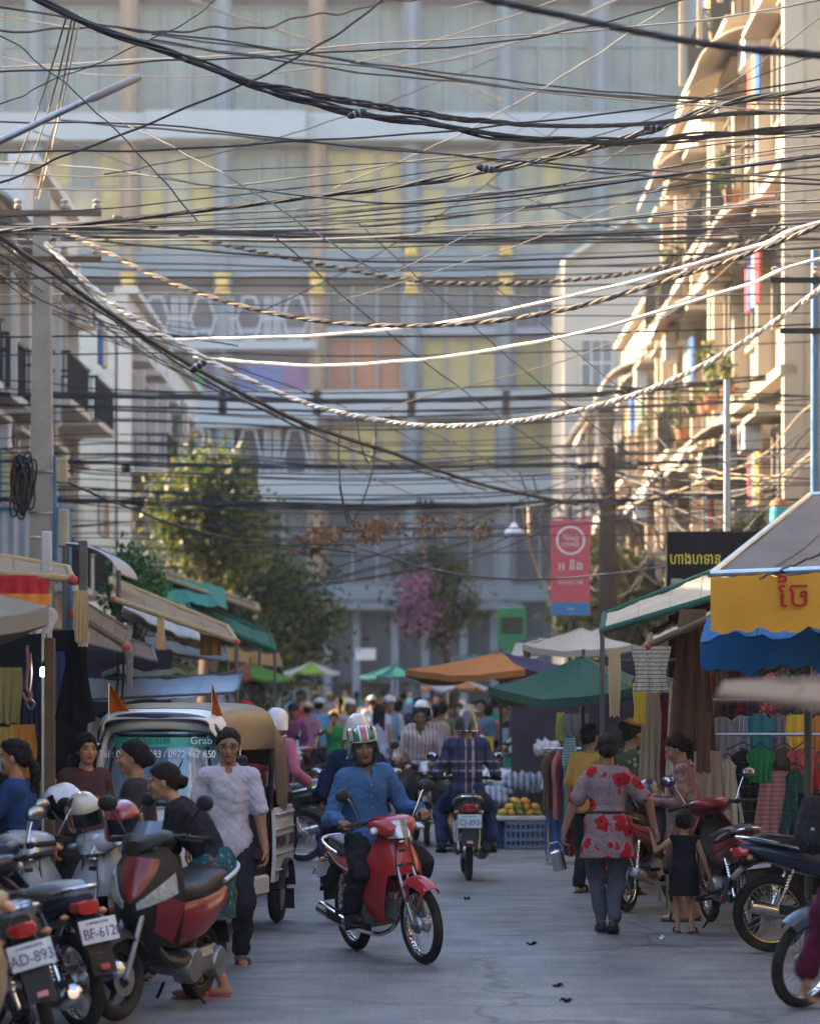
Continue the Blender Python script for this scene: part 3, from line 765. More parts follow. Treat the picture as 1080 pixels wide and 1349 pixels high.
    def ctl(b):
        for s in (-1, 1): b.tube(spline([(.235, s * .20, .99), (.33, s * .13, 1.03), (.42, s * .06, .90), (.45, s * .05, .80)], 12), .0045, 5); b.tube(spline([(.42, s * .055, .86), (.47, s * .075, .62), (.56, s * .075, .42)], 10), .0045, 5)
    fp('ctl', 'control_cable', ctl, BLK)
    # ---- front leg shield: centre shield and two wings
    tab = [(.90, .36, .06, .10), (.86, .385, .10, .15), (.79, .425, .145, .19), (.71, .45, .185, .24), (.63, .445, .215, .27), (.54, .42, .225, .27), (.44, .375, .21, .24), (.35, .325, .18, .20), (.27, .27, .14, .14)]
    def shield_pt(t, i):
        z, nose, hw, dep = tab[i]
        return Vector((nose - dep * abs(t) ** 2.0, hw * (math.sin(t * math.pi / 2) * .55 + t * .45), z + .03 * abs(t) ** 2))
    def shield(b):
        top = [0, 1, 2, 3, 4]
        def ft(u, v):
            w_ = v * 4; i = min(int(w_), 3); t = -1 + 2 * u
            return shield_pt(t, i).lerp(shield_pt(t, i + 1), w_ - i)
        b.sheet(ft, 16, 10, .012)
        for s in (-1, 1):
            def fw(u, v):
                w_ = 3.9 + v * 4.1; i = min(int(w_), 7); t = s * (.42 + .58 * u + .14 * v * (1 - u))
                return shield_pt(t, i).lerp(shield_pt(t, i + 1), w_ - i)
            b.sheet(fw, 8, 12, .012 * (1 if s > 0 else -1))
    sh_ = p('shield', 'leg_shield', shield, body)
    def vents(b):
        for s in (-1, 1):
            b.box((.455, s * .035, .70), (.012, .045, .016), rotm(0, -8, s * 14), bev=.003)
        b.box((.43, 0, .80), (.02, .05, .028), rotm(0, -22, 0), bev=.006)
    p('vents', 'vent_trim', vents, BLK, sh_)
    def badge(b): b.ell((.447, 0, .865), (.012, .032, .014), 12, 6, rotm(0, -25, 0))
    p('badge', 'badge', badge, CHR, sh_)
    def gap(b):
        for s in (-1, 1): b.tube([shield_pt(s * .52, i) + Vector((.006, 0, 0)) for i in (1, 2, 3, 4)], .0035, 4); b.tube([shield_pt(s * t, 4) + Vector((.006, 0, .0)) for t in (.5, .7, .9)], .0035, 4)
    p('gap', 'panel_gap', gap, BLK, sh_)
    def inn(b):
        b.loft([superring(0, z, hw, .045, .045, x, 12, .8) for x, z, hw in ((.345, .84, .09), (.27, .72, .12), (.22, .58, .10), (.12, .50, .075), (-.02, .50, .07), (-.16, .55, .08))])
    p('inner', 'inner_cover', inn, inner)
    # ---- rear body, seat
    def rb(b):
        b.loft([superring(0, zc, hw, z0, z1, x, 18, .72) for x, zc, hw, z0, z1 in ((.17, .60, .05, .07, .07), (.10, .615, .095, .10, .08), (-.05, .635, .125, .12, .08), (-.22, .65, .14, .12, .08),
              (-.42, .68, .14, .10, .075), (-.60, .72, .12, .07, .06), (-.74, .755, .09, .045, .045), (-.83, .775, .055, .025, .03))])
    p('rearbody', 'side_cover', rb, body)
    def strip(b):
        for s in (-1, 1): b.tube([(.05, s * .118, .585), (-.2, s * .146, .625), (-.45, s * .142, .675), (-.7, s * .105, .745)], .012, 6, squash=.5)
    p('strip', 'trim_strip', strip, accent)
    def seat(b):
        b.loft([superring(0, zc, hw, .035, h1, x, 18, .6) for x, zc, hw, h1 in ((.18, .700, .045, .02), (.15, .705, .075, .045), (.04, .715, .10, .06), (-.12, .725, .125, .065), (-.25, .735, .135, .07),
              (-.33, .75, .135, .085), (-.5, .775, .13, .085), (-.66, .80, .11, .07), (-.74, .81, .08, .04), (-.76, .81, .04, .02))])
    p('seat', 'seat', seat, seat_m)
    def rail(b):
        b.tube(spline([(-.42, .150, .755), (-.62, .145, .80), (-.80, .10, .835), (-.86, 0, .845), (-.80, -.10, .835), (-.62, -.145, .80), (-.42, -.150, .755)], 24), .0125, 8)
    p('rail', 'grab_rail', rail, CHR)
    # ---- tail
    def tl(b): b.loft([superring(0, .735, hw, .045, .035, x, 14, .6) for x, hw in ((-.79, .085), (-.84, .082), (-.87, .066), (-.882, .03))])
    p('tail', 'tail_light', tl, REDL)
    for s in (-1, 1):
        def ri(b): b.ell((-.79, s * .12, .685), (.024, .032, .02), 10, 8)
        p(('rind', s), 'indicator', ri, AMB)
    def rf(b):
        def f(u, v):
            a = R(70 + 84 * v); y = -1 + 2 * u; rr = Rw + .06 + .03 * (1 - abs(y) ** 2.5) + .02 * math.sin(v * 3)
            return (xr + math.cos(a) * rr, y * (.085 - .012 * v), Rw + math.sin(a) * rr + .02)
        b.sheet(f, 8, 14, .006); b.box((-.79, 0, .665), (.10, .13, .07), rotm(0, 30, 0), bev=.015)
        b.sheet(lambda u, v: (-.925 - .05 * v, (-.5 + u) * .15, .55 - .19 * v), 3, 3, .006)
    rfo = p('rfend', 'rear_fender', rf, BLK)
    def refl(b): b.box((-.982, 0, .40), (.012, .06, .035), rotm(0, 14, 0), bev=.004)
    p('refl', 'reflector', refl, REDL, rfo)
    if txt: plate(root, (-.955, 0, .605), -14, txt)
    # ---- engine, frame, exhaust, suspension
    def eng(b):
        b.box((.02, 0, .33), (.30, .20, .17), rotm(0, -8, 0), bev=.035)
        for s in (-1, 1): b.lathe([(0, s * .13), (.085, s * .128), (.10, s * .10), (.10, 0)], (-.04, 0, .33), 'y', 18); b.lathe([(0, s * .12), (.055, s * .118), (.06, 0)], (.11, 0, .32), 'y', 14)
        for i in range(6): b.box((.20 + .022 * i, 0, .365 + .004 * i), (.010, .14 - .006 * i, .13), rotm(0, -8, 0))
        b.tube([(.18, 0, .36), (.34, 0, .385)], .045, 10); b.box((.10, 0, .46), (.10, .07, .07), bev=.015)
    p('engine', 'engine', eng, ENG)
    def frame(b):
        b.tube([(.36, 0, .82), (.24, 0, .60), (.05, 0, .47), (-.15, 0, .42)], .028, 8)
        for s in (-1, 1):
            b.tube([(-.12, s * .06, .36), (xr, s * .075, Rw)], .018, 8); b.tube([(-.10, s * .07, .45), (-.35, s * .09, .60), (-.72, s * .07, .70)], .014, 6)
        b.tube([(xr, -.11, Rw), (xr, .11, Rw)], .011, 8)
        b.tube([(-.02, -.28, .255), (-.02, .28, .255)], .011, 8); b.tube([(-.35, -.2, .33), (-.30, -.09, .36), (-.30, .09, .36), (-.35, .2, .33)], .010, 6)
        b.box((-.33, .105, .30), (.42, .03, .09), rotm(0, -3, 0), bev=.02)
        if stand: b.tube([(-.10, .08, .22), (-.02, .16, .12), (.02, .23, .012)], .009, 6)
    p(('frame', stand), 'frame', frame, BLKM)
    def pegs(b):
        for s in (-1, 1):
            b.tube([(-.02, s * .20, .258), (-.02, s * .31, .262)], .019, 8); b.tube([(-.35, s * .15, .335), (-.36, s * .24, .335)], .017, 8)
        b.tube([(.13, .12, .27), (.16, .20, .26), (.16, .25, .26)], .010, 6)
    p('pegs', 'footrest', pegs, RUB)
    for s in (-1, 1):
        def shock(b):
            b.tube([(xr + .02, s * .10, Rw + .02), (xr + .15, s * .11, .60)], .012, 8)
            b.tube([(xr + .055 + .07 * (i / 60), s * .103 + .019 * math.cos(i * .9), Rw + .10 + .19 * i / 60 + 0) if 0 else (xr + .055 + .07 * i / 60 + .017 * math.sin(i * .9), s * .104 + .02 * math.cos(i * .9), Rw + .10 + .19 * i / 60) for i in range(61)], .005, 5)
        p(('shock', s), 'shock_absorber', shock, CHR)
    def exh(b):
        b.tube(spline([(.30, -.03, .33), (.28, -.07, .25), (.15, -.12, .20), (-.10, -.14, .20), (-.28, -.15, .225)], 20), .017, 8)
        b.tube([(-.26, -.15, .222), (-.31, -.152, .232), (-.36, -.155, .242), (-.74, -.17, .325), (-.80, -.172, .335), (-.815, -.173, .338)], [.018, .034, .044, .050, .047, .03], 16)
    p('exh', 'exhaust', exh, muffler)
    def guard(b): b.sheet(lambda u, v: (-.38 - .22 * v, -.205 - .012 * v + .0, .235 + .045 * v + .07 * u), 3, 6, .004)
    p('guard', 'heat_shield', guard, BLKM)
    if rack:
        def rk(b):
            for y in (-.1, -.03, .03, .1): b.tube([(-.70, y, .86), (-1.0, y, .88)], .007, 6)
            b.tube([(-.70, -.11, .86), (-1.0, -.11, .88), (-1.02, 0, .882), (-1.0, .11, .88), (-.70, .11, .86)], .009, 6)
        p('rack', 'luggage_rack', rk, CHR)
    if front_basket:
        def bk(b):
            for i in range(9):
                y = -.17 + .0425 * i; b.tube([(.72, y, .98), (.66, y * .8, .76), (.48, y * .8, .74)], .004, 4)
            for i in range(6):
                x = .46 + .05 * i; b.tube([(x, -.17, .98), (x, -.14, .75)], .004, 4); b.tube([(x, .17, .98), (x, .14, .75)], .004, 4)
            b.tube([(.46, -.17, .98), (.72, -.17, .98), (.72, .17, .98), (.46, .17, .98), (.46, -.17, .98)], .007, 5)
        fp('basket', 'basket', bk, BLKM)
    return root, M
def xf(root, p):
    bpy.context.view_layer.update()
    return root.matrix_world @ Vector(p)

def scooter(label, loc, yaw, body, lean=0, steer=0, dark=None, accent=None, txt=None, group='motorbikes', mirrors=True, face='twin', legsh=None):
    """automatic scooter with a tall faceted front apron"""
    Rw, xf_, xr = .245, .64, -.60; dark = dark or BLK
    root = thing('scooter', label, 'motorbike', loc, yaw, group, rx=lean)
    ax = Vector((-.44, 0, .898)); piv = Vector((xf_, 0, Rw)); M = Matrix.Translation(piv) @ Matrix.Rotation(R(steer), 4, ax) @ Matrix.Translation(-piv)
    add_wheel(root, xf_, Rw, .048, 'front_wheel', M, BLKM, True); add_wheel(root, xr, Rw, .052, 'rear_wheel', None, BLKM, True)
    st = 'scoot' + face
    def p(key, name, fn, m, par=root, ang=40): return cached((st, key), name, fn, m, par, ang)
    def fp(key, name, fn, m, par=root):
        o = p(key, name, fn, m, par); o.matrix_local = M; return o
    def fork(b):
        for s in (-1, 1): b.tube([(xf_, s * .07, Rw), (xf_ - .20, s * .065, Rw + .42)], .018, 8)
        b.tube([(xf_, -.09, Rw), (xf_, .09, Rw)], .013, 8); b.lathe([(.05, .055), (.10, .055), (.10, .06), (.05, .06)], (xf_, 0, Rw), 'y', 24, closed_prof=True)
    fp('fork', 'fork', fork, STEEL)
    def fen(b):
        def f(u, v):
            a = R(20 + 120 * v); y = -1 + 2 * u; rr = Rw + .035 + .022 * (1 - abs(y)); return (xf_ + math.cos(a) * rr, y * (.085 - .03 * (v - .5) ** 2), Rw + math.sin(a) * rr - .04 * abs(y) ** 3)
        b.sheet(f, 8, 14, .006)
    fp('fen', 'front_fender', fen, dark)
    tab = [(1.0, .40, .10, .10), (.93, .45, .16, .17), (.84, .50, .21, .22), (.72, .53, .235, .25), (.62, .52, .23, .24), (.52, .48, .205, .20), (.42, .42, .17, .15)]
    def pt(t, w_, off=0):
        i = min(int(w_), 5); fr = w_ - i; z, nose, hw, dep = [lerp(a, b_, fr) for a, b_ in zip(tab[i], tab[i + 1])]
        return Vector((nose + off - dep * abs(t) ** 1.6, (hw + off * .4) * t, z + .02 * abs(t)))
    def apron(b):
        b.sheet(lambda u, v: pt(-1 + 2 * u, v * 6), 18, 14, .014)
    p('apron', 'front_apron', apron, dark)
    def centre(b):      # heart-shaped coloured panel
        def f(u, v):
            wv = .58 * (1 - v ** 1.6) + .03; t = (-1 + 2 * u) * wv; w_ = .75 + v * 2.6 + .35 * abs(t); return pt(t, min(w_, 5.9), .014)
        b.sheet(f, 12, 10, .012)
        for s in (-1, 1):
            def g(u, v):
                t = s * (.55 + .45 * u); return pt(t, 3.4 + 2.5 * v - .8 * (1 - u), .012)
            b.sheet(g, 6, 8, .012 * s)
    p('centre', 'front_panel', centre, body)
    for s in (-1, 1):
        def hl(b):
            def f(u, v):
                t = s * (.16 + .72 * u + .02 * v); w_ = 3.35 - 1.5 * u + (1.15 - .35 * u) * v * (.35 + u * .9); return pt(t, w_, .022)
            b.sheet(f, 10, 6, .012 * s)
        p(('hl', s), 'headlight', hl, LENS)
    def hcowl(b): b.loft([superring(0, z, hw, .04, .045, x, 16, .75) for x, z, hw in ((.20, 1.06, .05), (.25, 1.065, .15), (.33, 1.055, .17), (.40, 1.03, .13), (.45, 1.0, .05))])
    fp('hcowl', 'handlebar_cowl', hcowl, dark)
    def scr(b): b.sheet(lambda u, v: (.44 - .11 * v - .05 * abs(-1 + 2 * u) ** 2, (-1 + 2 * u) * (.13 - .04 * v), 1.0 + .16 * v), 8, 6, .006)
    fp('scr', 'visor', scr, mat('smoke_screen', (.09, .13, .20), .1, var=.15, coat=1))
    def bar(b):
        b.tube([(.17, -.36, 1.045), (.21, -.22, 1.06), (.25, 0, 1.07), (.21, .22, 1.06), (.17, .36, 1.045)], .013, 8)
        for s in (-1, 1): b.tube([(.25, s * .16, 1.055), (.255, s * .25, 1.045), (.24, s * .35, 1.035)], .0065, 6); b.box((.21, s * .2, 1.06), (.055, .06, .045), bev=.01)
    hb = fp('bar', 'handlebar', bar, BLKM)
    def grips(b):
        for s in (-1, 1): b.tube([(.19, s * .25, 1.052), (.17, s * .375, 1.043)], .019, 10)
    p('grip', 'grip', grips, RUB, hb)
    if mirrors:
        for s in (-1, 1):
            def mir(b): b.ell((.23, s * .36, 1.265), (.03, .068, .05), 16, 10, rotm(0, 0, s * -10)); b.tube([(.22, s * .22, 1.07), (.24, s * .28, 1.17), (.235, s * .34, 1.245)], .007, 7)
            fp(('mir', s), 'mirror', mir, BLK)
    def lsh(b): b.sheet(lambda u, v: (.40 - .06 * v - .10 * abs(-1 + 2 * u) ** 2 - .05, (-1 + 2 * u) * (.17 + .04 * math.sin(v * 3)), .97 - .55 * v), 10, 8, .02)
    p('lsh', 'leg_shield', lsh, legsh or dark)
    def floor(b): b.loft([superring(0, z, hw, .05, .04, x, 14, .6) for x, z, hw in ((.38, .42, .15), (.28, .34, .18), (.05, .31, .18), (-.12, .33, .16), (-.2, .42, .14))])
    p('floor', 'floorboard', floor, dark)
    def rb(b):
        b.loft([superring(0, zc, hw, z0, z1, x, 18, .75) for x, zc, hw, z0, z1 in ((-.02, .52, .10, .14, .16), (-.12, .54, .155, .17, .16), (-.3, .57, .175, .16, .15), (-.5, .62, .17, .13, .12), (-.7, .69, .13, .08, .08), (-.84, .75, .07, .04, .05), (-.9, .77, .03, .02, .02))])
    p('rb', 'side_cover', rb, body)
    def seat(b): b.loft([superring(0, zc, hw, .04, h1, x, 18, .6) for x, zc, hw, h1 in ((.05, .69, .05, .03), (.0, .70, .11, .06), (-.15, .71, .14, .065), (-.3, .72, .155, .07), (-.38, .735, .155, .09), (-.6, .765, .14, .085), (-.76, .79, .10, .06), (-.80, .79, .05, .03))])
    p('seat', 'seat', seat, VINYL)
    def rail(b): b.tube(spline([(-.5, .165, .77), (-.75, .14, .82), (-.9, .07, .85), (-.9, -.07, .85), (-.75, -.14, .82), (-.5, -.165, .77)], 20), .015, 8)
    p('rail', 'grab_rail', rail, mat('satin_silver', (.5, .5, .52), .3, .7, var=.1))
    def tl(b): b.loft([superring(0, .72, hw, .04, .03, x, 12, .6) for x, hw in ((-.80, .11), (-.87, .09), (-.91, .04))])
    p('tl', 'tail_light', tl, REDL)
    def eng(b):
        b.box((-.40, .09, .27), (.50, .10, .17), rotm(0, 4, 0), bev=.04); b.box((-.15, 0, .27), (.2, .2, .14), bev=.04); b.lathe([(0, .17), (.1, .165), (.115, .14), (.115, .05)], (-.17, 0, .27), 'y', 18); b.lathe([(0, .165), (.09, .16), (.1, .14), (.1, .05)], (-.57, 0, .26), 'y', 18)
    p('eng', 'engine', eng, ENG)
    def exh(b): b.tube([(-.05, -.08, .22), (-.2, -.13, .19), (-.36, -.15, .21), (-.42, -.16, .22), (-.80, -.18, .33), (-.83, -.18, .335)], [.018, .018, .02, .055, .06, .04], 14)
    p('exh', 'exhaust', exh, mat('heat_black', (.03, .03, .03), .5, .5))
    def rf(b):
        b.sheet(lambda u, v: (xr + math.cos(R(60 + 105 * v)) * (Rw + .06), (-1 + 2 * u) * .075, Rw + math.sin(R(60 + 105 * v)) * (Rw + .06) + .02), 4, 12, .006); b.box((-.86, 0, .62), (.05, .12, .16), rotm(0, 25, 0), bev=.01)
        b.tube([(-.30, -.10, .12), (-.36, -.16, .02)], .012, 6); b.tube([(-.30, .10, .12), (-.36, .16, .02)], .012, 6)
    p('rf', 'rear_fender', rf, BLK)
    if txt: plate(root, (-.90, 0, .60), -16, txt)
    return root, M

def tuktuk(label, loc, yaw):
    root = thing('tuktuk', label, 'tuk-tuk', loc, yaw)
    W = mat('tuktuk_white', (.66, .64, .60), .38, var=.12, scale=3, coat=.35, dirt=.35)
    NAVY = mat('tuktuk_navy', (.015, .022, .07), .35, var=.2, coat=.4, dirt=.2)
    GOLD = mat('bronze_vinyl', (.17, .115, .055), .3, .25, var=.3, scale=5, bump=.25, dirt=.2)
    GLS = mat('windscreen_glass', (.10, .20, .30), .06, 0, var=.35, scale=3, spec=.8, coat=1)
    DK = mat('tuktuk_inside', (.03, .028, .028), .7, var=.3)
    hw = .635
    # front shell: lower apron (curved), raked screen above it
    def apron(b):
        rings = []
        for z, x, w_ in ((.34, 1.18, .42), (.45, 1.30, .52), (.62, 1.33, .60), (.85, 1.27, .63), (.98, 1.22, .635), (1.02, 1.20, .635)):
            ring = [(x - .30 * abs(t) ** 3.0, w_ * t, z) for t in [-1 + 2 * i / 14 for i in range(15)]]
            ring += [(p_[0] - .05, p_[1] * .95, z) for p_ in ring[::-1]]
            rings.append(ring)
        b.loft(rings)
    ap = apron; b = MB(); apron(b); ao = b.build('front_apron', W, root)
    def sx(z): return 1.215 - .17 * (z - 1.0) / .6
    # screen frame: posts, head, sill (rounded)
    b = MB()
    for s in (-1, 1):
        b.tube(spline([(sx(1.0) - .27, s * .625, 1.0), (sx(1.3) - .23, s * .615, 1.3), (sx(1.55) - .19, s * .575, 1.55), (sx(1.64) - .15, s * .50, 1.64)], 14), .045, 10)
    b.tube(spline([(sx(1.64) - .16, -.52, 1.63), (sx(1.66) - .03, -.3, 1.655), (sx(1.66), 0, 1.665), (sx(1.66) - .03, .3, 1.655), (sx(1.64) - .16, .52, 1.63)], 16), .05, 10)
    b.build('screen_frame', W, root)
    def scr(off):
        def f(u, v):
            t = -1 + 2 * u; z = 1.02 + .58 * v; w_ = .60 - .085 * v ** 2.2; return (sx(z) + .01 + off - .22 * abs(t) ** 3.0, t * w_, z)
        return f
    b = MB(); b.sheet(scr(0), 16, 8, .008); so = b.build('windscreen', GLS, root)
    b = MB(); f = scr(.004)
    b.sheet(lambda u, v: f(.06 + .88 * u, .80 + .15 * v), 16, 2, .004); sv = b.build('sun_strip', mat('strip_green', (.04, .36, .27), .4, var=.15), so)
    WT = mat('letter_white', (.75, .75, .75), .5, var=0); GR = mat('letter_green', (.01, .17, .12), .5, var=0)
    def scr_text(s, u0, v, size, m, sxx=1):
        pnt = Vector(f(u0, v)); e = 1e-3
        du = (Vector(f(u0 + .05, v)) - Vector(f(u0 - .05, v))).normalized(); dv = (Vector(f(u0, v + .02)) - Vector(f(u0, v - .02))).normalized(); n = du.cross(dv)
        o = text(s, size, m, so, pnt + n * .012, (0, 0, 0), sx=sxx); o.rotation_euler = Matrix((du, dv, n)).transposed().to_euler()
    scr_text('Tel : 020  739 583 / 0972 467 650', .5, .70, .082, WT, .80); scr_text('PV-2Q-8170', .45, .875, .06, GR); scr_text('Grab', .80, .875, .085, WT)
    b = MB()
    for pts in (((.1, .06), (.9, .06)), ((.06, .1), (.08, .8)), ((.94, .1), (.92, .8)), ((.08, .95), (.92, .95))):
        b.tube([Vector(f(lerp(pts[0][0], pts[1][0], i / 12), lerp(pts[0][1], pts[1][1], i / 12))) for i in range(13)], .014, 6)
    b.build('rubber_seal', RUB, so)
    b = MB(); b.tube([Vector(f(.5, .06)) + Vector((.02, 0, 0)), Vector(f(.62, .3)) + Vector((.015, 0, 0)), Vector(f(.72, .62)) + Vector((.015, 0, 0))], .007, 5); b.build('wiper', BLK, so)
    # roof and canopy: arches from front to back
    def arch(x, w_, z0, zt, n=17, pw=.42):
        out = []
        for i in range(n):
            a = math.pi * i / (n - 1); c_, s_ = math.cos(a), math.sin(a)
            out.append((x, w_ * math.copysign(abs(c_) ** pw, c_), z0 + (zt - z0) * abs(s_) ** (pw * 1.1)))
        return out
    def shell(b, xs):
        rows = [arch(*x) for x in xs]; n = len(rows[0])
        b.sheet(lambda u, v: Vector(rows[min(int(u * (len(rows) - 1)), len(rows) - 2)][int(round(v * (n - 1)))]).lerp(Vector(rows[min(int(u * (len(rows) - 1)) + 1, len(rows) - 1)][int(round(v * (n - 1)))]), u * (len(rows) - 1) - min(int(u * (len(rows) - 1)), len(rows) - 2)), (len(rows) - 1) * 2, n - 1, -.012)
    b = MB(); shell(b, [(1.14, .52, 1.62, 1.70), (1.02, .60, 1.52, 1.745), (.90, .635, 1.48, 1.765)]); b.build('roof_front', W, root); b = MB(); b.tube(spline([(1.0, -.60, 1.53), (1.06, -.56, 1.63), (1.10, -.40, 1.70), (1.12, 0, 1.722), (1.10, .40, 1.70), (1.06, .56, 1.63), (1.0, .60, 1.53)], 24), .03, 8); b.build('roof_trim', NAVY, root)
    b = MB(); shell(b, [(.905, .64, 1.47, 1.77), (.5, .65, 1.45, 1.80), (.1, .65, 1.45, 1.805), (-.4, .65, 1.45, 1.80)]); b.build('canopy', GOLD, root)
    b = MB(); shell(b, [(-.38, .645, 1.44, 1.80), (-.50, .655, 1.0, 1.80), (-.8, .655, .92, 1.78), (-1.05, .645, .92, 1.70), (-1.22, .61, .92, 1.55), (-1.30, .58, .92, 1.3)]); b.build('rear_hood', GOLD, root)
    b = MB()
    for s in (-1, 1):
        b = MB()
        for x in (.90, -.36):
            b.tube([(x, s * .625, .95), (x, s * .635, 1.3), (x, s * .61, 1.50)], .022, 8)
        b.tube([(.90, s * .64, 1.47), (-.4, s * .65, 1.44)], .015, 6); b.build('roof_frame', BLKM, root)
    # lower body
    for s in (-1, 1):
        b = MB(); b.sheet(lambda u, v: (-.38 - .92 * u, s * (.655 + .015 * math.sin(v * 3)), .36 + .60 * v), 6, 6, .03 * s)
        sp = b.build('side_panel', W, root)
        b = MB()
        for z in (.45, .58, .78, .90): b.box((-.84, s * .672, z), (.90, .02, .018), bev=.004)
        b.build('chrome_strip', CHR, sp)
        b = MB(); b.box((-.84, s * .672, .685), (.90, .016, .10), bev=.004); b.build('dark_band', mat('maroon_band', (.07, .015, .02), .35, coat=.5), sp)
        b = MB(); b.box((.45, s * .62, .36), (1.3, .06, .16), bev=.02); b.build('sill', W, root)
        b = MB(); b.sheet(lambda u, v: (.90 - .28 * u, s * (.635), .42 + .55 * v), 4, 4, .03 * s); b.build('front_side_panel', W, root)
        # wheels
        ty, ri, hu = wheel_fns(.235, .062, .05, True)
        o = cached(('tuk_tyre',), 'wheel', ty, RUB, root); o.location = (-.86, s * .60, .235); cached(('tuk_rim',), 'rim', ri, STEEL, o)
        cached(('tuk_cap',), 'hub_cap', lambda q: q.lathe([(0, .055), (.08, .05), (.13, .035), (.135, 0), (.13, -.035), (0, -.05)], axis='y', n=20), STEEL, o)
        b = MB(); b.sheet(lambda u, v: (-.86 + math.cos(R(12 + 156 * v)) * .30, s * (.56 + .15 * u), .235 + math.sin(R(12 + 156 * v)) * .30), 4, 16, .012); b.build('wheel_arch', BLK, root)
        b = MB(); b.sheet(lambda u, v: (-1.18 - .03 * v, s * (.56 + .13 * u), .26 - .17 * v), 2, 3, .008); b.build('mud_flap', RUB, root)
        # mirrors on arms
        b = MB(); b.box((1.12, s * .83, 1.30), (.05, .135, .25), bev=.03); mo = b.build('mirror', BLK, root)
        b = MB(); b.tube(spline([(1.02, s * .60, 1.50), (1.05, s * .70, 1.52), (1.10, s * .80, 1.49), (1.11, s * .82, 1.42)], 12), .011, 7); b.build('mirror_arm', CHR, mo)
        # lamps
        b = MB(); b.ell((1.235, s * .40, .80), (.06, .095, .085), 18, 12); b.build('headlight', LENS, root)
        b = MB(); b.ell((1.13, s * .545, .90), (.05, .045, .035), 12, 8); b.build('indicator', AMB, root)
    b = MB(); b.lathe([(0, -.01), (.055, -.01), (.055, .01), (0, .01)], (0, 0, 0), 'x', 20); 
    ty, ri, hu = wheel_fns(.235, .062, .05, True)
    o = cached(('tuk_tyre',), 'wheel', ty, RUB, root); o.location = (1.02, 0, .235); cached(('tuk_rim',), 'rim', ri, STEEL, o)
    b = MB(); b.box((-.1, 0, .33), (2.3, 1.2, .07)); b.box((1.05, 0, .40), (.3, .3, .2), bev=.03); b.build('chassis', BLKM, root)
    b = MB(); b.box((-.78, 0, .58), (.5, 1.15, .18), bev=.05); b.box((-1.05, 0, .86), (.15, 1.15, .5), rotm(0, -12, 0), bev=.05); b.build('bench', mat('bench_red', (.10, .03, .03), .5), root)
    b = MB(); b.box((.42, 0, .58), (.42, .7, .16), bev=.05); b.box((.2, 0, .8), (.1, .7, .35), bev=.04); b.build('driver_seat', VINYL, root)
    b = MB(); b.tube([(1.05, 0, .6), (.92, 0, 1.0)], .03, 8); b.tube([(.84, -.3, 1.0), (.92, -.12, 1.03), (.92, .12, 1.03), (.84, .3, 1.0)], .014, 8); b.build('handlebar', BLKM, root)
    b = MB()
    for i in range(8): b.tube([(.15, -.5 + i / 7, 1.0), (.15, -.5 + i / 7, 1.48)], .006, 4)
    for i in range(6): b.tube([(.15, -.55, 1.0 + i * .095), (.15, .55, 1.0 + i * .095)], .006, 4)
    b.build('partition_grille', CHR, root)
    b = MB(); b.box((-1.27, 0, .62), (.05, 1.22, .6), bev=.02); b.build('rear_panel', W, root)
    b = MB(); b.box((1.35, 0, .40), (.03, .7, .06), bev=.01); b.build('bumper', CHR, root)
    return root
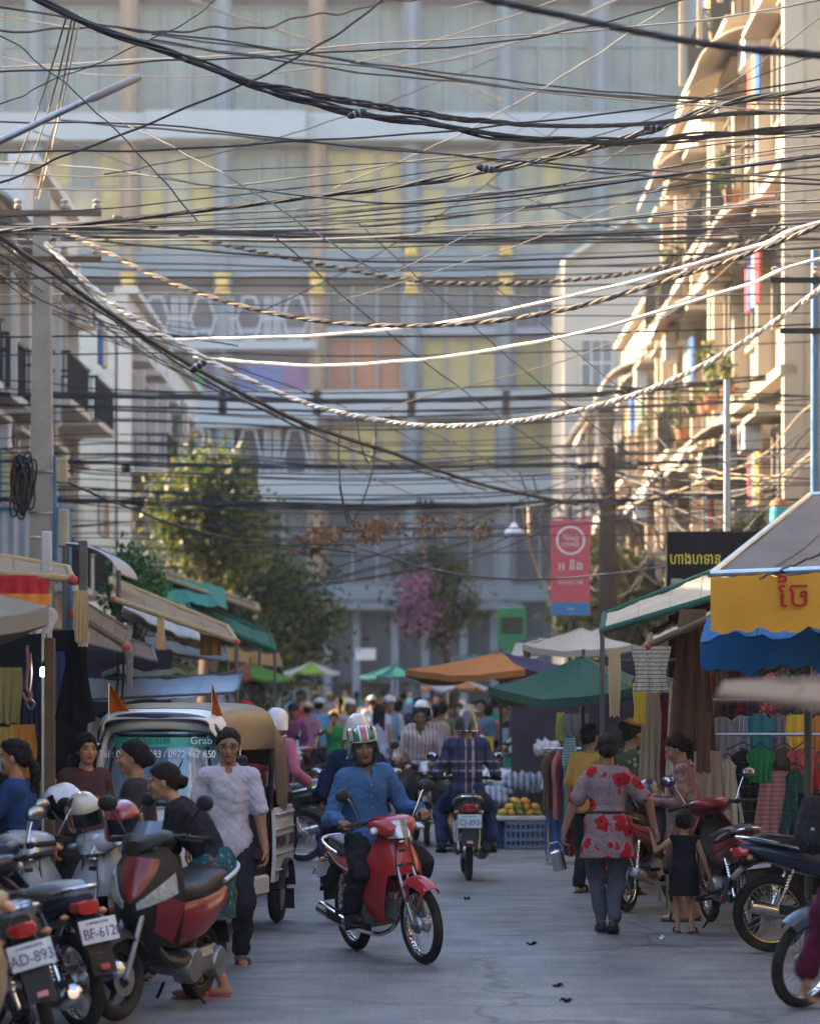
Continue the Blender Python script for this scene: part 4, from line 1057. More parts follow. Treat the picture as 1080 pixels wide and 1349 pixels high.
# ------------------------------------------------------------------ ground
def asphalt():
    m = bpy.data.materials.new('worn_asphalt'); m.use_nodes = True; nt = m.node_tree; L = nt.links.new; b = nt.nodes['Principled BSDF']
    tc = _n(nt, 'ShaderNodeTexCoord')
    def noise(sc_, det, map_=None):
        n = _n(nt, 'ShaderNodeTexNoise'); n.inputs['Scale'].default_value = sc_; n.inputs['Detail'].default_value = det
        if map_: mp = _n(nt, 'ShaderNodeMapping'); mp.inputs[3].default_value = map_; L(tc.outputs['Object'], mp.inputs[0]); L(mp.outputs[0], n.inputs['Vector'])
        else: L(tc.outputs['Object'], n.inputs['Vector'])
        return n
    fine = noise(38, 6); mid = noise(3.0, 9, (.6, 1.0, 1)); big = noise(.45, 4, (1, .35, 1)); streak = noise(5, 5, (1.6, .12, 1))
    r = _n(nt, 'ShaderNodeValToRGB'); e = r.color_ramp.elements
    e[0].position = .36; e[0].color = (.075, .075, .076, 1); e[1].position = .64; e[1].color = (.235, .231, .228, 1)
    ad = _n(nt, 'ShaderNodeMath', operation='MULTIPLY_ADD'); ad.inputs[1].default_value = .45
    L(mid.outputs['Fac'], ad.inputs[0]); m2 = _n(nt, 'ShaderNodeMath', operation='MULTIPLY'); m2.inputs[1].default_value = .55; L(big.outputs['Fac'], m2.inputs[0]); L(m2.outputs[0], ad.inputs[2])
    L(ad.outputs[0], r.inputs[0])
    # dusty patches and darker wheel streaks, fine aggregate
    mr = _n(nt, 'ShaderNodeMapRange'); mr.inputs[1].default_value = .5; mr.inputs[2].default_value = .7; mr.inputs[4].default_value = .35; L(streak.outputs['Fac'], mr.inputs[0])
    mx = _n(nt, 'ShaderNodeMix', data_type='RGBA'); mx.inputs[7].default_value = (.085, .084, .083, 1); L(mr.outputs[0], mx.inputs[0]); L(r.outputs[0], mx.inputs[6])
    fr = _n(nt, 'ShaderNodeMapRange'); fr.inputs[1].default_value = .3; fr.inputs[2].default_value = .7; fr.inputs[3].default_value = .55; fr.inputs[4].default_value = 1.45; L(fine.outputs['Fac'], fr.inputs[0])
    vm = _n(nt, 'ShaderNodeVectorMath', operation='SCALE'); L(mx.outputs[2], vm.inputs[0]); L(fr.outputs[0], vm.inputs[3])
    # cracks
    vo = _n(nt, 'ShaderNodeTexVoronoi', feature='DISTANCE_TO_EDGE'); vo.inputs['Scale'].default_value = .55
    wn = noise(1.6, 5); av = _n(nt, 'ShaderNodeMix', data_type='RGBA'); av.inputs[0].default_value = .35; L(tc.outputs['Object'], av.inputs[6]); L(wn.outputs['Color'], av.inputs[7]); L(av.outputs[2], vo.inputs['Vector'])
    cr = _n(nt, 'ShaderNodeMapRange'); cr.inputs[1].default_value = .004; cr.inputs[2].default_value = .014; cr.inputs[3].default_value = .6; cr.inputs[4].default_value = 1; L(vo.outputs['Distance'], cr.inputs[0])
    v2 = _n(nt, 'ShaderNodeVectorMath', operation='SCALE'); L(vm.outputs[0], v2.inputs[0]); L(cr.outputs[0], v2.inputs[3])
    st = noise(1.1, 7, (.8, .5, 1)); sr = _n(nt, 'ShaderNodeMapRange'); sr.inputs[1].default_value = .56; sr.inputs[2].default_value = .68; sr.inputs[3].default_value = 1; sr.inputs[4].default_value = .62; L(st.outputs['Fac'], sr.inputs[0])
    v3 = _n(nt, 'ShaderNodeVectorMath', operation='SCALE'); L(v2.outputs[0], v3.inputs[0]); L(sr.outputs[0], v3.inputs[3]); L(v3.outputs[0], b.inputs['Base Color']); b.inputs['Roughness'].default_value = .52; b.inputs['Specular IOR Level'].default_value = .3
    bp = _n(nt, 'ShaderNodeBump'); bp.inputs['Strength'].default_value = .6; bp.inputs['Distance'].default_value = .012
    sm = _n(nt, 'ShaderNodeMath', operation='MULTIPLY_ADD'); sm.inputs[1].default_value = .5; L(fine.outputs['Fac'], sm.inputs[0]); L(cr.outputs[0], sm.inputs[2]); L(sm.outputs[0], bp.inputs['Height']); L(bp.outputs[0], b.inputs['Normal'])
    return m
b = MB()
nx, ny = 30, 60
def gz(x, y): return .018 * math.sin(x * .9 + y * .23) * math.sin(y * .31) if 12 < y < 60 else 0
b.add([(-150, -50, -.012), (150, -50, -.012), (150, 280, -.012), (-150, 280, -.012)], [(0, 1, 2, 3)])
tag(b.build('ground', mat('packed_dirt', (.12, .10, .08), .9, var=.35, scale=.8, bump=.3)), 'dusty packed ground around the market street', None, None, 'structure')
b = MB(); b.add([(-7, -48, 0), (7, -48, 0), (7, 109, 0), (-7, 109, 0)], [(0, 1, 2, 3)])
tag(b.build('road', asphalt()), 'worn grey asphalt of the market street', None, None, 'structure')

# ------------------------------------------------------------------ far building closing the street
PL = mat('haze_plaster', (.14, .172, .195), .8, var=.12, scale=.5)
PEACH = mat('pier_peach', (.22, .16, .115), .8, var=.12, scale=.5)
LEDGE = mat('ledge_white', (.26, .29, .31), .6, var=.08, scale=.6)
GOLDP = mat('gold_ornament', (.50, .33, .08), .4, .3, var=.2)
FRAMEM = mat('window_frame_grey', (.20, .22, .26), .5, var=.08)
def glass(n, c, r=.3): return mat(n, c, r, 0, .45, .9, spec=.35)
GL = {'y': glass('curtain_yellow', (.38, .30, .11)), 'g': glass('glass_sage', (.15, .185, .165)), 'b': glass('glass_blue', (.085, .10, .12)), 'r': glass('curtain_red', (.30, .10, .05)),
      'p': glass('curtain_pale', (.31, .28, .18)), 'd': glass('glass_dark', (.06, .075, .10)), 'w': glass('curtain_white', (.32, .34, .33))}
FD = 110.0; FS = FPX / FD
def fx(px): return (px - VX) / FS
def fz(py): return CAMH + (VY - py) / FS
far = thing('hotel_building', 'huge hazy glass fronted hotel block closing the end of the street', 'building', (0, FD, 0))
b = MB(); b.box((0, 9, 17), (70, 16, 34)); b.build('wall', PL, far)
piers = [-450, -326, -202, -78, 46, 170, 294, 418, 542, 666, 790, 914, 1038, 1162, 1286, 1410]
floors = [(-300, -190, 'bgbb'), (-160, -30, 'bgbg'), (0, 152, 'gggg'), (192, 330, 'yypg'), (368, 432, 'dd'), (440, 515, 'yyyb'), (552, 622, 'yypy'), (668, 770, 'bdbd')]
for i, px in enumerate(piers):
    def pier(bb): bb.box((0, .35, 17), (.62, .9, 34)); bb.box((0, .0, 17), (.3, .5, 34))
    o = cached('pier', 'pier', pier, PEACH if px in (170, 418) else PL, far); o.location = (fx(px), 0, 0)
    def orn(bb): bb.box((0, -.32, 0), (.55, .35, .16), bev=.03); bb.box((0, -.30, .34), (.42, .3, .5), bev=.08); bb.box((0, -.32, .66), (.6, .35, .14), bev=.03)
    for zz in (388, 338):
        if -100 < px < 1200 and (zz == 388 or px in (542, 666)): o = cached('orn', 'gold_capital', orn, GOLDP, far); o.location = (fx(px), 0, fz(zz)); o.scale = (1, 1, 1 if zz == 388 else .5)
for y0, y1, m_, pr in ((152, 188, LEDGE, .9), (330, 366, PL, .45), (432, 440, FRAMEM, .3), (515, 550, LEDGE, .55), (624, 664, LEDGE, .9), (770, 792, PL, .6), (-28, -4, LEDGE, .5), (-185, -165, LEDGE, .5)):
    b = MB(); b.box((0, .3 - pr / 2, (fz(y0) + fz(y1)) / 2), (70, pr, fz(y0) - fz(y1))); b.build('ledge', m_, far)
b = MB(); b.box((fx(300), -.55, fz(170)), (208 / FS, .9, 1.0)); b.build('balcony_ledge', LEDGE, far)
rnd = random.Random(3)
for i in range(len(piers) - 1):
    x0, x1 = fx(piers[i]) + .32, fx(piers[i + 1]) - .32; seen = -120 < piers[i] < 1100
    for (ya, yb, cs) in floors:
        if 180 < piers[i + 1] < 430 and ya in (368, 440, 552): continue      # recessed loggia bays
        z1, z0 = fz(ya) - .06, fz(yb) + .06; nc = 3; nr = 2 if z1 - z0 > 2.5 else 1
        wp = thing('window', None, None); wp.parent = far; wp.location = (0, 0, 0)
        if not seen:
            bb = MB(); bb.box(((x0 + x1) / 2, .82, (z0 + z1) / 2), (x1 - x0, .04, z1 - z0)); bb.build('pane', GL[rnd.choice(cs)], wp); continue
        def frm(bb):
            for c in range(nc + 1): bb.box((lerp(x0 + .04, x1 - .04, c / nc), .70, (z0 + z1) / 2), (.075, .16, z1 - z0))
            for r_ in range(nr + 1): bb.box(((x0 + x1) / 2, .72, lerp(z0 + .03, z1 - .03, [0, .64, 1][r_] if nr == 2 else r_)), (x1 - x0, .12, .06))
        bb = MB(); frm(bb); bb.build('frame', FRAMEM, wp)
        base = rnd.choice(cs)
        if (ya == 440 and piers[i] == 418): base = 'r'
        for c in range(nc):
            for r_ in range(nr):
                k = base if rnd.random() < .65 else rnd.choice(cs)
                if base == 'r': k = 'r'
                xa, xb = lerp(x0, x1, c / nc), lerp(x0, x1, (c + 1) / nc); q = [0, .64, 1] if nr == 2 else [0, 1]; za, zb = lerp(z0, z1, q[r_]), lerp(z0, z1, q[r_ + 1])
                bb = MB(); bb.box(((xa + xb) / 2, .80 + .01 * rnd.random(), (za + zb) / 2), (xb - xa, .03, zb - za), rotm(rnd.uniform(-.5, .5), 0, rnd.uniform(-.6, .6))); bb.build('pane', GL[k], wp)
# recessed loggia with white lattice screens (three bays between x 170 and 418)
WL = mat('lattice_white', (.36, .38, .40), .6, var=.05)
DARKREC = mat('loggia_grey', (.16, .16, .18), .8, var=.15)
b = MB(); b.box((fx(294), .82, (fz(366) + fz(664)) / 2), (250 / FS, .06, fz(366) - fz(664))); b.build('loggia_wall', DARKREC, far)
for (ya, yb) in ((392, 448), (566, 650)):
    for k in range(4):
        xa, xb = fx(176 + 61 * k), fx(176 + 61 * (k + 1)); z1, z0 = fz(ya), fz(yb); xm = (xa + xb) / 2; zm = (z0 + z1) / 2; w_ = (xb - xa) / 2
        b = MB(); y = -.1
        for xx in (xa + .1, xa + .24, xb - .24, xb - .1): b.box((xx, y, zm), (.06, .08, z1 - z0))
        hexp = [(xm - w_ * .55, zm), (xm - w_ * .25, z1), (xm + w_ * .25, z1), (xm + w_ * .55, zm), (xm + w_ * .25, z0), (xm - w_ * .25, z0)]
        for q in range(6): b.tube([(hexp[q][0], y, hexp[q][1]), (hexp[(q + 1) % 6][0], y, hexp[(q + 1) % 6][1])], .045, 4)
        b.tube([(xa, y, zm), (xm - w_ * .55, y, zm)], .04, 4); b.tube([(xm + w_ * .55, y, zm), (xb, y, zm)], .04, 4)
        b.build('lattice_screen', WL, far)
b = MB(); b.box((fx(294), -.2, fz(456)), (248 / FS, .5, .3)); b.box((fx(294), -.2, fz(556)), (248 / FS, .5, .45)); b.build('loggia_ledge', LEDGE, far)
for x0, x1, cc in ((218, 268, (.05, .22, .09)), (268, 312, (.10, .05, .17)), (312, 372, (.06, .09, .26)), (372, 410, (.16, .07, .20))):  # green, purple and blue reflections painted as flat coloured panels
    b = MB(); b.box((fx((x0 + x1) / 2), .5, fz(505)), ((x1 - x0) / FS, .1, 1.5)); b.build('banner_panel', mat('banner_%d' % x0, cc, .4, var=.5, scale=1.2), far)
# ground floor gate
b = MB(); b.box((fx(540), -.3, fz(845)), (260 / FS, .3, 3.0)); b.build('gate', mat('gate_slate', (.06, .075, .095), .6, var=.2, scale=1), far)
for px in (432, 470, 520, 560, 610, 650):
    b = MB(); b.box((fx(px), -.6, 2.4), (.28, .3, 4.8)); b.build('gate_pillar', mat('pillar_slate', (.15, .19, .24), .7), far)
b = MB(); b.box((fx(482), -.75, fz(862)), (.72, .06, .42)); b.build('notice_board', mat('notice_white', (.5, .52, .55), .6), far)
b = MB(); b.box((fx(520), -1.0, fz(800)), (330 / FS, 1.6, .25)); b.build('porch_roof', mat('porch_slate', (.13, .15, .18), .8), far)

# ------------------------------------------------------------------ row houses
CRG = {}
def corrugated(b, x0, x1, y0, y1, za, zb, wave=.03, per=.14, along='y'):
    n = int(abs((y1 - y0) if along == 'y' else (x1 - x0)) / per * 4)
    n = min(max(n, 8), 240)
    if along == 'y': b.sheet(lambda u, v: (lerp(x0, x1, v), lerp(y0, y1, u), lerp(za, zb, v) + wave * math.sin(u * n / 4 * 6.283)), n, 2, .006)
    else: b.sheet(lambda u, v: (lerp(x0, x1, u), lerp(y0, y1, v), lerp(za, zb, v) + wave * math.sin(u * n / 4 * 6.283)), n, 2, .006)
def shophouse(label, side, X, y0, y1, nf, fh, wall_m, trim_m, top='flat', seed=0, depth=8, awn=None, rail_m=None, plants=False, bal=1.1, roofm=None, gf=3.6, glassm=None, group=None):
    """side +1: house to the right of the street (front faces -x); -1: to the left"""
    r = random.Random(seed); root = thing('row_house', label, 'building', (X, y0, 0), 0, group)
    L = y1 - y0; H = gf + nf * fh; s = side
    b = MB(); b.box((s * depth / 2 + s * .2, L / 2, H / 2), (depth, L - .02, H)); b.build('wall', wall_m, root)
    nb = max(2, int(round(L / 3.2))); bw = L / nb
    for i in range(nb + 1):
        b = MB(); b.box((s * .08, min(max(i * bw, .16), L - .16), H / 2 + .1), (.34, .3, H + .2)); b.build('pilaster', trim_m, root)
    rail_m = rail_m or BLKM; glassm = glassm or GL['d']
    for f in range(nf):
        z = gf + f * fh
        b = MB(); b.box((-s * .02, L / 2, z), (.26, L - .02, .16)); b.build('string_course', trim_m, root)
        for q_ in range(nb):
            if r.random() < .42: continue
            y_a, y_b = q_ * bw + .35, (q_ + 1) * bw - .35; Lb = y_b - y_a; ym = (y_a + y_b) / 2; be = bal * r.uniform(.75, 1.15)
            b = MB(); b.box((-s * be / 2, ym, z - .01), (be, Lb, .12)); bo = b.build('balcony', trim_m, root)
            b = MB(); nbr = int(Lb / .2); ht = r.uniform(.75, .95)
            for q in range(nbr + 1): b.box((-s * (be - .05), y_a + Lb * q / nbr, z + .05 + ht / 2), (.025, .025, ht))
            b.box((-s * (be - .05), ym, z + .05 + ht), (.05, Lb, .05))
            for y_ in (y_a + .03, y_b - .03):
                b.box((-s * be / 2, y_, z + .05 + ht), (be, .045, .045))
                for q in range(3): b.box((-s * be * (q + .5) / 3, y_, z + .05 + ht / 2), (.025, .025, ht))
            b.build('railing', rail_m, bo)
        for i in range(nb):
            yc = (i + .5) * bw; door = r.random() < .4; h_ = 2.2 if door else 1.4; zb = z + (.12 if door else .95); w_ = min(1.5, bw * .6)
            o = thing('door' if door else 'window', None, None); o.parent = root; o.location = (0, 0, 0)
            bb = MB(); bb.box((s * .155, yc, zb + h_ / 2), (.07, w_, h_)); bb.build('pane', glassm, o)
            bb = MB()
            for yy in (-w_ / 2, 0, w_ / 2): bb.box((s * .09, yc + yy, zb + h_ / 2), (.12, .08, h_ + .1))
            for zz in (0, h_): bb.box((s * .085, yc, zb + zz), (.14, w_ + .12, .09))
            bb.build('frame', trim_m, o)
            bb = MB(); bb.box((-s * .12, yc, zb + h_ + .18), (.6, w_ + .4, .08)); bb.build('lintel_hood', trim_m, o)
            if r.random() < .45:
                bb = MB(); yy = yc + bw * .36; bb.box((-s * .25, yy, z + 2.3), (.32, .75, .5), bev=.03); a_ = bb.build('air_conditioner', mat('ac_white', (.5, .5, .48), .5, dirt=.4), root)
                bb = MB(); bb.lathe([(.05, 0), (.2, 0), (.2, .02), (.05, .02)], (-s * .42, yy, z + 2.3), 'x', 18, closed_prof=True); bb.build('fan_grille', BLK, a_)
            if r.random() < .35:
                for q in range(r.randint(2, 4)):
                    bb = MB(); yy = yc - bw * .3 + q * .4; cc = r.choice([(.35, .08, .08), (.4, .4, .42), (.06, .12, .3), (.35, .25, .1), (.2, .3, .25)])
                    bb.sheet(lambda u, v: (-s * (bal - .2) + .04 * math.sin(u * 9 + q), yy + (u - .5) * .36, z + 1.9 - .8 * v), 8, 4, .02); bb.build('laundry', cloth('laundry_%s' % (cc,), cc), root)
        for _ in range(2 if awn else 0):
            bb = MB(); m_ = r.choice(awn); ya = r.uniform(.02, .6) * L; yb2 = ya + r.uniform(2.2, 3.6)
            bb.sheet(lambda u, v: (-s * (.05 + (bal + .45) * math.sin(v * 1.45)), lerp(ya, yb2, u), z + fh - .25 - .8 * (1 - math.cos(v * 1.5)) + .025 * math.sin(u * 100)), 64, 8, .02); bb.build('awning', m_, root)
        if plants:
            for q in range(r.randint(1, 3)):
                yy = r.uniform(.4, L - .4); x_ = -s * (bal - .22)
                bb = MB(); bb.lathe([(0, 0), (.11, 0), (.15, .24), (.13, .24), (.12, .2), (0, .2)], (x_, yy, z + .1), 'z', 12); po_ = bb.build('plant_pot', mat('terracotta', (.32, .13, .07), .8), root)
                leaves('foliage', (x_, yy, z + .85), (.38, .38, .65), 260, .10, LEAFY, po_, seed + q + f * 7)
    if top == 'roof':
        b = MB(); corrugated(b, -s * (bal + .4), s * 3.5, -.3, L + .3, H - .35, H + 1.5); b.build('roof', roofm or mat('tin_roof', (.38, .36, .33), .5, .4, var=.25, scale=2, dirt=.4), root)
        b = MB()
        for q in range(4): b.box((-s * (bal + .05), lerp(.2, L - .2, q / 3), H - 1.5), (.09, .09, 2.8))
        b.box((-s * (bal + .12), L / 2, H - .3), (.12, L + .4, .2)); b.build('roof_post', trim_m, root)
    else:
        b = MB(); b.box((s * .1, L / 2, H + .45), (.25, L, .9)); b.box((s * .02, L / 2, H + .93), (.5, L + .1, .14)); b.box((s * depth / 2, .12, H + .4), (depth, .25, .8)); b.build('parapet', trim_m, root)
    if s > 0 or True:   # gable wall windows towards the viewer
        for f in range(nf):
            z = gf + f * fh + 1.0
            for q in (1.6, 4.4):
                o = thing('window', None, None); o.parent = root; o.location = (0, 0, 0)
                bb = MB(); bb.box((s * q, .0, z + .6), (1.0, .06, 1.2)); bb.build('pane', glassm, o)
                bb = MB()
                for xx in (-.5, 0, .5): bb.box((s * q + xx, -.03, z + .6), (.07, .1, 1.26))
                for zz in (0, 1.2): bb.box((s * q, -.035, z + zz), (1.14, .12, .07))
                bb.build('frame', trim_m, o)
    return root
LEAFY = [mat('leaf_yellowgreen', (.15, .135, .022), .55, var=.4, scale=3), mat('leaf_mid', (.09, .13, .025), .55, var=.4, scale=3), mat('leaf_dark', (.03, .055, .015), .55, var=.4, scale=3)]
def thinleaf(ms):
    for m_ in ms:
        if m_.get('thin'): continue
        m_['thin'] = 1; nt = m_.node_tree; b_ = nt.nodes['Principled BSDF']; t_ = _n(nt, 'ShaderNodeBsdfTranslucent'); nt.links.new(b_.inputs['Base Color'].links[0].from_socket, t_.inputs[0]); x_ = _n(nt, 'ShaderNodeMixShader'); x_.inputs[0].default_value = .4
        nt.links.new(b_.outputs[0], x_.inputs[1]); nt.links.new(t_.outputs[0], x_.inputs[2]); nt.links.new(x_.outputs[0], nt.nodes['Material Output'].inputs[0])
    return ms
def leaves(name, c, r, n, size, mats, parent=None, seed=0, shell=.55, droop=0, clump=10, zsq=1):
    rs = np.random.RandomState(seed); c = np.array(c, float); r = np.array(r, float)
    nc = max(3, n // (clump * 12)); d = rs.normal(size=(nc, 3)); d /= np.linalg.norm(d, axis=1)[:, None]
    cl = c + d * r * (shell + (1 - shell) * rs.rand(nc, 1)) * .86; cr = (.22 + .25 * rs.rand(nc))
    pick = rs.randint(0, nc, n); o = rs.normal(size=(n, 3)) * .5
    pos = cl[pick] + o * cr[pick][:, None] * r
    a = rs.normal(size=(n, 3)); a[:, 2] -= droop; a /= np.linalg.norm(a, axis=1)[:, None]; b_ = np.cross(a, rs.normal(size=(n, 3))); b_ /= np.linalg.norm(b_, axis=1)[:, None]
    nn = np.cross(a, b_); s_ = size * (.6 + .8 * rs.rand(n, 1))
    V = np.stack([pos - a * s_ * .5, pos + b_ * s_ * .28 + nn * s_ * .06, pos + a * s_ * .5, pos - b_ * s_ * .28 + nn * s_ * .06], 1).reshape(-1, 3)
    me = bpy.data.meshes.new(name); me.vertices.add(4 * n); me.vertices.foreach_set('co', V.astype(np.float32).ravel())
    me.loops.add(4 * n); me.loops.foreach_set('vertex_index', np.arange(4 * n, dtype=np.int32)); me.polygons.add(n); me.polygons.foreach_set('loop_start', np.arange(0, 4 * n, 4, dtype=np.int32))
    mi = (rs.rand(n) * len(mats)).astype(np.int32); me.polygons.foreach_set('material_index', mi); me.update(calc_edges=True)
    return link(name, me, thinleaf(mats), parent)
CREAM = mat('wall_cream', (.34, .28, .20), .85, var=.15, scale=.8, bump=.1, dirt=.3)
ORANGE = mat('wall_apricot', (.52, .33, .17), .85, var=.15, scale=.8, bump=.1, dirt=.3)
PINKW = mat('wall_rose', (.34, .20, .15), .85, var=.15, scale=.8, bump=.1, dirt=.3)
WHITEW = mat('wall_white', (.40, .39, .37), .85, var=.12, scale=.8, bump=.1, dirt=.4)
TRIMC = mat('trim_cream', (.37, .31, .23), .8, var=.12, scale=1, dirt=.3)
TRIMW = mat('trim_white', (.42, .41, .39), .8, var=.12, scale=1, dirt=.3)
CREAM2 = mat('wall_pale_apricot', (.34, .26, .175), .85, var=.15, scale=.8, bump=.1, dirt=.3)
AWS = [mat('hood_cream', (.36, .31, .25), .7, var=.2, scale=2), mat('hood_grey', (.36, .36, .36), .6, .2, var=.2, scale=2), mat('hood_rose', (.36, .22, .19), .7, var=.2, scale=2)]
AW = [mat('awning_redbrown', (.30, .11, .08), .7, var=.2, scale=2), mat('awning_grey', (.30, .29, .28), .7, var=.2, scale=2), mat('awning_slate', (.12, .13, .17), .6, var=.2, scale=2), mat('awning_white', (.5, .5, .48), .6, var=.2, scale=2)]
shophouse('tall cream row house with tin roof and stacked balconies at the right edge', 1, 5.75, 46, 57, 4, 3.1, CREAM, TRIMC, 'roof', 1, awn=AWS, plants=True, bal=.62)
shophouse('pale apricot row house with plants and curved awnings, second on the right', 1, 5.7, 57, 68, 3, 3.0, CREAM2, TRIMC, 'flat', 2, awn=AWS, plants=True, bal=.55)
shophouse('rose row house with grey awnings, third on the right', 1, 5.6, 68, 80, 2, 3.1, PINKW, TRIMC, 'flat', 5, awn=AWS, bal=.6)
shophouse('low cream row house at the far end of the right side', 1, 5.5, 80, 93, 2, 2.9, CREAM, TRIMW, 'roof', 9, awn=AWS, bal=.5)
shophouse('grey white house under a blue striped tin roof behind the concrete pole', -1, -6.75, 43, 52, 2, 2.8, WHITEW, TRIMW, 'roof', 21, bal=.7, roofm=mat('tin_bluewhite', (.34, .40, .48), .5, .3, var=.2, scale=3))
shophouse('white balconied house, second on the left', -1, -6.6, 52, 60, 2, 3.2, WHITEW, TRIMW, 'flat', 22, bal=1.0, glassm=GL['b'])
shophouse('white house with pale columns beside the tree on the left', -1, -6.2, 66.5, 77, 2, 3.0, mat('wall_mint', (.36, .39, .36), .85, var=.15, dirt=.3), TRIMW, 'flat', 23, bal=1.1)
shophouse('grey house at the far left end of the street', -1, -6.4, 77.2, 92, 2, 3.0, WHITEW, TRIMW, 'flat', 24, bal=.8)
# houses that line the street before the picture begins (they shade it)
for i, (ya, yb, nf) in enumerate(((4, 17, 2), (17, 29, 2), (29, 43, 1))):
    shophouse(['white row house left of the street nearest the viewer', 'cream row house left of the street beyond the first', 'white row house left of the street before the pole'][i], -1, -7.0, ya, yb, nf, 2.85, [WHITEW, CREAM, WHITEW][i], TRIMW, 'flat', 40 + i, bal=.9)
shophouse('cream row house right of the street outside the picture', 1, 7.0, 14, 45, 2, 3.0, CREAM, TRIMC, 'flat', 50, bal=1.0)
for i, (sd_, X_, ya, yb, nf) in enumerate(((-1, -7.0, -14, 3.8, 2), (-1, -7.0, -34, -14.2, 2), (1, 7.0, -6, 13.8, 2), (1, 7.0, -34, -6.2, 3))):
    shophouse(['white row house left of the street behind the viewer', 'cream row house left of the street far behind the viewer', 'white row house right of the street beside the viewer', 'tall cream row house right of the street behind the viewer'][i], sd_, X_, ya, yb, nf, 2.9, [WHITEW, CREAM, ORANGE, CREAM][i], TRIMW, 'flat', 60 + i, bal=.8)
# pale gabled house face-on behind the right row
gh = thing('gabled_house', 'pale beige gabled house facing the viewer behind the right row', 'building', P(822, 895, 98) - Vector((0, 0, 2)))
b = MB(); wz = 15.4; b.add([(-1.95, 0, 0), (2.2, 0, 0), (2.2, 0, wz), (.15, 0, wz + 1.35), (-1.95, 0, wz), (-1.95, 8, 0), (2.2, 8, 0), (2.2, 8, wz), (.15, 8, wz + 1.35), (-1.95, 8, wz)],
   [(0, 1, 2, 3, 4), (9, 8, 7, 6, 5), (0, 5, 6, 1), (1, 6, 7, 2), (2, 7, 8, 3), (3, 8, 9, 4), (4, 9, 5, 0)]); b.build('wall', mat('wall_beige', (.33, .295, .25), .9, var=.1, scale=.6, dirt=.15), gh)
for s in (-1, 1):
    b = MB(); b.box((.12 + s * 1.05, 3.8, wz + .74), (2.5, 8.6, .14), rotm(0, s * 33, 0)); b.build('roof', mat('roof_pale', (.40, .36, .31), .8, var=.15), gh)
for (x, z, w_, h_) in ((-.9, 12.2, 1.0, 1.5), (1.1, 12.2, 1.0, 1.5), (-.9, 8.6, 1.0, 1.5), (1.1, 8.6, 1.0, 1.5), (-.9, 5.2, 1.0, 1.5), (1.1, 5.2, 1.0, 1.5)):
    o = thing('window', None, None); o.parent = gh
    b = MB(); b.box((x, -.02, z), (w_, .08, h_)); b.build('pane', GL['b'], o)
    b = MB()
    for xx in (-.5, -.17, .17, .5): b.box((x + xx * w_, -.07, z), (.05, .08, h_))
    for zz in (-.5, 0, .5): b.box((x, -.075, z + zz * h_), (w_ + .1, .1, .06))
    b.build('frame', TRIMW, o)

# ------------------------------------------------------------------ trees and climbing plants
def tree(label, base, crown_c, crown_r, n, size, mats, seed, trunk_r=.16, cat='tree', flowers=None):
    root = thing('leafy_tree', label, cat, base); bx_ = Vector(base); rs = random.Random(seed); cc = Vector(crown_c) - bx_
    b = MB(); fork_ = cc * .55; fork_.z = max(.8, cc.z - crown_r[2] * .9)
    b.tube(spline([(0, 0, -.05), (.08, .05, fork_.z * .5), fork_], 10), [trunk_r * (1.2 - .045 * i) for i in range(11)], 10)
    for i in range(9):
        d = Vector((rs.uniform(-1, 1) * crown_r[0], rs.uniform(-1, 1) * crown_r[1], rs.uniform(-.4, .9) * crown_r[2])) * .8
        e = cc + d; m_ = fork_.lerp(e, .5) + Vector((rs.uniform(-.2, .2), 0, .25)); b.tube(spline([fork_ - Vector((0, 0, .1)), m_, e], 8), [trunk_r * .55 * (1 - i_ / 9) + .012 for i_ in range(9)], 6)
    b.build('trunk', mat('bark', (.10, .075, .055), .9, var=.3, scale=8, bump=.5), root)
    leaves('crown', cc, crown_r, n, size, mats, root, seed)
    if flowers: leaves('flowers', cc + Vector(flowers[2]), flowers[3], flowers[0], size * .8, flowers[1], root, seed + 3, droop=.4)
    return root
tree('broad yellow-green street tree on the left before the hotel', (-4.2, 62, 0), (-4.05, 62, 5.3), (1.25, 1.5, 1.45), 7000, .16, LEAFY, 11, .2)
tree('dark green tree below the taller one, left of the gate', (-3.4, 70, 0), (-3.6, 70, 3.5), (2.1, 1.8, 1.95), 11000, .17, LEAFY[1:], 12, .18)
PK = [mat('bract_pink', (.50, .18, .32), .6, var=.3, scale=3), mat('bract_rose', (.55, .30, .40), .6, var=.3, scale=3), mat('bract_pale', (.5, .28, .36), .6, var=.3)]
tree('pink bougainvillea in bloom in front of the hotel gate', (1.2, 86, 0), (.75, 86, 4.4), (1.45, 1.0, 1.5), 4200, .17, [LEAFY[2], LEAFY[1], mat('leaf_grey', (.11, .10, .08), .8)], 13, .12, 'bush', (1500, PK, (-.4, -.4, -.2), (1.0, .8, 1.45)))
tree('olive green tree behind the red sign on the right', (4.6, 66, 0), (4.3, 66, 3.6), (1.3, 1.4, 1.6), 5000, .2, LEAFY[:2] + [mat('leaf_olive', (.12, .10, .03), .6, var=.3)], 14, .16)
v = thing('climbing_plant', 'bright green leafy shrub growing above the stall roofs on the left', 'plant', P(178, 800, 37))
b = MB()
for i in range(7): b.tube(spline([(random.uniform(-.2, .2), 0, -.5), (random.uniform(-.3, .3), .1, .1), (random.uniform(-.5, .45), .0, random.uniform(.3, .7))], 6), .012, 5)
b.tube([(0, 0, -2.9), (0, 0, -.3)], .04, 6); b.build('stem', MATS['bark'], v)
leaves('foliage', (-.02, 0, .22), (.42, .4, .5), 2600, .085, [mat('leaf_fresh', (.06, .17, .03), .45, var=.35, scale=4), mat('leaf_fresh_dark', (.03, .09, .02), .45, var=.35, scale=4)], v, 5, .3)
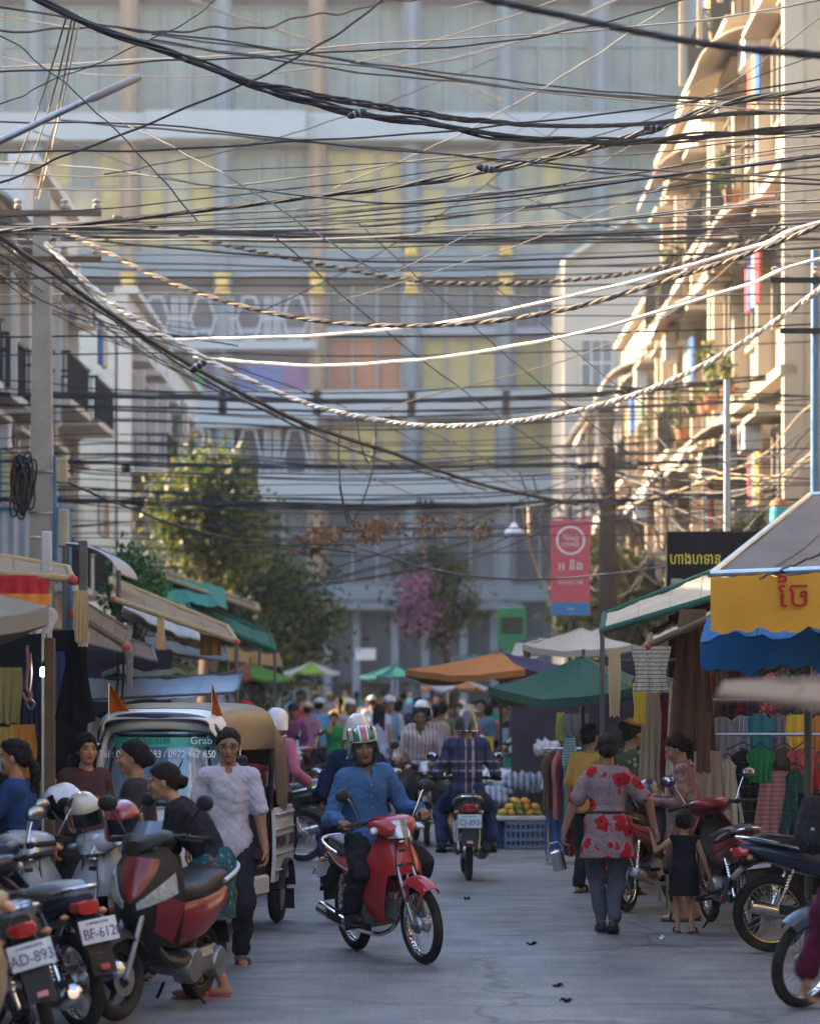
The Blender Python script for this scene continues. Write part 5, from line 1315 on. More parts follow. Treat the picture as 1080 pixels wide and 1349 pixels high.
# ------------------------------------------------------------------ market stalls, awnings, umbrellas, hanging goods
WOOD = mat('old_wood', (.13, .085, .05), .8, var=.35, scale=9, bump=.3)
POLE = mat('stall_pole', (.12, .11, .10), .6, .3, var=.3, scale=8, dirt=.3)
BAMBOO = mat('bamboo', (.36, .26, .13), .7, var=.25, scale=10)
REDB = mat('red_cap', (.34, .04, .025), .5, var=.2)
def quad(A, B, C, D, sag, wr, seed):
    """A front-left, B front-right, C back-right, D back-left"""
    rs = random.Random(seed); ph = [rs.uniform(0, 6) for _ in range(4)]
    def f(u, v):
        p = (A.lerp(B, u)).lerp(D.lerp(C, u), v)
        s_ = sag * math.sin(math.pi * u) * (.35 + .65 * math.sin(math.pi * v)) + wr * (math.sin(u * 17 + ph[0] + 2 * v) + .7 * math.sin(u * 31 + ph[1]) * (1 - v) + .6 * math.sin(v * 13 + ph[2] + u * 5) + .5 * math.sin(u * 53 + v * 9 + ph[3])) * .8
        return p - Vector((0, 0, s_))
    return f
def awning(label, cs, m, sag=.06, wr=.012, valance=None, poles=True, seed=1, edge=None, name='awning', cat='awning', ground=True, edge_r=.018, balls=False, group=None):
    A, B, C, D = [P(*c) if not isinstance(c, Vector) else c for c in cs]
    o = thing(name, label, cat, Vector((A.x, A.y, 0)), 0, group); off = Vector((A.x, A.y, 0)); A, B, C, D = [q - off for q in (A, B, C, D)]
    f = quad(A, B, C, D, sag, wr, seed)
    b = MB(); b.sheet(f, 22, 10, .008); b.build('canopy', m, o)
    for us in (.27, .52, .76):
        b = MB(); b.tube([Vector(f(us, j / 8)) + Vector((0, 0, .002)) for j in range(9)], .006, 4); b.build('seam', m, o)
    if edge:
        b = MB(); b.tube([A + Vector((0, 0, .006)), B + Vector((0, 0, .006))], edge_r, 8); b.tube([A, D], edge_r, 8); b.tube([B, C], edge_r, 8); b.tube([D, C], edge_r, 8); b.build('frame', edge, o)
    if valance:
        vm, h, sc_, amp = valance
        b = MB(); L = (B - A).length; n = max(20, int(L / .03))
        def g(u, v):
            p = Vector(f(u, 0)); d = (B - A).normalized(); nrm = Vector((d.y, -d.x, 0)); hh = h + (amp * abs(math.sin(u * L / sc_ * math.pi)) if sc_ else 0)
            return p + nrm * (.02 + .012 * math.sin(u * L * 9 + v * 2) * v) - Vector((0, 0, .012 + hh * v))
        b.sheet(g, n, 6, .006); b.build('valance', vm, o)
    if poles:
        for i, q in enumerate((A, B, C, D)):
            if isinstance(poles, str) and str(i) not in poles: continue
            b = MB(); b.tube([(q.x, q.y, 0), (q.x, q.y, q.z + .03)], .02, 8); b.build('pole', POLE, o)
    if balls:
        for q in (A, B):
            b = MB(); b.ell(q, (.036, .036, .036), 12, 8); b.build('cap', REDB, o)
    return o
def umbrella(label, c, r, rise, cols, n=8, rot=0, pole_z=0, val=.0, seed=0, group='market umbrellas', drop=.05, pole=True):
    """market umbrella, c = centre of the rim; panels in alternating cloths"""
    c = Vector(c); o = thing('market_umbrella', label, 'umbrella', (c.x, c.y, 0), rot, group); rs = random.Random(seed)
    for i in range(n):
        a0, a1 = 2 * math.pi * i / n, 2 * math.pi * (i + 1) / n
        p0 = Vector((math.cos(a0) * r, math.sin(a0) * r, c.z)); p1 = Vector((math.cos(a1) * r, math.sin(a1) * r, c.z)); top = Vector((0, 0, c.z + rise)); w_ = rs.uniform(.6, 1.4)
        def f(u, v):
            e = p0.lerp(p1, u); e.z -= drop * math.sin(math.pi * u) * w_; q = e.lerp(top, v); q.z += -.10 * rise * math.sin(math.pi * v) * (1 + .5 * math.sin(math.pi * u)) + .012 * (1 - v) * math.sin(u * 9 * w_ + seed) * math.sin(math.pi * u) + .006 * math.sin(u * 23 + v * 11 + i); return q
        b = MB(); b.sheet(f, 14, 10, .006); pn = b.build('panel', cols[i % len(cols)], o)
        if val:
            b = MB(); b.sheet(lambda u, v: Vector(f(u, 0)) * 1.0 + Vector((0, 0, -val * v)), 8, 2, .005); b.build('valance', cols[i % len(cols)], pn)
        b = MB(); b.tube([top - Vector((0, 0, .03)), (p0 + top) * .5 - Vector((0, 0, .11 * rise + .02)), p0 - Vector((0, 0, .02))], .008, 5); b.build('rib', POLE, o)
    if pole:
        b = MB(); b.tube([(0, 0, pole_z), (0, 0, c.z + rise + .06)], .019, 8); b.build('pole', POLE, o)
    return o
GK = {}
def gar_fn(kind, var):
    rs = random.Random(hash_(kind) + var * 17); ph = [rs.uniform(0, 6.28) for _ in range(5)]; nf = rs.uniform(2.2, 4.2)
    def make(b):
        def wid(v):
            if kind == 'dress': return (.42 + .22 * min(1, v / .08)) * (1 - .35 * math.sin(min(v / .45, 1) * math.pi) ** 2 * .6) + max(0, v - .4) * .75
            if kind == 'shirt': return .62 + .38 * min(1, v / .06) if v < .35 else 1.0
            if kind == 'skirt': return .62 + .55 * v
            if kind == 'scarf': return .9 + .12 * math.sin(v * 5 + ph[0])
            return 1.0
        def f(sgn):
            def g(u, v):
                w_ = wid(v); t = -1 + 2 * u; fold = .05 * v ** .6 * math.sin(t * nf * 3.1 + ph[0] + v * .8) + .02 * math.sin(t * nf * 7 + ph[1]) * v
                x = t * .5 * w_; z = -v
                if kind in ('shirt', 'dress') and v < .12: z -= .10 * abs(t) ** 1.5 * (1 - v / .12)
                if kind == 'shirt' and .08 < v < .45: x += math.copysign(.14 * math.sin((v - .08) / .37 * math.pi) * (abs(t) > .7), t)
                z += .02 * math.sin(t * 6 + ph[2]) * v
                if kind == 'trousers' and v > .38 and abs(t) < .08: fold -= .03
                return (x, sgn * .03 * (1 - t * t) + fold, z)
            return g
        b.sheet(f(-1), 22, 14, .03)
    return make
def hash_(s): return sum(ord(c) * (i + 3) for i, c in enumerate(s))
def hang(name, label, top, w, h, m, kind='dress', yaw=0, var=0, hanger=True, group=None, cat='garment', roll=0):
    o = thing(name, label, cat, top, yaw, group, ry=roll)
    g = cached(('gar', kind, var), 'cloth', gar_fn(kind, var), m, o); g.scale = (w, min(w, .5), h); g.location = (0, 0, -.05)
    if hanger:
        def hg(b): b.tube([(-.19, 0, -.07), (0, 0, -.005), (.19, 0, -.07)], .007, 5); b.tube([(0, 0, -.005), (.005, 0, .03), (.025, 0, .05), (.03, 0, .03)], .004, 5)
        q = cached('hanger', 'hanger', hg, BLK, o); q.scale = (min(1, w / .45), 1, 1)
    return o
def box_thing(name, label, cat, c, d, m, rz=0, group=None, bev=.01):
    o = thing(name, label, cat, c, rz, group); b = MB(); b.box((0, 0, d[2] / 2), d, bev=bev); b.build('body', m, o); return o
T = lambda n, c, th=.25: cloth(n, c, .75, .32, 2.2, .3, thin=th, dirt=.22)
# ---- right side
awning('big awning with grey top and yellow scalloped valance lettered in red', [(935, 757, 20), (1215, 746, 20), (1330, 640, 23), (1066, 652, 23)],
       cloth('canvas_grey', (.16, .14, .125), .8, .4, 3, .3, dirt=.2), .05, .012, (cloth('canvas_yellow', (.58, .29, .035), .75, .16, 3, .15), .345, .16, .03), False, 3, CHR, edge_r=.022)
ro = bpy.data.objects[[o.name for o in bpy.data.objects if o.get('label', '').startswith('big awning')][0]]
text('\u17c3\u1785', .25, mat('letter_red', (.36, .02, .02), .6, var=.1), ro, Vector((.545, -.055, 0)) + Vector((0, 0, P(1046, 785, 20).z)), (R(90), 0, 0), sx=1.0)
for (px, d) in ((1064, 22.9), (1300, 22.9)):
    q = P(px, 660, d); b = MB(); b.tube([(q.x - ro.location.x, q.y - ro.location.y, 0), (q.x - ro.location.x, q.y - ro.location.y, q.z)], .03, 8); b.build('pole', POLE, ro)
awning('blue tarp slung under the yellow awning', [(922, 836, 21.2), (1180, 826, 21.2), (1180, 800, 23.5), (930, 815, 23.5)], T('tarp_blue', (.015, .13, .33)), .12, .03, (T('tarp_blue', (.015, .13, .33)), .16, .55, .10), False, 4, name='tarp', cat='tarp')
awning('cream awning with dark green border sloping down behind the yellow one', [(793, 832, 26), (960, 782, 26), (965, 742, 29), (796, 810, 29)], T('canvas_cream', (.46, .41, .32)), .03, .010, None, '0', 5, cloth('border_green', (.03, .09, .07)), edge_r=.03)
awning('second cream awning with brown beam hung below the green bordered one', [(852, 852, 24), (955, 806, 24), (960, 790, 26.5), (858, 833, 26.5)], T('canvas_cream2', (.44, .38, .29)), .03, .012, None, '', 6, WOOD, edge_r=.028, balls=True)
awning('beige canvas awning edge jutting in close at the right', [(948, 918, 9), (1260, 946, 9), (1340, 884, 10.4), (955, 901, 10.4)], T('canvas_beige', (.30, .22, .15)), .02, .006, None, '', 7, cloth('hem_beige', (.24, .19, .15)), edge_r=.012)
GRN = [T('umb_green', (.05, .125, .09), .3), T('umb_green_light', (.15, .21, .15), .3)]
umbrella('dark green market umbrella with pale green panels over the clothes rack', P(768, 905, 29), 1.0, .30, GRN, 4, 24, .5, .08, 1, drop=.09)
umbrella('faded orange and purple market umbrella beyond the green one', P(660, 882, 38), 1.22, .22, [T('umb_orange', (.46, .19, .06), .35), T('umb_lime', (.30, .31, .10), .35), T('umb_orange', (.46, .19, .06), .35), T('umb_purple', (.06, .055, .12), .35)], 4, 12, 0, .08, 2, drop=.10)
umbrella('cream and brown umbrella half hidden beside the red sign', P(765, 850, 34), .85, .2, [T('umb_cream', (.45, .42, .36), .3), T('umb_brown', (.32, .17, .08), .3)], 4, 38, 0, .07, 3, drop=.08)
umbrella('teal umbrella far down the street before the gate', P(520, 890, 62), .72, .22, [T('umb_teal', (.03, .14, .14), .3)], 6, 0, 0, .04, 4)
umbrella('small orange and white umbrella far on the right of the street', P(598, 905, 56), .62, .25, [T('umb_orange2', (.5, .24, .12), .3), T('umb_white', (.5, .5, .5), .3)], 8, 0, 0, .04, 5)
# ---- left side
umbrella('big beige umbrella jutting in at the left edge', P(-160, 800, 17), .95, .34, [T('umb_beige', (.27, .245, .20), .2)], 4, 0, 0, .10, 6, drop=.10)
umbrella('pale mint umbrella spread flat behind the tuk-tuk', P(182, 880, 31), .62, .20, [T('umb_mint', (.34, .46, .38), .3), T('umb_mint2', (.24, .36, .29), .3)], 6, 15, 0, .05, 7)
umbrella('salmon orange and green umbrella over the stalls behind the tuk-tuk', P(330, 893, 48), .80, .25, [T('umb_salmon', (.52, .24, .15), .3), T('umb_grass', (.14, .33, .07), .3), T('umb_salmon', (.52, .24, .15), .3)], 6, 35, 0, .04, 8)
umbrella('lime green umbrella left of the crowd', P(410, 885, 58), .55, .2, [T('umb_lime2', (.26, .42, .08), .3), T('umb_white2', (.48, .50, .5), .3)], 6, 0, 0, .04, 9)
awning('pale blue tarp roof behind the tuk-tuk', [(85, 924, 28), (312, 913, 28), (318, 888, 30), (118, 895, 30)], T('tarp_paleblue', (.30, .40, .52)), .04, .012, None, '01', 11, POLE, name='tarp', cat='tarp', edge_r=.012)
awning('green and purple tarp corner at the end of the pale blue one', [(268, 915, 32), (318, 908, 32), (320, 882, 33.5), (275, 886, 33.5)], T('tarp_greenpurple', (.06, .10, .15)), .03, .015, None, '', 12, name='tarp', cat='tarp')
awning('tan stall roof sloping down over the left stalls', [(150, 790, 30), (312, 846, 30), (300, 826, 35), (146, 762, 35)], T('canvas_tan', (.30, .235, .15)), .03, .012, None, '1', 13, BAMBOO, edge_r=.028, balls=True)
awning('white sheet roof slung below the tan one', [(160, 812, 33), (268, 856, 33), (262, 832, 37), (165, 788, 37)], T('sheet_white', (.50, .52, .52), .35), .05, .015, None, '', 14, name='tarp', cat='tarp')
awning('dark green stall roof farther back on the left', [(250, 812, 42), (362, 858, 42), (355, 836, 47), (248, 790, 47)], T('roof_green', (.02, .11, .075), .1), .03, .012, None, '1', 15, cloth('edge_green', (.02, .09, .06)), edge_r=.04)
awning('teal tarp roof above the dark green stall roof', [(206, 790, 45), (300, 800, 45), (295, 772, 50), (204, 758, 50)], T('roof_teal', (.05, .26, .20), .2), .03, .02, None, '', 16, name='tarp', cat='tarp')
awning('long plank eave above the green tarps on the left', [(218, 762, 48), (342, 805, 48), (338, 796, 52), (214, 752, 52)], WOOD, .01, .004, None, '1', 17, BAMBOO, edge_r=.035)
awning('wooden board awning with bamboo edge at the far left', [(-60, 752, 20), (96, 764, 20), (90, 748, 23), (-60, 722, 23)], cloth('board_tan', (.27, .20, .125)), .01, .006, None, '', 18, BAMBOO, edge_r=.024, balls=True)
awning('brown plank roof low over the dark stall on the left', [(96, 808, 22), (166, 852, 22), (172, 832, 25), (100, 788, 25)], WOOD, .01, .004, None, '', 19, WOOD, edge_r=.024, balls=True)
awning('dark plank eave between the post and the tan roof', [(104, 846, 27), (206, 872, 27), (200, 852, 30), (100, 818, 30)], WOOD, .01, .008, None, '', 21, POLE, edge_r=.02)
awning('grey tarp eave low behind the tan roof', [(196, 858, 36), (300, 872, 36), (292, 852, 39), (190, 836, 39)], T('tarp_grey', (.16, .17, .18)), .05, .02, None, '1', 22, POLE, name='tarp', cat='tarp', edge_r=.016)
awning('ochre tarp low over the far left stalls', [(300, 872, 52), (372, 880, 52), (368, 862, 56), (298, 852, 56)], T('tarp_ochre', (.34, .20, .06)), .05, .02, None, '1', 23, POLE, name='tarp', cat='tarp', edge_r=.016)
awning('faded white tarp behind the green umbrella', [(672, 868, 42), (790, 850, 42), (792, 828, 46), (680, 846, 46)], T('tarp_white', (.42, .42, .40)), .06, .02, None, '0', 24, POLE, name='tarp', cat='tarp', edge_r=.016)
awning('dark teal tarp over the far right stalls', [(590, 884, 58), (668, 872, 58), (672, 854, 62), (596, 866, 62)], T('tarp_teal', (.03, .10, .10)), .06, .02, None, '0', 25, POLE, name='tarp', cat='tarp', edge_r=.016)
# curved grey tin hood and lean-to boards
b = MB(); A = P(92, 745, 31)
o = tag(thing('tin_hood', 'curved grey tin hood over a stall beside the concrete pole', 'roof', A), None)
b.sheet(lambda u, v: (.55 * math.sin(v * 1.4) - .05, u * 2.2, .32 * math.cos(v * 1.5) - .1 + .012 * math.sin(u * 60)), 50, 10, .01); b.build('sheet', mat('tin_grey', (.30, .33, .38), .4, .5, var=.2, scale=4, dirt=.3), o)
b = MB(); b.tube([(.5, 0, -.05), (.52, 0, -A.z)], .025, 6); b.tube([(-.05, 0, .2), (-.05, 0, -A.z)], .025, 6); b.build('post', POLE, o)
o = thing('plank_fence', 'white corrugated panel with blue rail behind the pole', 'panel', P(10, 742, 34)); b = MB()
corrugated(b, -.9, .9, 0, .02, 0, .02); b = MB(); b.sheet(lambda u, v: (-.9 + 1.6 * u, .02 * math.sin(u * 80), .62 * v), 90, 2, .01); b.build('sheet', mat('panel_white', (.40, .44, .48), .5, var=.2), o)
b = MB(); b.tube([(-.9, -.05, .64), (.75, -.05, .60)], .03, 6); b.tube([(-.62, -.05, .6), (-.62, -.05, -2.9)], .03, 6); b.tube([(.7, -.05, .6), (.7, -.05, -2.9)], .03, 6); b.build('rail', mat('rail_blue', (.06, .16, .26), .5), o)
# stall backs coloured near-black to stand in for the shade under the roofs
DKW = mat('stall_back_shade', (.022, .020, .022), .9, var=.4, scale=3)
CLT = mat('stall_shade_grey', (.05, .045, .06), .9, var=.5, scale=5)
for nm, lb, c, d, m_ in (('stall_wall', 'shade-coloured back wall of the left stall behind the masked woman', (-3.35, 24.5, 0), (1.5, .08, 2.4), DKW), ('stall_wall', 'shade-coloured back wall of the stall left of the tuk-tuk', (-3.5, 30.6, 0), (2.2, .08, 2.3), CLT),
                         ('stall_wall', 'shade-coloured wall along the left stalls', (-4.2, 38, 0), (.1, 14, 2.6), DKW), ('stall_wall', 'shade-coloured back wall of the right clothes stall', (3.45, 28.2, 0), (2.1, .08, 2.75), DKW),
                         ('stall_wall', 'shade-coloured side wall beside the brown curtain', (2.25, 30.5, 0), (.9, .08, 2.2), CLT), ('stall_wall', 'shade-coloured back wall under the green umbrella', (2.3, 36, 0), (2.2, .08, 1.9), CLT), ('stall_wall', 'shade-coloured wall along the right stalls', (3.4, 42, 0), (.1, 14, 2.4), DKW)):
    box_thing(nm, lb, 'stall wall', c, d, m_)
# posts and beams of the left stall, lamp
bp_ = thing('lamp', 'lit white bulb lamp hanging in the dark left stall', 'lamp', P(62, 884, 21))
b = MB(); b.lathe([(0, .03), (.03, .03), (.043, .02), (.043, -.035), (.03, -.04), (0, -.04)], n=16); b.build('bulb', mat('bulb_lit', (1, .97, .9), .4, var=0, emit=9), bp_)
b = MB(); b.lathe([(0, .075), (.025, .07), (.05, .03), (.055, .025), (.02, .035)], n=16); b.tube([(0, 0, .07), (0, 0, .5)], .004, 5); b.build('socket', BLK, bp_)
for (px, y0, d, lb) in ((62, 700, 21.6, 'thin white post of the left stall'), (110, 712, 26, 'grey square post beside the tan streamer'), (66, 840, 20.6, 'brown timber post under the lit bulb')):
    t_ = P(px, y0, d); o = thing('stall_post', lb, 'post', (t_.x, t_.y, 0)); b = MB(); b.box((0, 0, t_.z / 2), (.07, .07, t_.z), bev=.008); b.box((0, 0, .04), (.12, .12, .08)); b.build('shaft', {62: mat('post_white', (.42, .42, .40), .7, dirt=.4), 110: POLE, 66: WOOD}[px], o)
# ---- hanging streamers and cloths on the left
S = lambda px, py, d: P(px, py, d)
TAN = cloth('cloth_tan', (.36, .25, .12)); CREAMC = pattern('cloth_cream_print', (.47, .42, .32), (('z', .09, .022, 0, (.10, .05, .03), .8),), ((22, .32, (.12, .06, .04), .5, 3.0),)); REDC = cloth('cloth_red', (.40, .03, .035)); YEL = cloth('cloth_yellow', (.60, .34, .03)); ORG = cloth('cloth_orange', (.55, .20, .03))
hang('streamer', 'long tan streamer hanging from the bamboo pole end on the left', S(107, 768, 20), .10, .34, TAN, 'scarf', 10, 1, False, cat='cloth')
hang('streamer', 'cream tail hanging below the tan streamer', S(110, 822, 20.1), .08, .10, cloth('cloth_cream', (.48, .43, .32)), 'scarf', 10, 2, False, cat='cloth')
hang('streamer', 'tan cloth strip hanging at the end of the plank roof', S(212, 806, 28), .10, .30, TAN, 'scarf', 40, 3, False, cat='cloth')
hang('cardboard', 'yellow cardboard sheet hung below the tan roof', S(278, 826, 31), .22, .24, mat('cardboard', (.40, .24, .07), .9, var=.15), 'plain', 15, 4, False, cat='cardboard')
for i, (px, py, d, lb, m_, w_, h_) in enumerate(((22, 748, 19.5, 'crumpled red cloth thrown over the board awning', REDC, .34, .26), (48, 752, 19.6, 'red cloth corner drooping off the board awning', REDC, .16, .25), (30, 772, 19.3, 'orange cloth below the red one at the left edge', ORG, .36, .16),
        (40, 790, 18.8, 'pale patterned bundle lying on the beige umbrella', pattern('bundle_pale', (.40, .36, .33), (), ((30, .35, (.2, .1, .08), .4, 2.0),)), .34, .16))):
    hang('cloth', lb, S(px, py, d), w_, h_, m_, 'scarf', 8 * i, i + 5, False, cat='cloth')
for i, (px, py, d, h_, lb) in enumerate(((155, 860, 24, .34, 'left of two black straps hanging from the plank roof'), (162, 858, 24, .38, 'right of two black straps hanging from the plank roof'), (40, 860, 21, .3, 'thin grey strap hanging near the lit bulb'), (36, 850, 20.4, .28, 'pink strap hanging below the beige umbrella'))):
    o = thing('strap', lb, 'strap', S(px, py, d)); b = MB(); b.tube(spline([(0, 0, 0), (.006, .01, -h_ * .5), (-.004, 0, -h_), (.03, 0, -h_ - .05), (.0, 0, -h_ - .09), (-.03, 0, -h_ - .04)], 16), .011, 6); b.build('band', [BLK, BLK, POLE, cloth('strap_pink', (.3, .12, .12))][i], o)
hang('streamer', 'grey striped strip hanging beside the black straps', S(171, 850, 24), .06, .30, pattern('strip_grey', (.28, .27, .25), (('x', .02, .008, 0, (.1, .1, .1), .7),)), 'scarf', 0, 6, False, cat='cloth')
CPAL = {'maroon': (.13, .02, .03), 'navy': (.02, .03, .08), 'black': (.015, .015, .018), 'teal': (.04, .20, .24), 'rose': (.38, .13, .15), 'cream': (.46, .42, .34), 'beige': (.36, .28, .19), 'olive': (.14, .13, .06), 'white': (.52, .53, .54), 'grey': (.24, .25, .27),
        'blue': (.07, .14, .34), 'sky blue': (.26, .40, .52), 'red': (.45, .03, .03), 'orange': (.50, .19, .04), 'yellow': (.58, .40, .05), 'green': (.03, .20, .07), 'brown': (.12, .07, .045), 'purple': (.14, .06, .18), 'pink': (.50, .19, .24), 'mustard': (.36, .24, .05), 'lime': (.30, .36, .08)}
CM = lambda c: cloth('dye_' + c.replace(' ', '_'), CPAL[c])
PT = {'black lace': pattern('black_lace', (.015, .015, .016), (('z', .13, .012, .03, (.12, .12, .11), .6),), ((55, .3, (.11, .11, .10), .5, 1.),)), 'pink checked': pattern('pink_check', (.42, .18, .17), (('x', .06, .02, 0, (.30, .10, .10), .6), ('z', .06, .02, 0, (.52, .33, .28), .6))),
      'dark green lace': pattern('green_lace', (.02, .07, .06), (), ((40, .35, (.13, .20, .18), .6, 2.),)), 'brown dotted': pattern('brown_dots', (.10, .065, .05), (), ((45, .3, (.34, .26, .2), .6, 4.),)), 'red flowered': pattern('red_flowers', (.38, .05, .06), (), ((26, .38, (.48, .36, .26), .5, 5.),)),
      'blue striped': pattern('blue_stripes', (.14, .18, .26), (('x', .07, .03, 0, (.4, .4, .42), .8),)), 'violet flowered': pattern('violet_flowers', (.34, .30, .46), (), ((38, .35, (.12, .06, .2), .6, 6.),)), 'white green printed': pattern('white_green', (.46, .45, .37), (), ((16, .35, (.07, .14, .04), .35, 8.),)),
      'red lace': pattern('red_lace', (.12, .02, .02), (), ((50, .3, (.3, .06, .05), .5, 3.),)), 'grey flowered': pattern('grey_flowers', (.15, .15, .17), (), ((36, .35, (.35, .3, .3), .5, 9.),)), 'teal striped': pattern('teal_stripes', (.42, .5, .5), (('z', .085, .045, 0, (.05, .30, .30), .9),))}
def dye(c): return PT[c] if c in PT else CM(c)
# right clothes wall, front row (photo x, top y, height m, width m)
W1 = [(932, 990, 'beige', 'scarf', .30, .78), (958, 1000, 'cream', 'dress', .26, .55), (978, 985, 'black lace', 'dress', .34, .80), (1001, 985, 'green', 'shirt', .20, .30), (1020, 1016, 'pink checked', 'skirt', .36, .66), (1031, 985, 'brown dotted', 'shirt', .22, .24), (1046, 1012, 'dark green lace', 'dress', .28, .66),
      (1058, 985, 'red flowered', 'shirt', .24, .24), (1066, 1012, 'red', 'skirt', .26, .26), (1070, 1045, 'black', 'skirt', .40, .50), (1096, 990, 'rose', 'dress', .34, .7)]
for i, (px, py, c, kd, w_, h_) in enumerate(W1):
    hang({'dress': 'hanging_dress', 'shirt': 'hanging_shirt', 'skirt': 'hanging_skirt', 'scarf': 'hanging_cloth'}[kd], '%s %s on the front rail of the right clothes wall' % (c, {'scarf': 'cloth'}.get(kd, kd)), P(px, py - 8, 25.7 + .03 * (i % 3)), w_, h_, dye(c), kd, -6 + 5 * (i % 4), i, group='clothes on the right wall')
W2 = [(950, 940, 'grey', 'shirt'), (962, 945, 'brown', 'scarf'), (975, 938, 'blue striped', 'dress'), (988, 940, 'sky blue', 'scarf'), (998, 936, 'teal', 'shirt'), (1010, 938, 'navy', 'dress'), (1024, 936, 'grey flowered', 'dress'), (1040, 936, 'olive', 'shirt'), (1052, 938, 'yellow', 'scarf'), (1066, 936, 'maroon', 'dress'), (1082, 938, 'orange', 'shirt')]
for i, (px, py, c, kd) in enumerate(W2):
    hang({'dress': 'hanging_dress', 'shirt': 'hanging_shirt', 'scarf': 'hanging_cloth'}[kd], '%s %s in the upper row of the right clothes wall' % (c, {'scarf': 'cloth'}.get(kd, kd)), P(px, py - 4, 26.4 + .05 * (i % 2)), .24, .42, dye(c), kd, 10 * (i % 3) - 12, i + 3, group='clothes on the right wall')
W3 = ['red lace', 'brown', 'black', 'maroon', 'navy', 'red flowered', 'brown dotted', 'black lace', 'olive', 'purple']
for i, c in enumerate(W3):
    hang('hanging_dress', 'dim %s dress high under the blue tarp' % c, P(935 + 16 * i, 872 + 3 * (i % 3), 27.2), .26, .5, dye(c), 'dress', 8 * (i % 3), i + 6, group='clothes high under the tarp')
W4 = ['navy', 'brown', 'grey', 'maroon', 'olive', 'purple', 'black', 'beige', 'mustard', 'violet flowered', 'dark green lace', 'rose', 'blue striped', 'teal']
for i, c in enumerate(W4):
    hang('hanging_dress', '%s dress in the dim back row of the right clothes wall' % c, P(925 + 13 * i, 960 + 5 * (i % 3), 27.6), .3, .95, dye(c), 'dress', 30 * (i % 4) - 40, i + 4, False, group='clothes in the dim back row')
o = thing('clothes_rail', 'steel rail with stands carrying the right clothes wall', 'rail', (2.45, 25.8, 0)); b = MB()
for z, y in ((1.53, 0), (1.82, .75), (2.18, 1.6)): b.tube([(-.2, y, z), (1.6, y, z)], .014, 8)
for x in (-.2, 1.6):
    for y, z in ((0, 1.53), (.75, 1.82), (1.6, 2.18)): b.tube([(x, y, 0), (x, y, z)], .016, 8)
b.build('tube', STEEL, o)
# tall curtains in the middle
for i, (px, py, d, c, kd, w_, h_, lb) in enumerate(((858, 905, 26.5, 'beige', 'skirt', .22, .9, 'long beige curtain cloth between the umbrella and the satin-shirt woman'), (878, 905, 26.4, 'maroon', 'scarf', .12, .85, 'narrow maroon cloth beside the beige curtain'), (890, 892, 26.3, 'white green printed', 'skirt', .18, .95, 'white curtain with a green leaf print'),
        (912, 795, 25.2, 'brown', 'skirt', .34, 1.15, 'big brown gathered curtain hanging from the cream awning'), (926, 930, 25.0, 'brown', 'scarf', .14, .5, 'dark brown cloth below the gathered curtain'), (842, 892, 26.0, 'yellow', 'scarf', .12, .34, 'bright yellow cloth hanging from the cream printed banner'),
        (866, 882, 27, 'sky blue', 'shirt', .26, .22, 'sky blue shirt hung high behind the yellow cloth'), (872, 908, 26.8, 'black', 'shirt', .22, .14, 'black garment under the sky blue shirt'), (850, 880, 27.2, 'olive', 'shirt', .2, .3, 'olive bag hung behind the yellow cloth'))):
    hang('hanging_cloth', lb, P(px, py, d), w_, h_, dye(c), kd, 8 * (i % 3) - 6, i + 2, False, cat='cloth')
hang('printed_banner', 'cream banner with dark print hanging from the red capped pole', P(857, 843, 24.0), .32, .36, CREAMC, 'scarf', 12, 4, False, cat='banner')
hang('streamer', 'long cream and orange streamer hanging from the red capped pole', P(809, 846, 24.5), .10, .55, pattern('streamer_orange', (.47, .38, .24), (('x', .05, .018, 0, (.50, .22, .03), .9),)), 'scarf', 0, 8, False, cat='cloth')
for i, (px, py, c, w_, h_) in enumerate(((738, 932, 'lime', .10, .28), (760, 934, 'grey flowered', .34, .22), (781, 932, 'pink', .09, .28), (797, 934, 'white', .22, .26), (819, 934, 'grey', .26, .30), (750, 958, 'teal striped', .14, .34))):
    hang('hanging_cloth', '%s cloth hung under the green umbrella' % c, P(px, py, 30.5), w_, h_, dye(c), 'scarf', 0, i, False, group='cloths under the green umbrella', cat='cloth')
# rack of clothes behind the flowered-shirt woman
rk = thing('clothes_rack', 'chrome clothes rack left of the woman in the flowered shirt', 'rack', P(735, 1010, 33) * Vector((1, 1, 0)) if 0 else Vector((P(782, 1010, 33).x, 33, 0))); b = MB()
for x in (-.5, .55): b.tube([(x, 0, .05), (x, 0, 1.25)], .014, 8); b.tube([(x, -.25, .03), (x, .25, .03)], .014, 8)
b.tube([(-.55, 0, 1.25), (.6, 0, 1.25)], .014, 8); b.build('tube', CHR, rk)
for i, c in enumerate(('brown', 'rose', 'teal', 'white', 'olive', 'navy', 'red', 'maroon', 'sky blue', 'beige', 'purple', 'mustard')):
    hang('hanging_shirt', '%s shirt on the rack left of the flowered-shirt woman' % c, (rk.location.x - .48 + .088 * i, 33 + .02 * (i % 2), 1.26), .36, .62 + .1 * (i % 3), dye(c), 'shirt', 62 + 9 * (i % 4), i, group='shirts on the chrome rack')
for i, c in enumerate(('blue', 'maroon', 'navy', 'grey flowered', 'violet flowered')):
    hang('hanging_cloth', '%s cloth low under the chrome rack' % c, (rk.location.x - .4 + .2 * i, 33.2, .72), .26, .6, dye(c), 'scarf', 8, i, False, group='cloths under the chrome rack', cat='cloth')
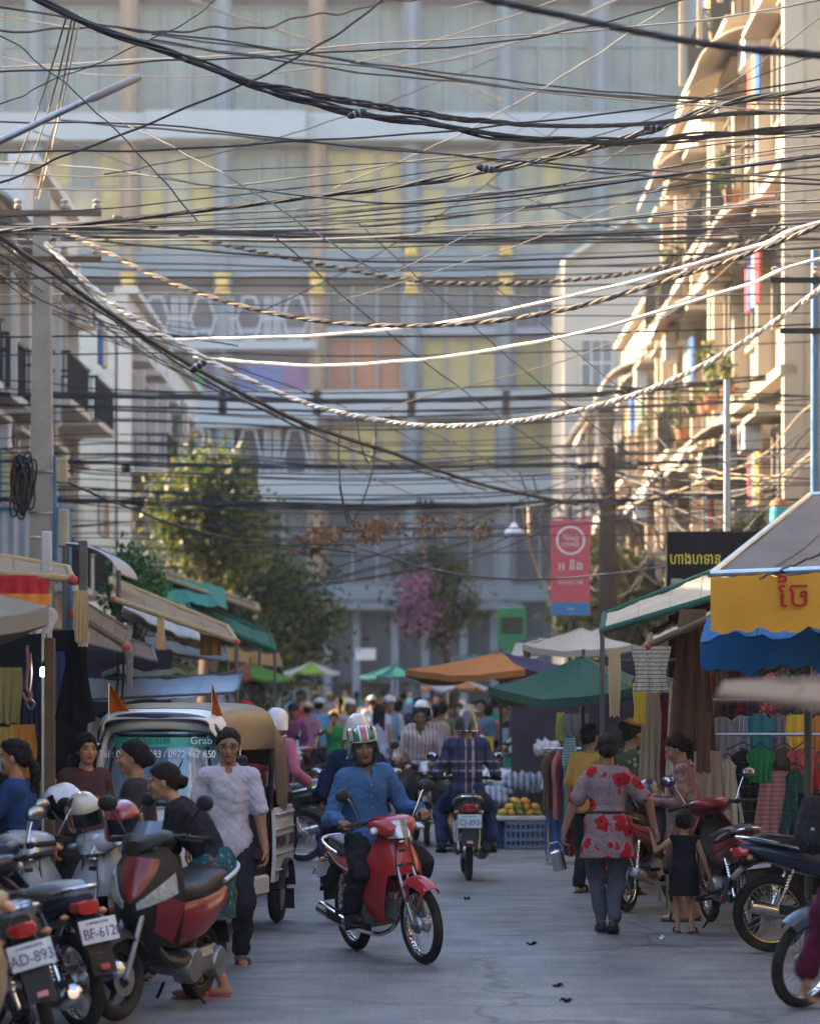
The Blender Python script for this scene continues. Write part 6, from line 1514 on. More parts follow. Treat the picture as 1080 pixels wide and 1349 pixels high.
# goods behind the child and woman on the right
for i, (px, py, c, lb) in enumerate(((945, 1000, 'teal', 'teal cloth hung behind the woman in the satin shirt'), (954, 1010, 'violet flowered', 'violet flowered blouse behind the woman in the satin shirt'), (962, 1020, 'navy', 'navy dress behind the woman in the satin shirt'))):
    hang('hanging_dress', lb, P(px, py, 25.9), .22, .6, dye(c), 'dress', 10 * i, i + 1)
# fruit stall: crates, foam tray, mangoes, basin
cr = mat('crate_blue', (.10, .17, .30), .5, var=.2, scale=5, dirt=.3)
def crate(label, loc, w_, d_, h_, m_, rz=0):
    o = thing('plastic_crate', label, 'crate', loc, rz, 'plastic crates'); b = MB(); n = 9
    b.box((0, 0, .02), (w_, d_, .03))
    for i in range(n):
        t = -.5 + i / (n - 1)
        for s in (-1, 1): b.box((t * (w_ - .02), s * (d_ / 2 - .01), h_ / 2), (.022, .016, h_)); b.box((s * (w_ / 2 - .01), t * (d_ - .02), h_ / 2), (.016, .022, h_))
    b.build('slats', m_, o); b = MB()
    for z in (.03, h_ * .36, h_ * .68, h_ - .02):
        for s in (-1, 1): b.box((0, s * (d_ / 2), z), (w_ + .02, .02, .035)); b.box((s * (w_ / 2), 0, z), (.02, d_ + .02, .035))
    b.build('bands', m_, o); b = MB(); b.box((0, 0, h_ * .5), (w_ - .06, d_ - .06, h_ * .9)); b.build('contents', mat('crate_contents', (.07, .10, .16), .9, var=.4), o)
    return o
g0 = G(690, 1118)
crate('blue plastic crate under the mango tray', (g0.x, g0.y, 0), .48, .36, .33, cr, 4); crate('navy blue plastic crate left behind the mango tray', (g0.x - .30, g0.y + .15, 0), .22, .34, .34, mat('crate_navy', (.03, .06, .14), .5, var=.2), 4)
o = thing('foam_tray', 'white foam tray carrying mangoes on the blue crate', 'tray', (g0.x - .06, g0.y, .335)); b = MB(); b.box((0, 0, .03), (.62, .42, .06), bev=.015); b.build('body', mat('foam_white', (.46, .45, .42), .9, var=.15, dirt=.3), o)
MG = [mat('mango_yellow', (.55, .32, .03), .45, var=.25, scale=9), mat('mango_green', (.16, .22, .04), .45, var=.25, scale=9), mat('mango_orange', (.55, .22, .03), .45, var=.25)]
rs = random.Random(5)
def mng(b): b.ell((0, 0, 0), (.065, .046, .043), 12, 8)
k = 0
for lay, (n1, n2) in enumerate(((5, 3), (4, 2), (2, 2))):
    for i in range(n1):
        for j in range(n2):
            x = (-.22 if lay == 0 else -.15 if lay == 1 else -.06) + i * .105 + rs.uniform(-.01, .01); m_ = MG[0] if x < -.05 else MG[1] if rs.random() < .7 else MG[2]
            o = cached('mango', 'mango', mng, m_); o.location = (g0.x - .04 + x, g0.y - .12 + j * .11, .435 + lay * .065); o.rotation_euler = (rs.uniform(-.3, .3), rs.uniform(-.4, .4), rs.uniform(0, 3)); k += 1
            tag(o, {0: 'ripe yellow mango heaped on the foam tray', 1: 'green mango heaped on the foam tray', 2: 'orange mango heaped on the foam tray'}[MG.index(m_)], 'mango', {0: 'yellow mangoes on the tray', 1: 'green mangoes on the tray', 2: 'orange mangoes on the tray'}[MG.index(m_)])
g1 = P(690, 1010, 40); o = thing('plastic_basin', 'teal plastic basin on the stall behind the plaid rider', 'basin', (g1.x, g1.y, .78)); b = MB(); b.lathe([(0, 0), (.26, 0), (.30, .24), (.32, .245), (.28, .23), (.25, .03), (0, .03)], n=24); b.build('body', mat('basin_teal', (.03, .30, .24), .4, var=.15), o)
o = thing('stall_table', 'low stall table with cloths behind the mango crates', 'table', (g1.x + .1, g1.y, 0)); b = MB(); b.box((0, 0, .74), (1.1, .8, .05), bev=.01); b.build('top', WOOD, o)
for x in (-.5, .5):
    for y in (-.35, .35): b = MB(); b.box((x, y, .36), (.06, .06, .72)); b.build('leg', WOOD, o)
for i, (px, py, d, c, w_, h_) in enumerate(((720, 985, 36, 'white', .34, .26), (740, 975, 36.5, 'sky blue', .30, .30), (660, 1025, 36.5, 'white', .5, .22), (700, 1030, 36, 'blue striped', .52, .25), (735, 1030, 35.5, 'white', .36, .22), (655, 1050, 36, 'blue striped', .4, .2))):
    q = P(px, py, d); o = thing('plastic_bundle', ['white plastic bag bundle beside the teal basin', 'sky blue plastic bag bundle right of the teal basin', 'white crumpled cover left of the basin', 'blue striped cover below the basin', 'white crumpled bag beside the clothes rack', 'blue striped cover behind the plaid rider'][i], 'bag', q)
    fn = Field((-.4, -.3, -.3), (.4, .3, .3), .022); rs2 = random.Random(i)
    for _ in range(7): fn.ell((rs2.uniform(-.3, .3) * w_, rs2.uniform(-.12, .12), rs2.uniform(-.3, .3) * h_), (w_ * .3, .12, h_ * .33), None, .05)
    fn.folds(.018, 34, i); me, _ = fn.mesh('bag'); link('sheet', me, dye(c), o)
o = thing('goods_box', 'white foam goods box under the striped covers', 'box', (P(690, 1060, 36.8).x, 36.8, 0)); b = MB(); b.box((0, 0, .33), (1.15, .5, .66), bev=.02); b.build('body', mat('goods_dark', (.10, .10, .12), .8, var=.4), o)
# goods at the left stall behind the tuk-tuk
LG = ['orange', 'yellow', 'beige', 'grey', 'navy', 'maroon', 'brown', 'white', 'blue', 'rose', 'black', 'olive']
for i, (px, py, d, c, kd, w_, h_) in enumerate(((8, 948, 20.5, 'mustard', 'scarf', .16, .30), (30, 945, 20.8, 'orange', 'scarf', .20, .36), (80, 925, 26, 'beige', 'scarf', .14, .5), (98, 925, 26.3, 'grey', 'shirt', .26, .5), (118, 935, 29.2, 'white', 'shirt', .3, .4), (140, 930, 29.2, 'navy', 'shirt', .3, .5), (164, 930, 29.4, 'maroon', 'shirt', .3, .5),
        (186, 925, 29.4, 'brown', 'shirt', .3, .5), (206, 925, 29.5, 'grey flowered', 'shirt', .3, .5), (228, 925, 29.5, 'blue', 'shirt', .3, .45), (250, 922, 29.4, 'violet flowered', 'shirt', .3, .5), (272, 920, 29.5, 'rose', 'shirt', .3, .5), (296, 920, 29.5, 'sky blue', 'shirt', .26, .5), (45, 870, 22.5, 'navy', 'scarf', .2, .5), (85, 850, 23.5, 'blue', 'scarf', .34, .5), (12, 870, 21.6, 'olive', 'scarf', .2, .4), (100, 840, 23.4, 'black', 'dress', .3, .6))):
    hang({'shirt': 'hanging_shirt', 'scarf': 'hanging_cloth', 'dress': 'hanging_dress'}[kd], '%s %s hung in the left stalls%s' % (c, {'scarf': 'cloth'}.get(kd, kd), ' behind the tuk-tuk' if px > 110 else ' by the lit bulb' if px < 50 else ' beside the post'), P(px, py, d), w_, h_, dye(c), kd, 12 * (i % 4) - 15, i, False, group='goods in the left stalls')
# ---- signs
sg = thing('street_sign', 'tall red hanging sign with white circle and blue foot', 'sign', P(751, 748, 44)); s44 = FPX / 44
b = MB(); b.box((0, 0, 0), (52 / s44, .08, 126 / s44), bev=.01); b.build('panel', mat('sign_red', (.42, .07, .09), .5, var=.12), sg)
b = MB(); b.box((0, -.004, -54 / s44), (51 / s44, .082, 17 / s44)); b.build('foot_band', mat('sign_blue', (.02, .16, .34), .5, var=.1), sg)
WS = mat('sign_white', (.62, .60, .58), .5, var=.05)
b = MB(); b.lathe([(.18, -.05), (.21, -.05), (.21, -.042), (.18, -.042)], (0, 0, 36 / s44), 'y', 28, closed_prof=True); b.build('ring', WS, sg)
text('\u178f\u17b6\u17a0\u17d2', .14, WS, sg, (0, -.05, .44), (R(90), 0, 0)); text('COFFEE', .075, WS, sg, (0, -.05, .33), (R(90), 0, 0)); text('\u17a2 \u1793\u17b7\u1784', .17, WS, sg, (0, -.05, .02), (R(90), 0, 0)); text('010 555 778', .07, WS, sg, (0, -.05, -.22), (R(90), 0, 0)); text('www.', .05, WS, sg, (0, -.055, -.595), (R(90), 0, 0))
b = MB(); b.tube([(0, .1, .9), (0, .1, -4.0)], .03, 8); b.tube([(-.3, .06, .72), (.3, .06, .72)], .015, 6); b.build('post', POLE, sg)
sg = thing('shop_sign', 'black shop sign with yellow Khmer letters behind the yellow awning', 'sign', P(945, 742, 33)); s33 = FPX / 33
b = MB(); b.box((0, 0, 0), (136 / s33, .10, 84 / s33), bev=.01); b.build('panel', mat('sign_black', (.010, .010, .016), .7, var=.2, spec=.15), sg)
text('\u17a0\u17b6\u1784\u17a0\u1791\u17b6\u1793', .175, mat('letter_yellow', (.62, .58, .04), .5, var=.05), sg, (-30 / s33, -.06, 5 / s33), (R(90), 0, 0), sx=.75)
b = MB(); b.box((-55 / s33, -.055, -30 / s33), (.12, .02, .16)); b.box((-25 / s33, -.055, -30 / s33), (.22, .02, .16)); b.build('picture', mat('sign_picture', (.18, .26, .20), .5, var=.5, scale=12), sg)
b = MB()
for x in (-.5, .5): b.tube([(x, .1, .3), (x, .1, -3.2)], .03, 8)
b.build('post', POLE, sg)
sg = thing('shop_sign', 'green poster board beside the foot of the red sign', 'sign', P(674, 828, 48)); b = MB(); b.box((0, 0, 0), (.44, .06, .66), bev=.008); b.build('panel', mat('poster_green', (.05, .26, .10), .5, var=.2), sg)
b = MB(); b.box((0, -.035, .05), (.34, .02, .26)); b.build('picture', mat('poster_dark', (.05, .06, .04), .5, var=.6, scale=9), sg); b = MB(); b.tube([(0, .05, .3), (0, .05, -2.9)], .025, 6); b.build('post', POLE, sg)
# ---- lamps, poles
pl = thing('utility_pole', 'square concrete utility pole with meter boxes on the left', 'pole', (P(56, 740, 33).x, 33, 0)); CONC = mat('concrete', (.34, .30, .25), .85, var=.2, scale=5, bump=.25, dirt=.35)
topz = P(56, 252, 33).z
b = MB(); b.loft([[(sx * w_, sy * w_, z) for sx, sy in ((-1, -1), (1, -1), (1, 1), (-1, 1))] for z, w_ in ((0, .145), (topz * .5, .12), (topz, .085))]); b.build('shaft', CONC, pl, 20)
for z, m_ in ((P(56, 622, 33).z, CHR), (P(56, 676, 33).z, CHR), (P(56, 708, 33).z, CHR)):
    b = MB(); b.box((0, 0, z), (.27, .27, .025)); b.build('strap_band', m_, pl)
for y0, y1, x0, x1, m_ in ((603, 636, 73, 88, mat('meter_tan', (.42, .34, .20), .6, dirt=.3)), (670, 720, 76, 90, mat('box_khaki', (.36, .31, .22), .6, dirt=.3))):
    b = MB(); A, B = P(x0, y0, 32.8), P(x1, y1, 32.8); b.box(((A.x + B.x) / 2 - pl.location.x, -.12, (A.z + B.z) / 2), (B.x - A.x, .12, A.z - B.z), bev=.012); b.build('meter_box', m_, pl)
b = MB(); q = [P(72, y, 32.8) for y in (600, 660, 720, 738)]; b.tube([Vector((p.x - pl.location.x, -.14, p.z)) for p in q], .022, 8); b.build('conduit', mat('conduit_blue', (.02, .16, .28), .5), pl)
b = MB()
for z in (topz - .25, topz - .75): b.box((0, -.08, z), (1.3, .06, .06))
b.build('cross_arm', WOOD, pl)
for z in (topz - .2, topz - .7):
    for x in (-.6, -.25, .25, .6): b = MB(); b.lathe([(0, 0), (.04, 0), (.05, .03), (.03, .05), (.05, .08), (.03, .1), (0, .11)], (x, -.08, z), n=10); b.build('insulator', mat('porcelain', (.35, .28, .22), .3), pl)
# bundle of black cable coil on the pole
o = thing('cable_coil', 'black coil of spare cable tied to the concrete pole', 'cable', P(30, 640, 32.4)); b = MB()
rq = random.Random(3)
for i in range(26): a = .10 + .13 * rq.random(); xo, zo, ti = rq.uniform(-.05, .05), rq.uniform(-.1, .1), rq.uniform(-.3, .3); b.tube([(xo + math.cos(t) * a * .32 + ti * math.sin(t) * a, .012 * i - .15, zo + math.sin(t) * a * 1.35) for t in [6.283 * j / 20 for j in range(21)]], .012, 5, False)
b.build('loops', BLK, o)
sl_ = thing('street_lamp', 'slim street lamp arm reaching in at the upper left', 'street lamp', (P(-60, 205, 25).x, 25, 0)); off = Vector((sl_.location.x, 25, 0))
b = MB(); b.tube([Vector((0, 0, 0)), Vector((0, 0, P(0, 300, 25).z)), P(-40, 205, 25) - off, P(0, 186, 25) - off, P(118, 130, 25) - off], [.05, .04, .03, .03, .026], 10); b.build('arm', STEEL, sl_)
A, B = P(116, 132, 25) - off, P(186, 100, 25) - off; b = MB(); b.tube([A, A.lerp(B, .1), A.lerp(B, .9), B], [.03, .05, .046, .03], 12, squash=.75); b.build('lamp_head', mat('lamp_grey', (.34, .30, .29), .5, .3), sl_)
o = thing('street_lamp', 'pale bell shaped street lamp hanging over the far street', 'street lamp', P(677, 700, 46)); b = MB(); b.lathe([(0, .14), (.03, .13), (.06, .08), (.15, 0), (.155, -.03), (.12, -.025), (.05, .05), (0, .06)], n=20); b.build('shade', mat('lamp_white', (.55, .58, .62), .4), o); b = MB(); b.tube([(0, 0, .13), (0, 0, .35), (.6, .2, .45), (1.3, .5, .4)], .015, 6); b.build('bracket', STEEL, o)
for (px, y0, d, lb, r_, m_) in ((957, 500, 36, 'slim blue-grey steel pole behind the black sign', .045, mat('pole_bluegrey', (.20, .25, .31), .5, .3)), (1073, 330, 30, 'blue painted pole at the right edge', .05, mat('pole_blue', (.05, .15, .28), .5)), (800, 590, 46, 'dark timber utility pole wrapped in cables on the right', .14, mat('pole_dark', (.07, .055, .045), .9, bump=.4))):
    t_ = P(px, y0, d); o = thing('utility_pole', lb, 'pole', (t_.x, d, 0)); b = MB(); b.tube([(0, 0, 0), (0, 0, t_.z * .5), (0, 0, t_.z)], [r_ * 1.15, r_, r_ * .85], 10); b.build('shaft', m_, o)
    if px == 957: continue
    b = MB(); b.box((0, -.05, t_.z - .3), (.9, .05, .05)); b.box((0, -.05, t_.z - .8), (.7, .05, .05)); b.build('cross_arm', MATS['black_metal'], o)
    for x in (-.4, 0, .4): b = MB(); b.lathe([(0, 0), (.035, 0), (.045, .03), (.025, .05), (.045, .08), (0, .1)], (x, -.05, t_.z - .26), n=10); b.build('insulator', MATS['porcelain'], o)
o = thing('transformer', 'teal drum on the roofs at the right', 'drum', P(1026, 690, 34)); b = MB(); b.lathe([(0, -.25), (.10, -.25), (.11, -.2), (.11, .15), (.10, .2), (0, .2)], n=18); b.build('body', mat('drum_teal', (.03, .28, .32), .5), o); b = MB(); b.lathe([(0, .28), (.09, .26), (.115, .2), (.10, .19), (0, .2)], n=18); b.build('lid', mat('drum_brown', (.3, .13, .06), .6), o)
# piled goods: bags and boxes on low tables along both sides
def goods(place, x0, y0, z0, w_, n, seed, cat='bag'):
    r = random.Random(seed); cols = list(CPAL); r.shuffle(cols)
    t_ = thing('goods_table', 'low table of goods ' + place, 'table', (x0, y0, 0)); b = MB(); b.box((0, 0, z0 - .03), (w_ + .1, .6, .05), bev=.01); b.build('top', WOOD, t_)
    for sx in (-1, 1):
        for sy in (-1, 1): b = MB(); b.box((sx * w_ * .48, sy * .25, z0 / 2 - .03), (.05, .05, z0 - .05)); b.build('leg', WOOD, t_)
    for i in range(n):
        c = cols[i % len(cols)]; x = x0 - w_ / 2 + w_ * (i + .5) / n; k = r.choice(('bag', 'box', 'roll')); h = r.uniform(.12, .3)
        o = thing('goods_' + k, '%s %s on the goods table %s' % (c, k, place), k, (x, y0 + r.uniform(-.12, .12), z0), r.uniform(-25, 25), 'goods ' + place)
        if k == 'bag':
            v_ = r.randint(0, 3)
            if ('bagmesh', v_) not in CACHE:
                fn = Field((-.2, -.16, -.02), (.2, .16, .36), .02); q = random.Random(v_)
                for _ in range(5): fn.ell((q.uniform(-.05, .05), q.uniform(-.03, .03), q.uniform(.05, .16)), (.09, .08, .09), None, .05)
                fn.cap((0, 0, .16), (.02, 0, .27), .04, .02, .03); fn.folds(.012, 36, v_); CACHE[('bagmesh', v_)] = fn.mesh('bag')[0]
            q = link('sack', CACHE[('bagmesh', v_)], dye(c), o); q.scale = (w_ / n / .2, 1, h / .2)
        elif k == 'box': b = MB(); b.box((0, 0, h / 2), (w_ / n * .9, .2, h), bev=.01); b.build('carton', dye(c), o); b = MB(); b.box((0, 0, h + .002), (.03, .2, .003)); b.build('tape', MATS['cardboard'], o)
        else: b = MB(); b.tube([(0, 0, .005), (0, 0, h * 1.6)], w_ / n * .4, 10); b.build('cloth_roll', dye(c), o); b = MB(); b.tube([(0, 0, h * .7), (0, 0, h * .8)], w_ / n * .42, 10); b.build('band', CHR, o)
goods('under the blue tarp on the left', -2.35, 27.6, .85, 1.6, 9, 1); goods('in the dark left stall by the bulb', -2.62, 22.9, .95, .7, 4, 2); goods('behind the mango crates', 1.6, 41.5, .8, 1.6, 9, 3); goods('under the orange umbrella', 1.15, 44.5, .85, 1.3, 8, 4); goods('beyond the tan roof on the left', -2.3, 36, .9, 1.5, 8, 5); goods('beside the tunic woman', 2.5, 29.4, .75, 1.2, 7, 6)
# ------------------------------------------------------------------ overhead cables
CB = mat('cable_black', (.012, .012, .014), .55, var=.4, scale=4)
CBR = mat('cable_brown', (.07, .05, .045), .6, var=.3, scale=4)
CW = mat('cable_white', (.78, .74, .66), .5, var=.12, scale=4)
CT = mat('cable_tan', (.38, .29, .19), .6, var=.3, scale=6)
CG = mat('cable_grey', (.22, .20, .18), .6, var=.3, scale=6)
def path(pts, d0, d1, n=44, wob=0, seed=0):
    """photo points with depths running from d0 to d1 -> a smooth hanging line in space"""
    k = len(pts) - 1; q = [P(x, y, lerp(d0, d1, i / k)) for i, (x, y) in enumerate(pts)]
    sl_ = lambda a, b_: (a[1] - b_[1]) / (abs(a[0] - b_[0]) + 1)
    if pts[0][0] < 0: q = [P(-460, pts[0][1] + sl_(pts[0], pts[1]) * .6 * (460 + pts[0][0]), d0)] + q
    if pts[-1][0] > 1080: q = q + [P(1560, pts[-1][1] + sl_(pts[-1], pts[-2]) * .6 * (1560 - pts[-1][0]), d1)]
    out = spline(q, n + 12); n += 12; rs = random.Random(seed); ph = rs.uniform(0, 6)
    if wob: out = [p + Vector((0, 0, wob * (math.sin(i * .55 + ph) + .6 * math.sin(i * 1.3 + ph * 2)))) for i, p in enumerate(out)]
    return out
def cable(label, pts, d0, d1, th, m=CB, group=None, wob=.004, seed=0, n=44, name='overhead_cable'):
    dm = (d0 + d1) / 2; line = path(pts, d0, d1, n, wob, seed); o0 = line[0].copy()
    b = MB(); b.tube([p - o0 for p in line], th / 2 * dm / FPX, 6); o = b.build(name, m); o.location = o0
    return tag(o, label, 'cable', group)
def twisted(label, pts, d0, d1, th, mats, strands=4, turns=22, group=None, n=150, loose=.0, seed=0):
    dm = (d0 + d1) / 2; line = path(pts, d0, d1, n); o0 = line[0].copy(); r = th / 2 * dm / FPX; rs = random.Random(seed)
    root = thing('cable_bundle', label, 'cable', o0, 0, group)
    for k in range(strands):
        ph = 6.283 * k / strands; b = MB(); q = []; lw = rs.uniform(0, 6)
        n = len(line) - 1
        for i, p in enumerate(line):
            t = i / n; a = ph + turns * 6.283 * t; w_ = r * (.62 + loose * max(0, math.sin(t * 9 + lw)))
            d = (line[min(i + 1, n)] - line[max(i - 1, 0)]).normalized(); u = d.cross(Vector((0, 0, 1))).normalized(); v = u.cross(d)
            q.append(p - o0 + (u * math.cos(a) + v * math.sin(a)) * w_)
        b.tube(q, r * (.62 if strands > 2 else .7), 6); b.build('strand', mats[k % len(mats)], root)
    return root
twisted('thick twisted black cable bundle sweeping down from the upper left corner', [(-120, -110), (60, 5), (210, 65), (340, 112), (450, 146), (560, 162), (680, 181), (800, 187), (920, 180), (1080, 166), (1240, 140)], 22, 26, 6.5, [CB], 5, 7, loose=1.1, seed=1)
twisted('twisted black cable bundle curving just above its twin at the upper right', [(330, 108), (430, 128), (540, 147), (640, 160), (740, 166), (850, 163), (960, 150), (1080, 146), (1220, 130)], 23, 26, 5, [CB], 4, 9, loose=.8, seed=2)
twisted('long black cable bundle rising from the pole on the left to the right edge', [(-80, 308), (60, 300), (270, 277), (420, 258), (560, 240), (680, 217), (790, 192), (880, 163), (960, 136), (1080, 116), (1220, 90)], 30, 24, 5.5, [CB], 4, 8, loose=.9, seed=3)
twisted('near brown-black cable bundle crossing the upper right corner', [(560, -28), (640, -2), (730, 18), (830, 40), (930, 58), (1020, 68), (1120, 74), (1250, 70)], 14.5, 13.5, 8, [CBR, CB], 4, 7, loose=.3, seed=4)
twisted('brown and tan twisted cable sagging across the middle', [(70, 296), (130, 326), (200, 361), (290, 395), (400, 420), (520, 429), (640, 424), (760, 404), (880, 368), (980, 336), (1090, 292), (1220, 230)], 31, 26, 6, [CT, CBR, CG], 3, 30, seed=5)
twisted('bright white twisted cable in a deep sag across the street', [(60, 320), (130, 385), (200, 432), (300, 487), (400, 530), (480, 550), (560, 561), (640, 559), (720, 549), (800, 531), (880, 503), (960, 462), (1040, 410), (1110, 355), (1220, 260)], 31, 27, 6.5, [CW, CW, CT], 3, 46, n=220, seed=6)
twisted('thin tan beaded cable in the middle left', [(150, 285), (230, 307), (330, 330), (430, 350), (540, 369), (640, 374), (740, 370), (830, 360), (920, 340), (1040, 300)], 34, 34, 5, [CT, CBR], 2, 60, n=200, seed=7)
cable('plain white cable just under the tan twisted one', [(230, 447), (330, 445), (440, 440), (540, 431), (640, 415), (760, 388), (880, 358), (1000, 322), (1100, 288)], 32, 27, 4.5, CW)
cable('bright white cable between the two twisted cables', [(255, 470), (340, 478), (440, 481), (540, 475), (640, 462), (740, 444), (860, 413), (980, 376), (1100, 336)], 32, 27, 4.5, CW)
cable('thin tan wire slanting up to the right below the white cables', [(500, 540), (600, 512), (720, 482), (830, 440), (900, 400), (960, 350), (1030, 290)], 34, 34, 2, CT)
cable('thick black cable falling from the pole to the centre', [(-60, 285), (40, 340), (130, 402), (250, 481), (400, 557), (520, 598), (640, 640), (760, 664)], 29, 40, 6, CB)
cable('second black cable falling beside the thick one', [(-60, 310), (40, 360), (140, 415), (260, 494), (400, 566), (520, 612), (640, 645)], 29, 42, 3, CB)
cable('wavy brown wire along the top edge', [(-40, 38), (120, 38), (240, 40), (330, 36), (410, 22), (480, 10), (560, -4)], 26, 30, 3, CBR, wob=.02)
cable('grey diagonal wire across the top', [(200, -20), (330, 28), (440, 62), (540, 90), (660, 130)], 48, 60, 4, CG)
cable('near grey cable crossing under the brown bundle', [(520, 90), (620, 72), (720, 40), (800, 5), (860, -30)], 40, 40, 4, CG)
G1 = 'thin black wires fanned across the top'; G2 = 'thin black wires across the middle'; G3 = 'dark wires low over the street'; G4 = 'thin wires falling from the pole on the left'
rs = random.Random(42)
top = [[(-40, 15), (200, 55), (540, 95), (800, 130), (1120, 150)], [(-40, 5), (160, 36), (400, 70), (700, 118), (1120, 136)], [(-40, 90), (240, 76), (540, 55), (900, 30), (1120, -6)], [(-40, 98), (200, 82), (430, 70), (700, 50), (900, 0)],
       [(-40, 202), (250, 195), (540, 176), (800, 150), (1120, 100)], [(-40, 160), (200, 165), (540, 200), (820, 222), (1120, 238)], [(-40, 210), (150, 225), (330, 250), (600, 265), (1120, 200)], [(-40, 232), (200, 230), (540, 213), (800, 205), (1120, 172)],
       [(-40, 70), (150, 100), (420, 90), (600, 45), (760, -10)], [(200, 52), (420, 88), (640, 112), (860, 132), (1120, 140)], [(200, 45), (450, 78), (700, 110), (900, 128), (1120, 130)], [(-40, 250), (300, 245), (600, 205), (900, 186), (1120, 180)], [(80, 158), (300, 178), (560, 200), (800, 228), (1120, 245)],
       [(-40, 290), (260, 262), (540, 230), (800, 175), (1120, 60)], [(-40, 150), (60, 110), (160, 70), (260, 20), (300, -20)], [(-40, 30), (60, 90), (130, 150), (190, 210), (260, 290)], [(140, 150), (240, 200), (330, 250), (420, 310), (500, 360)], [(-40, 250), (100, 200), (300, 120), (420, 60), (520, -10)]]
for i, p_ in enumerate(top): cable('thin black wire in the fan of wires across the top', p_, rs.uniform(20, 34), rs.uniform(20, 34), rs.uniform(1.6, 3.4), CB, G1, .006, i)
for i in range(14):
    x0 = rs.uniform(-40, 700); y0 = rs.uniform(-20, 420); an = rs.choice((-1, 1)) * rs.uniform(.25, .8); L_ = rs.uniform(350, 700)
    cable(None, [(x0, y0), (x0 + L_ * .35, y0 + L_ * .35 * an + 18), (x0 + L_ * .7, y0 + L_ * .7 * an + 16), (x0 + L_, y0 + L_ * an)], rs.uniform(24, 40), rs.uniform(24, 46), rs.uniform(1.1, 2.0), rs.choice((CB, CB, CG)), 'stray slanting wires', .006, i + 20)
for i in range(16):    # fan that gathers at the pole on the left and opens to the right
    yl = rs.uniform(285, 312); yr = 180 + 10 * i + rs.uniform(-8, 8); sg_ = rs.uniform(8, 40)
    p_ = [(-60, yl + 4), (180, lerp(yl, yr, .2) + sg_ * .6), (440, lerp(yl, yr, .44) + sg_), (700, lerp(yl, yr, .67) + sg_ * .8), (940, lerp(yl, yr, .88) + sg_ * .35), (1140, yr)]
    cable('thin black wire among those spreading from the pole to the right', p_, rs.uniform(28, 36), rs.uniform(22, 36), rs.uniform(1.4, 3.6), CB, 'black wires spreading from the pole', .005, i + 30)
for i, y in enumerate((300, 306, 312, 320, 333, 344, 352, 362, 372, 384, 396, 410, 440, 462)):
    a, c = rs.uniform(-8, 8), rs.uniform(-14, 14)
    cable('thin black wire among the level wires across the middle', [(-60, y + a), (200, y + 3), (480, y + 6 + rs.uniform(-3, 3)), (800, y + 2 + c * .4), (1140, y - 8 + c)], rs.uniform(30, 46), rs.uniform(30, 46), rs.uniform(1.3, 2.8), CB, G2, .006, i + 60)
for y, th, yr, lb in ((524, 9, 498, 'thick dark far cable bundle above the yellow tree'), (538, 5, 530, 'dark far cable below the bundle above the yellow tree'), (612, 7, 606, 'thick dark cable bundle level with the meter box'), (663, 8, 650, 'thick dark cable bundle just above the dry leaves')):
    twisted(lb, [(-80, y - 6), (200, y - 1), (480, y + 4), (700, y), (900, lerp(y, yr, .6)), (1160, yr - 14)], 46, 48, th * .6, [CB], 3, 6, loose=.7, seed=int(y))
for i in range(34):
    y = rs.choice((515, 522, 530, 540, 548, 560, 572, 586, 598, 606, 620, 634, 648, 658, 668, 690, 705, 722)) + rs.uniform(-5, 5); c = rs.uniform(-26, 26); d = rs.uniform(38, 58)
    cable('thin dark wire among those low over the street', [(-60, y - c * .6), (180, y + rs.uniform(-3, 3)), (460, y + 8 + rs.uniform(-4, 4)), (760, y + rs.uniform(-4, 4)), (1140, y + c - 10)], d, d + rs.uniform(-6, 6), rs.uniform(1.2, 2.6), CB, G3, .01, i + 90)
for i in range(16):
    x1 = rs.uniform(230, 560); y1 = 430 + (x1 - 230) * .55 + rs.uniform(-30, 50)
    cable('thin wire among those falling from the pole on the left', [(-50, 300 + rs.uniform(-20, 60)), (60, 350 + rs.uniform(-30, 60)), (x1 * .5, lerp(370, y1, .5) + rs.uniform(0, 20)), (x1, y1)], 31, rs.uniform(34, 48), rs.uniform(1.2, 2.2), rs.choice((CB, CB, CG)), G4, .005, i + 150)
for i in range(9):
    x0 = rs.uniform(380, 560); cable('thin dark wire slanting down over the far street', [(x0, 560 + rs.uniform(-20, 30)), (x0 + 120, 620 + rs.uniform(-20, 20)), (x0 + 260, 690 + rs.uniform(-30, 20))] if i % 2 else [(x0 + 300, 640 + rs.uniform(-20, 30)), (x0 + 100, 720 + rs.uniform(-20, 20)), (x0 - 180, 800 + rs.uniform(-30, 20))], 44, 52, 1.6, CG if i % 2 else CB, 'slanting wires over the far street', .006, i + 200)
for i, (x0, x1) in enumerate(((100, 48), (106, 52), (88, 10), (96, 30))):
    cable('pale guy wire fanning down from the cable bundle at the upper left', [(x0, 22), ((x0 + x1) / 2 + 3, 140), (x1, 262 - 20 * (i > 1))], 24, 32, 2.4, [CT, CW, CG, CG][i], 'pale guy wires at the upper left', .002, i)
for i, p_ in enumerate(([(450, 545), (446, 600), (452, 660), (470, 700)], [(495, 556), (492, 610), (478, 660), (460, 690), (447, 640)], [(470, 550), (474, 580), (486, 610), (496, 570)])):
    cable('slack black cable end looping down in the centre', p_, 40, 40, 2.2, CB, 'slack cable ends in the centre', .002, i)
cable('black cable dipping low across the far street', [(300, 720), (455, 717), (480, 724), (560, 748), (650, 762), (760, 760), (900, 742), (1120, 690)], 40, 36, 3.2, CB)
cable('black cable slanting down from the meter box', [(70, 628), (160, 665), (260, 700), (360, 716), (470, 728)], 33, 40, 3, CB)
cable('thin black wire slanting over the yellow awning', [(1120, 710), (1060, 738), (1000, 762)], 18, 18.5, 3, CB)
